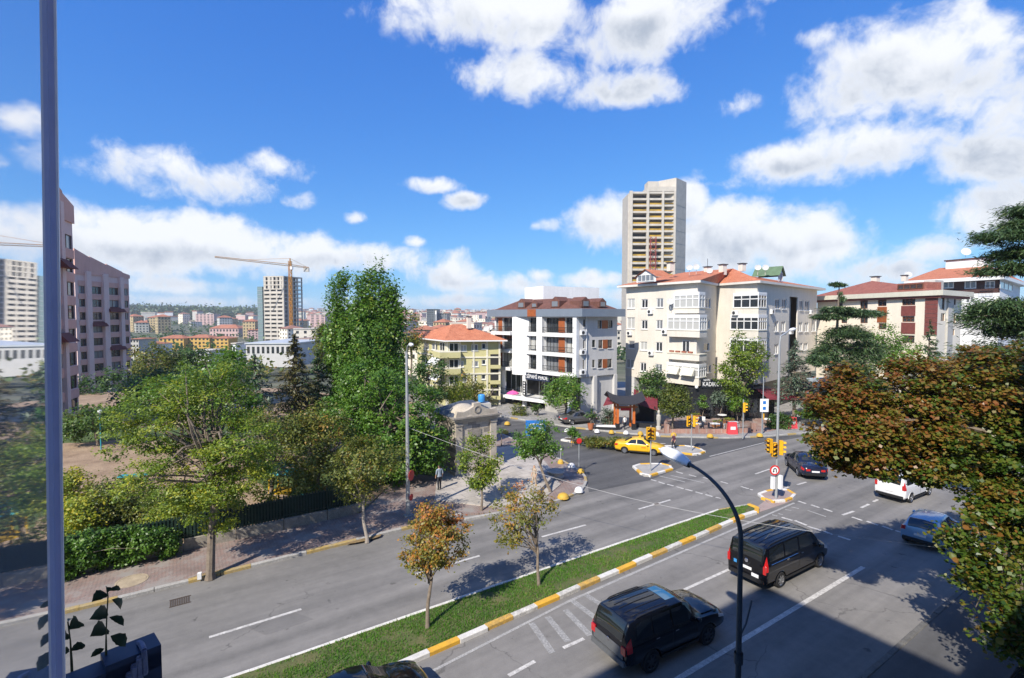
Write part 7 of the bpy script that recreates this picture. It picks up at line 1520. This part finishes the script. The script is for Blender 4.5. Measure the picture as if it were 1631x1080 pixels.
ZBLK=[('far_building','yellow flats with red roof nearest the pink wing',254,293,539,561,345,12,YEL_,TFAR,'hip',4,6),('far_building','yellow flats in the middle of the three yellow blocks',297,334,538,560,350,12,YEL_,TFAR,'hip',4,6),('far_building','yellow flats closest to the unfinished tower',337,364,539,560,352,12,YEL_,TFAR,'hip',4,4),
 ('far_building','pale pink high block before the forest ridge, the lower of two',223,254,507,524,900,20,PINKL,CONCL,'flat',7,6),('far_building','pale pink high block before the forest ridge, the taller of two',312,341,500,520,880,20,PINKL,CONCL,'flat',8,5),('far_building','small pale pink annex beside the taller pink block',302,312,511,520,882,16,PINKL,CONCL,'flat',3,2),
 ('far_building','long school-like block with red roof below the forest',334,380,523,538,560,18,PINKL,TFAR,'hip',2,9),('far_building','red-roofed block right beside the unfinished tower',383,410,520,533,600,16,IVORY,TFAR,'hip',3,6),('far_building','pale pink slab between poplar and unfinished tower',494,518,501,522,800,18,PINKL,CONCL,'flat',8,3),
 ('far_building','white low commercial building with blue sign band',306,333,560,577,175,10,WHITE,CONCL,'flat',1,4),('far_building','long white sports hall with pale flat roof',392,470,548,570,160,34,GREYW,M('roof_pale_metal',(.45,.48,.5),.5,.1,.5),'flat',1,10),('far_building','low grey and brown hall beside the sports hall',470,530,541,563,185,20,STREAK,M('roof_rust',(.28,.2,.16),.8,.3,.5),'flat',1,8),('far_building','white slab-like stub building behind green tree tops',370,376,548,567,170,8,WHITE,CONCL,'flat',1,1),
 ('far_building','dark grey office tower rising over the olive house',680,697,493,524,520,18,M('clad_slate',(.10,.115,.125),.5,.2,.4),DARKF,'flat',9,5),('far_building','grey office tower wing with pale stair shaft',695,712,500,524,525,14,M('clad_grey',(.20,.21,.22),.6,.2,.4),DARKF,'flat',7,4),('far_building','white stair shaft of the grey office tower',693,695.5,495,525,518,4,WHITE,CONCL,'flat',1,1),
 ('far_building','red-roofed old house beside the olive yellow house',644,672,549,575,105,12,CREAM,TILER,'hip',2,3),('far_building','cream house with red roof beyond the lamp post',641,662,530,548,190,12,CREAM,TFAR,'hip',2,3),('far_building','white villa with red roof below the yellow flats',222,250,548,566,260,12,WHITE,TFAR,'hip',3,5),('far_building','grey flats at the edge of the pink wing',208,222,540,577,200,10,STREAK,TFAR,'hip',5,3)]
for b in ZBLK: block(*b)
# ---- the town on the slopes: individual houses sharing a few meshes
def town():
    rr=random.Random(77); walls=[PINKL,IVORY,plasterM('plaster_dull_white',(.60,.59,.56),(.5,.49,.46)),CREAM,STREAK,plasterM('plaster_ochre',(.46,.36,.2),(.4,.31,.17))]; roofs=[TFAR,TFAR,TFAR,M('roof_tile_far_dull',(.26,.13,.1),.9,.2,.3),CONCL]; me=[]
    for i in range(10):
        w,d,h=rr.uniform(11,20),rr.uniform(10,14),rr.choice([7,9,12,15,18]); m=MB(); m.box((0,0,h/2-3),(w,d,h+6),0,0); fl=int(h/3); nc=int(w/3)
        for r in range(fl):
            for c in range(nc): m.box((-w/2+w*(c+.5)/nc,-d/2-.03,3*r+1.6),(1.3,.12,1.4),0,2)
            for c in range(3): m.box((w/2+.03,-d/2+d*(c+.5)/3,3*r+1.6),(.12,1.3,1.4),0,2); m.box((-w/2-.03,-d/2+d*(c+.5)/3,3*r+1.6),(.12,1.3,1.4),0,2)
        if i<8:
            e=.7; E=[VEC((x,y,h)) for x,y in ((-w/2-e,-d/2-e),(w/2+e,-d/2-e),(w/2+e,d/2+e),(-w/2-e,d/2+e))]; R_=[VEC((-w/2+d/2,0,h+2.6)),VEC((w/2-d/2,0,h+2.6))] if w>d+1 else [VEC((-.4,0,h+2.6)),VEC((.4,0,h+2.6))]
            m.poly([E[0],E[1],R_[1],R_[0]],1); m.poly([E[1],E[2],R_[1]],1); m.poly([E[2],E[3],R_[0],R_[1]],1); m.poly([E[3],E[0],R_[0]],1)
        else: m.box((0,0,h+.25),(w+.4,d+.4,.5),0,1)
        me.append((m.mesh('house',[walls[i%6],roofs[i%5] if i<8 else CONCL,WD]),h))
    n=0; spots=[]
    while n<285:
        u=rr.choice([rr.uniform(205,520),rr.uniform(630,800),rr.uniform(630,1010),rr.uniform(640,1000)]); d=rr.choice([rr.uniform(230,700),rr.uniform(500,1500),rr.uniform(1200,3300)]); x=(u-CU)/F*d
        if u<420 and (d>1100 or d<480): continue
        if any(abs(u-a)<14*350/max(d,200)*.5 and abs(d-b)<18 for a,b in spots): continue
        spots.append((u,d)); k=rr.randrange(10); o=link('town_house',me[k][0],None,(x,d,hz(x,d)-.5),rr.choice([0,.3,-.4,.8,1.2])+rr.uniform(-.1,.1)); s=1.0 if d<1200 else 1.25; o.scale=(s,s,s*rr.uniform(.8,1.15))
        tag(o,'%s town house with %s roof, %s'%(['pale pink','ivory','white','cream','grey','ochre'][k%6],('flat' if k>7 else 'red' if roofs[k%5] is TFAR else 'dull brown' if k%5==3 else 'pale grey'),('behind the park' if u<530 else 'beyond the olive house' if u<800 else 'behind the white block')+(' on the far slope' if d>1100 else '')),'house','distant town houses'); n+=1
    # the rest of the town merges into one mass
    m=MB(); r2=random.Random(5)
    for k in range(1500):
        u=r2.uniform(-100,1750); d=r2.uniform(900,4200); x=(u-CU)/F*d
        if u<430 and d>1150: continue
        w=r2.uniform(11,24); h=r2.uniform(7,22); z=hz(x,d); rz=r2.uniform(0,3); m.box((x,d,z+h/2-2),(w,13,h+4),rz,r2.randrange(0,4)); m.box((x,d,z+h+.9),(w+1,14,1.6),rz,4 if r2.random()<.7 else 5)
    tag(ob('town_mass',m,[PINKL,IVORY,WHITE,STREAK,TFAR,CONCL]),'mass of distant town buildings along the horizon','town',kind='stuff')
town()
def far_green():
    r=np.random.default_rng(9)
    def mass(name,label,n,uf,df,size,hh,mat,seed):
        r=np.random.default_rng(seed); P=[]; 
        for k in range(n):
            u=r.uniform(*uf); d=r.uniform(*df); x=(u-CU)/F*d; z=hz(x,d); h=hh*r.uniform(.6,1.25); c=r.normal(0,1,(16,3))*[h*.28,h*.28,h*.3]+[x,d,z+h*.55]; P.append(c)
        P=np.concatenate(P); v=leaves(r,P,size,.8,.4); o=link(name,npmesh(name,v,4,np.repeat(np.clip(r.normal(.45,.22,len(P)),0,1),4),LMAT[mat])); tag(o,label,'trees',kind='stuff')
    mass('forest','dark pine forest covering the ridge on the horizon',9000,(120,432),(1120,1600),6.5,18,'spruce',1)
    mass('town_trees','scattered trees among the distant houses',900,(190,1010),(180,1500),2.6,7,'deep',2)
    mass('valley_trees','belt of trees at the valley edge beyond the park',420,(120,420),(112,200),1.1,6,'olive',3)
    mass('hill_trees','tree cover of the far hills along the horizon',1500,(-200,1850),(1600,4200),7.,12,'deep',4)
far_green()
# ================================================================ AT THE CAMERA
# the block the photograph is taken from: its upper corner shades the street
def own_block():
    t=thing('apartment_block','apartment block whose shadow falls across the near carriageway','building',RD(-12,8,0)); Cx=RD(-3.9,-1.37); c=VEC((Cx.x,Cx.y,0))
    def bx(nm,a0,a1,b0,b1,z0,z1): ob(nm,MB().obox(RD(a0,b0,z0),T*(a1-a0),NB*(b1-b0),VEC((0,0,z1-z0))),GREYW,t)
    bx('upper_wing',-45,-3.9,-1.37,18,0,24.); bx('lower_wing',-3.89,11.3,.62,18,0,13.4); bx('added_shade_wing',11.31,30,.62,18,0,23.)  # last wing is unseen, added to shade the autumn tree's outer side
own_block()
# opened glass leaf at the edge of the view
def glass_leaf():
    ph=R(34.8); d=VEC((-math.sin(ph),math.cos(ph),0)); n=VEC((math.cos(ph),math.sin(ph),0)); off=.12; L0,L1=.30,.905; p0=-n*off+VEC((0,0,HC))
    t=thing('glass_leaf','open frameless glass balcony leaf mirroring the park','window',p0+d*.6-VEC((0,0,1.3)))
    gm=bpy.data.materials.new('clear_glass'); gm.use_nodes=True; N=gm.node_tree.nodes; p=N['Principled BSDF']; p.inputs['Base Color'].default_value=(.55,.66,.74,1); p.inputs['Roughness'].default_value=.025; p.inputs['Transmission Weight'].default_value=1; p.inputs['IOR'].default_value=1.52
    df=N.new('ShaderNodeBsdfDiffuse'); df.inputs[0].default_value=(.42,.55,.75,1); mx=N.new('ShaderNodeMixShader'); mx.inputs[0].default_value=.12   # diffuse blue veil puts the pane's hazy sheen into its colour
    gm.node_tree.links.new(p.outputs[0],mx.inputs[1]); gm.node_tree.links.new(df.outputs[0],mx.inputs[2]); gm.node_tree.links.new(mx.outputs[0],N['Material Output'].inputs[0])
    def strip(nm,o0,o1,l0,l1,mt):
        q=[]
        for z in (-1.3,1.3):
            for (l,o) in ((l0,o0),(l1,o0),(l1,o1),(l0,o1)): q.append(p0+d*l+n*(o+.0195*z)+VEC((0,0,z)))
        ob(nm,MB().hexa(q),mt,t)
    strip('pane',-.0045,-.002,L0,L1,gm)
    strip('edge_strip',-.0035,.0035,L1+.002,L1+.008,M('edge_strip_bluegrey',(.40,.44,.66),.3,.1,6)); strip('seal',.0036,.0062,L1+.003,L1+.009,M('seal_pale',(.75,.75,.78),.4,.1,6))
glass_leaf()
def rail():
    BL=M('rail_blue_paint',(.008,.022,.055),.45,.2,12); a=D(257,1036,.95); b=D(20,1098,.80); dirv=VEC((b.x-a.x,b.y-a.y,0)).normalized(); nn=VEC((-dirv.y,dirv.x,0)); nn=nn if nn.y>0 else -nn
    t=thing('balcony_rail','dark blue painted balcony rail with cloth tied round it','railing',VEC((a.x,a.y,a.z-.5)))
    ob('top_rail',MB().obox(a,dirv*.5,nn*.05,VEC((0,0,-.03))),BL,t); ob('post',MB().obox(a+VEC((0,0,.012))-dirv*.0,dirv*.085,nn*.055,VEC((0,0,-.55))),BL,t); ob('lower_rail',MB().obox(a+VEC((0,0,-.075))+dirv*.09,dirv*.4,nn*.03,VEC((0,0,-.03))),BL,t)
    cl=MB(); r=random.Random(3)
    for k in range(4):
        c=a+dirv*(.028+.008*k)+VEC((0,0,.008-.012*k)); cl.tube([c-nn*.004+VEC((0,0,.008)),c+nn*.02+VEC((0,0,.010)),c+nn*.058+VEC((0,0,-.004)),c+nn*.055-VEC((0,0,.04)),c-nn*.006-VEC((0,0,.035+.008*k)),c-nn*.004+VEC((0,0,.008))],[.0045+.0015*r.random() for _ in range(6)],6)
    tag(ob('tied_cloth',cl,M('cloth_blue_grey',(.07,.09,.16),.9,0,60,col2=(.18,.2,.27),det=6),None,True),'blue-grey knitted cloth knotted round the balcony rail','cloth')
rail()
def stem(px,dep,label,lv,seed):
    P_=[D(u,v,dep) for u,v in px]; b=P_[-1]; t=thing('leafy_plant',label,'plant',b-VEC((0,0,.25))); r=random.Random(seed); ob('stem',MB().tube(P_+[b-VEC((0,0,.25))],[.0012]*(len(P_)-1)+[.0022,.003],6),M('stem_green',(.05,.06,.025),.7,.2,60),t)
    LM=M('leaf_dark_green',(.022,.045,.018),.5,.25,60,spec=.4)
    for (u,v,du,dv,w) in lv:
        a=D(u,v,dep); e=D(u+du,v+dv,dep+r.uniform(-.02,.02)); ax=e-a; L_=ax.length; ax=ax/L_; sd=ax.cross(VEC((r.uniform(-.4,.4),-1,r.uniform(-.3,.3)))).normalized(); up=ax.cross(sd); m=MB(); n=9
        pr=[.04,.45,.72,.9,1.,.92,.72,.4,.0]; w*=.72
        for k in range(n): 
            q=a+ax*L_*k/(n-1)+up*(.12*L_*math.sin(math.pi*k/(n-1))); ww=w*pr[k]*L_*(1+.07*(-1)**k); m.v+=[tuple(q-sd*ww+up*ww*.3),tuple(q),tuple(q+sd*ww+up*ww*.3)]
        for k in range(n-1):
            for s in (0,1): i=k*3+s; m.f.append([i,i+1,i+4,i+3]); m.m.append(0)
        ob('leaf',m,LM,t,True)
stem([(170,936),(172,950),(170,985),(169,1010),(169,1045)],.92,'tall leafy plant stem rising above the balcony rail',[(171,944,-1,-9,.3),(172,941,20,-3,.22),(168,944,-22,15,.4),(178,955,14,16,.35),(170,971,-28,16,.36),(174,983,23,14,.4),(168,999,-25,15,.4),(176,1013,24,17,.5),(166,1033,-22,14,.4)],1)
stem([(108,990),(112,1020),(114,1055)],.90,'short leafy plant stem beside the glass leaf',[(108,990,8,-4,.3),(109,1003,16,-14,.4),(106,1008,-8,12,.5),(112,1037,24,-10,.45),(107,1030,-8,14,.5)],2)
# garden railing below the autumn tree
def garden_rail():
    t=thing('garden_railing','dark metal garden railing in the shade of the autumn tree','railing',RD(20,-3.6,.12)); f=Fac(RD(34,-3.7),RD(16,-3.7))
    railing(t,f,0,f.L,.5,1.3,0,RAIL,.15,'bars'); ob('base_wall',fbox(MB(),f,0,f.L,.1,.5,-.2,.1),CONC,t)
garden_rail()

def haze():
    m=bpy.data.materials.new('haze'); m.use_nodes=True; nt=m.node_tree; nt.nodes.remove(nt.nodes['Principled BSDF']); v=nt.nodes.new('ShaderNodeVolumePrincipled'); v.inputs['Color'].default_value=(.86,.91,.97,1); v.inputs['Density'].default_value=.00019; v.inputs['Anisotropy'].default_value=.0
    nt.links.new(v.outputs[0],nt.nodes['Material Output'].inputs['Volume'])
    tag(ob('haze',MB().box((0,4400,38),(21000,9900,116)),m),'thin blue summer haze over the distant town','haze',kind='stuff')
haze()
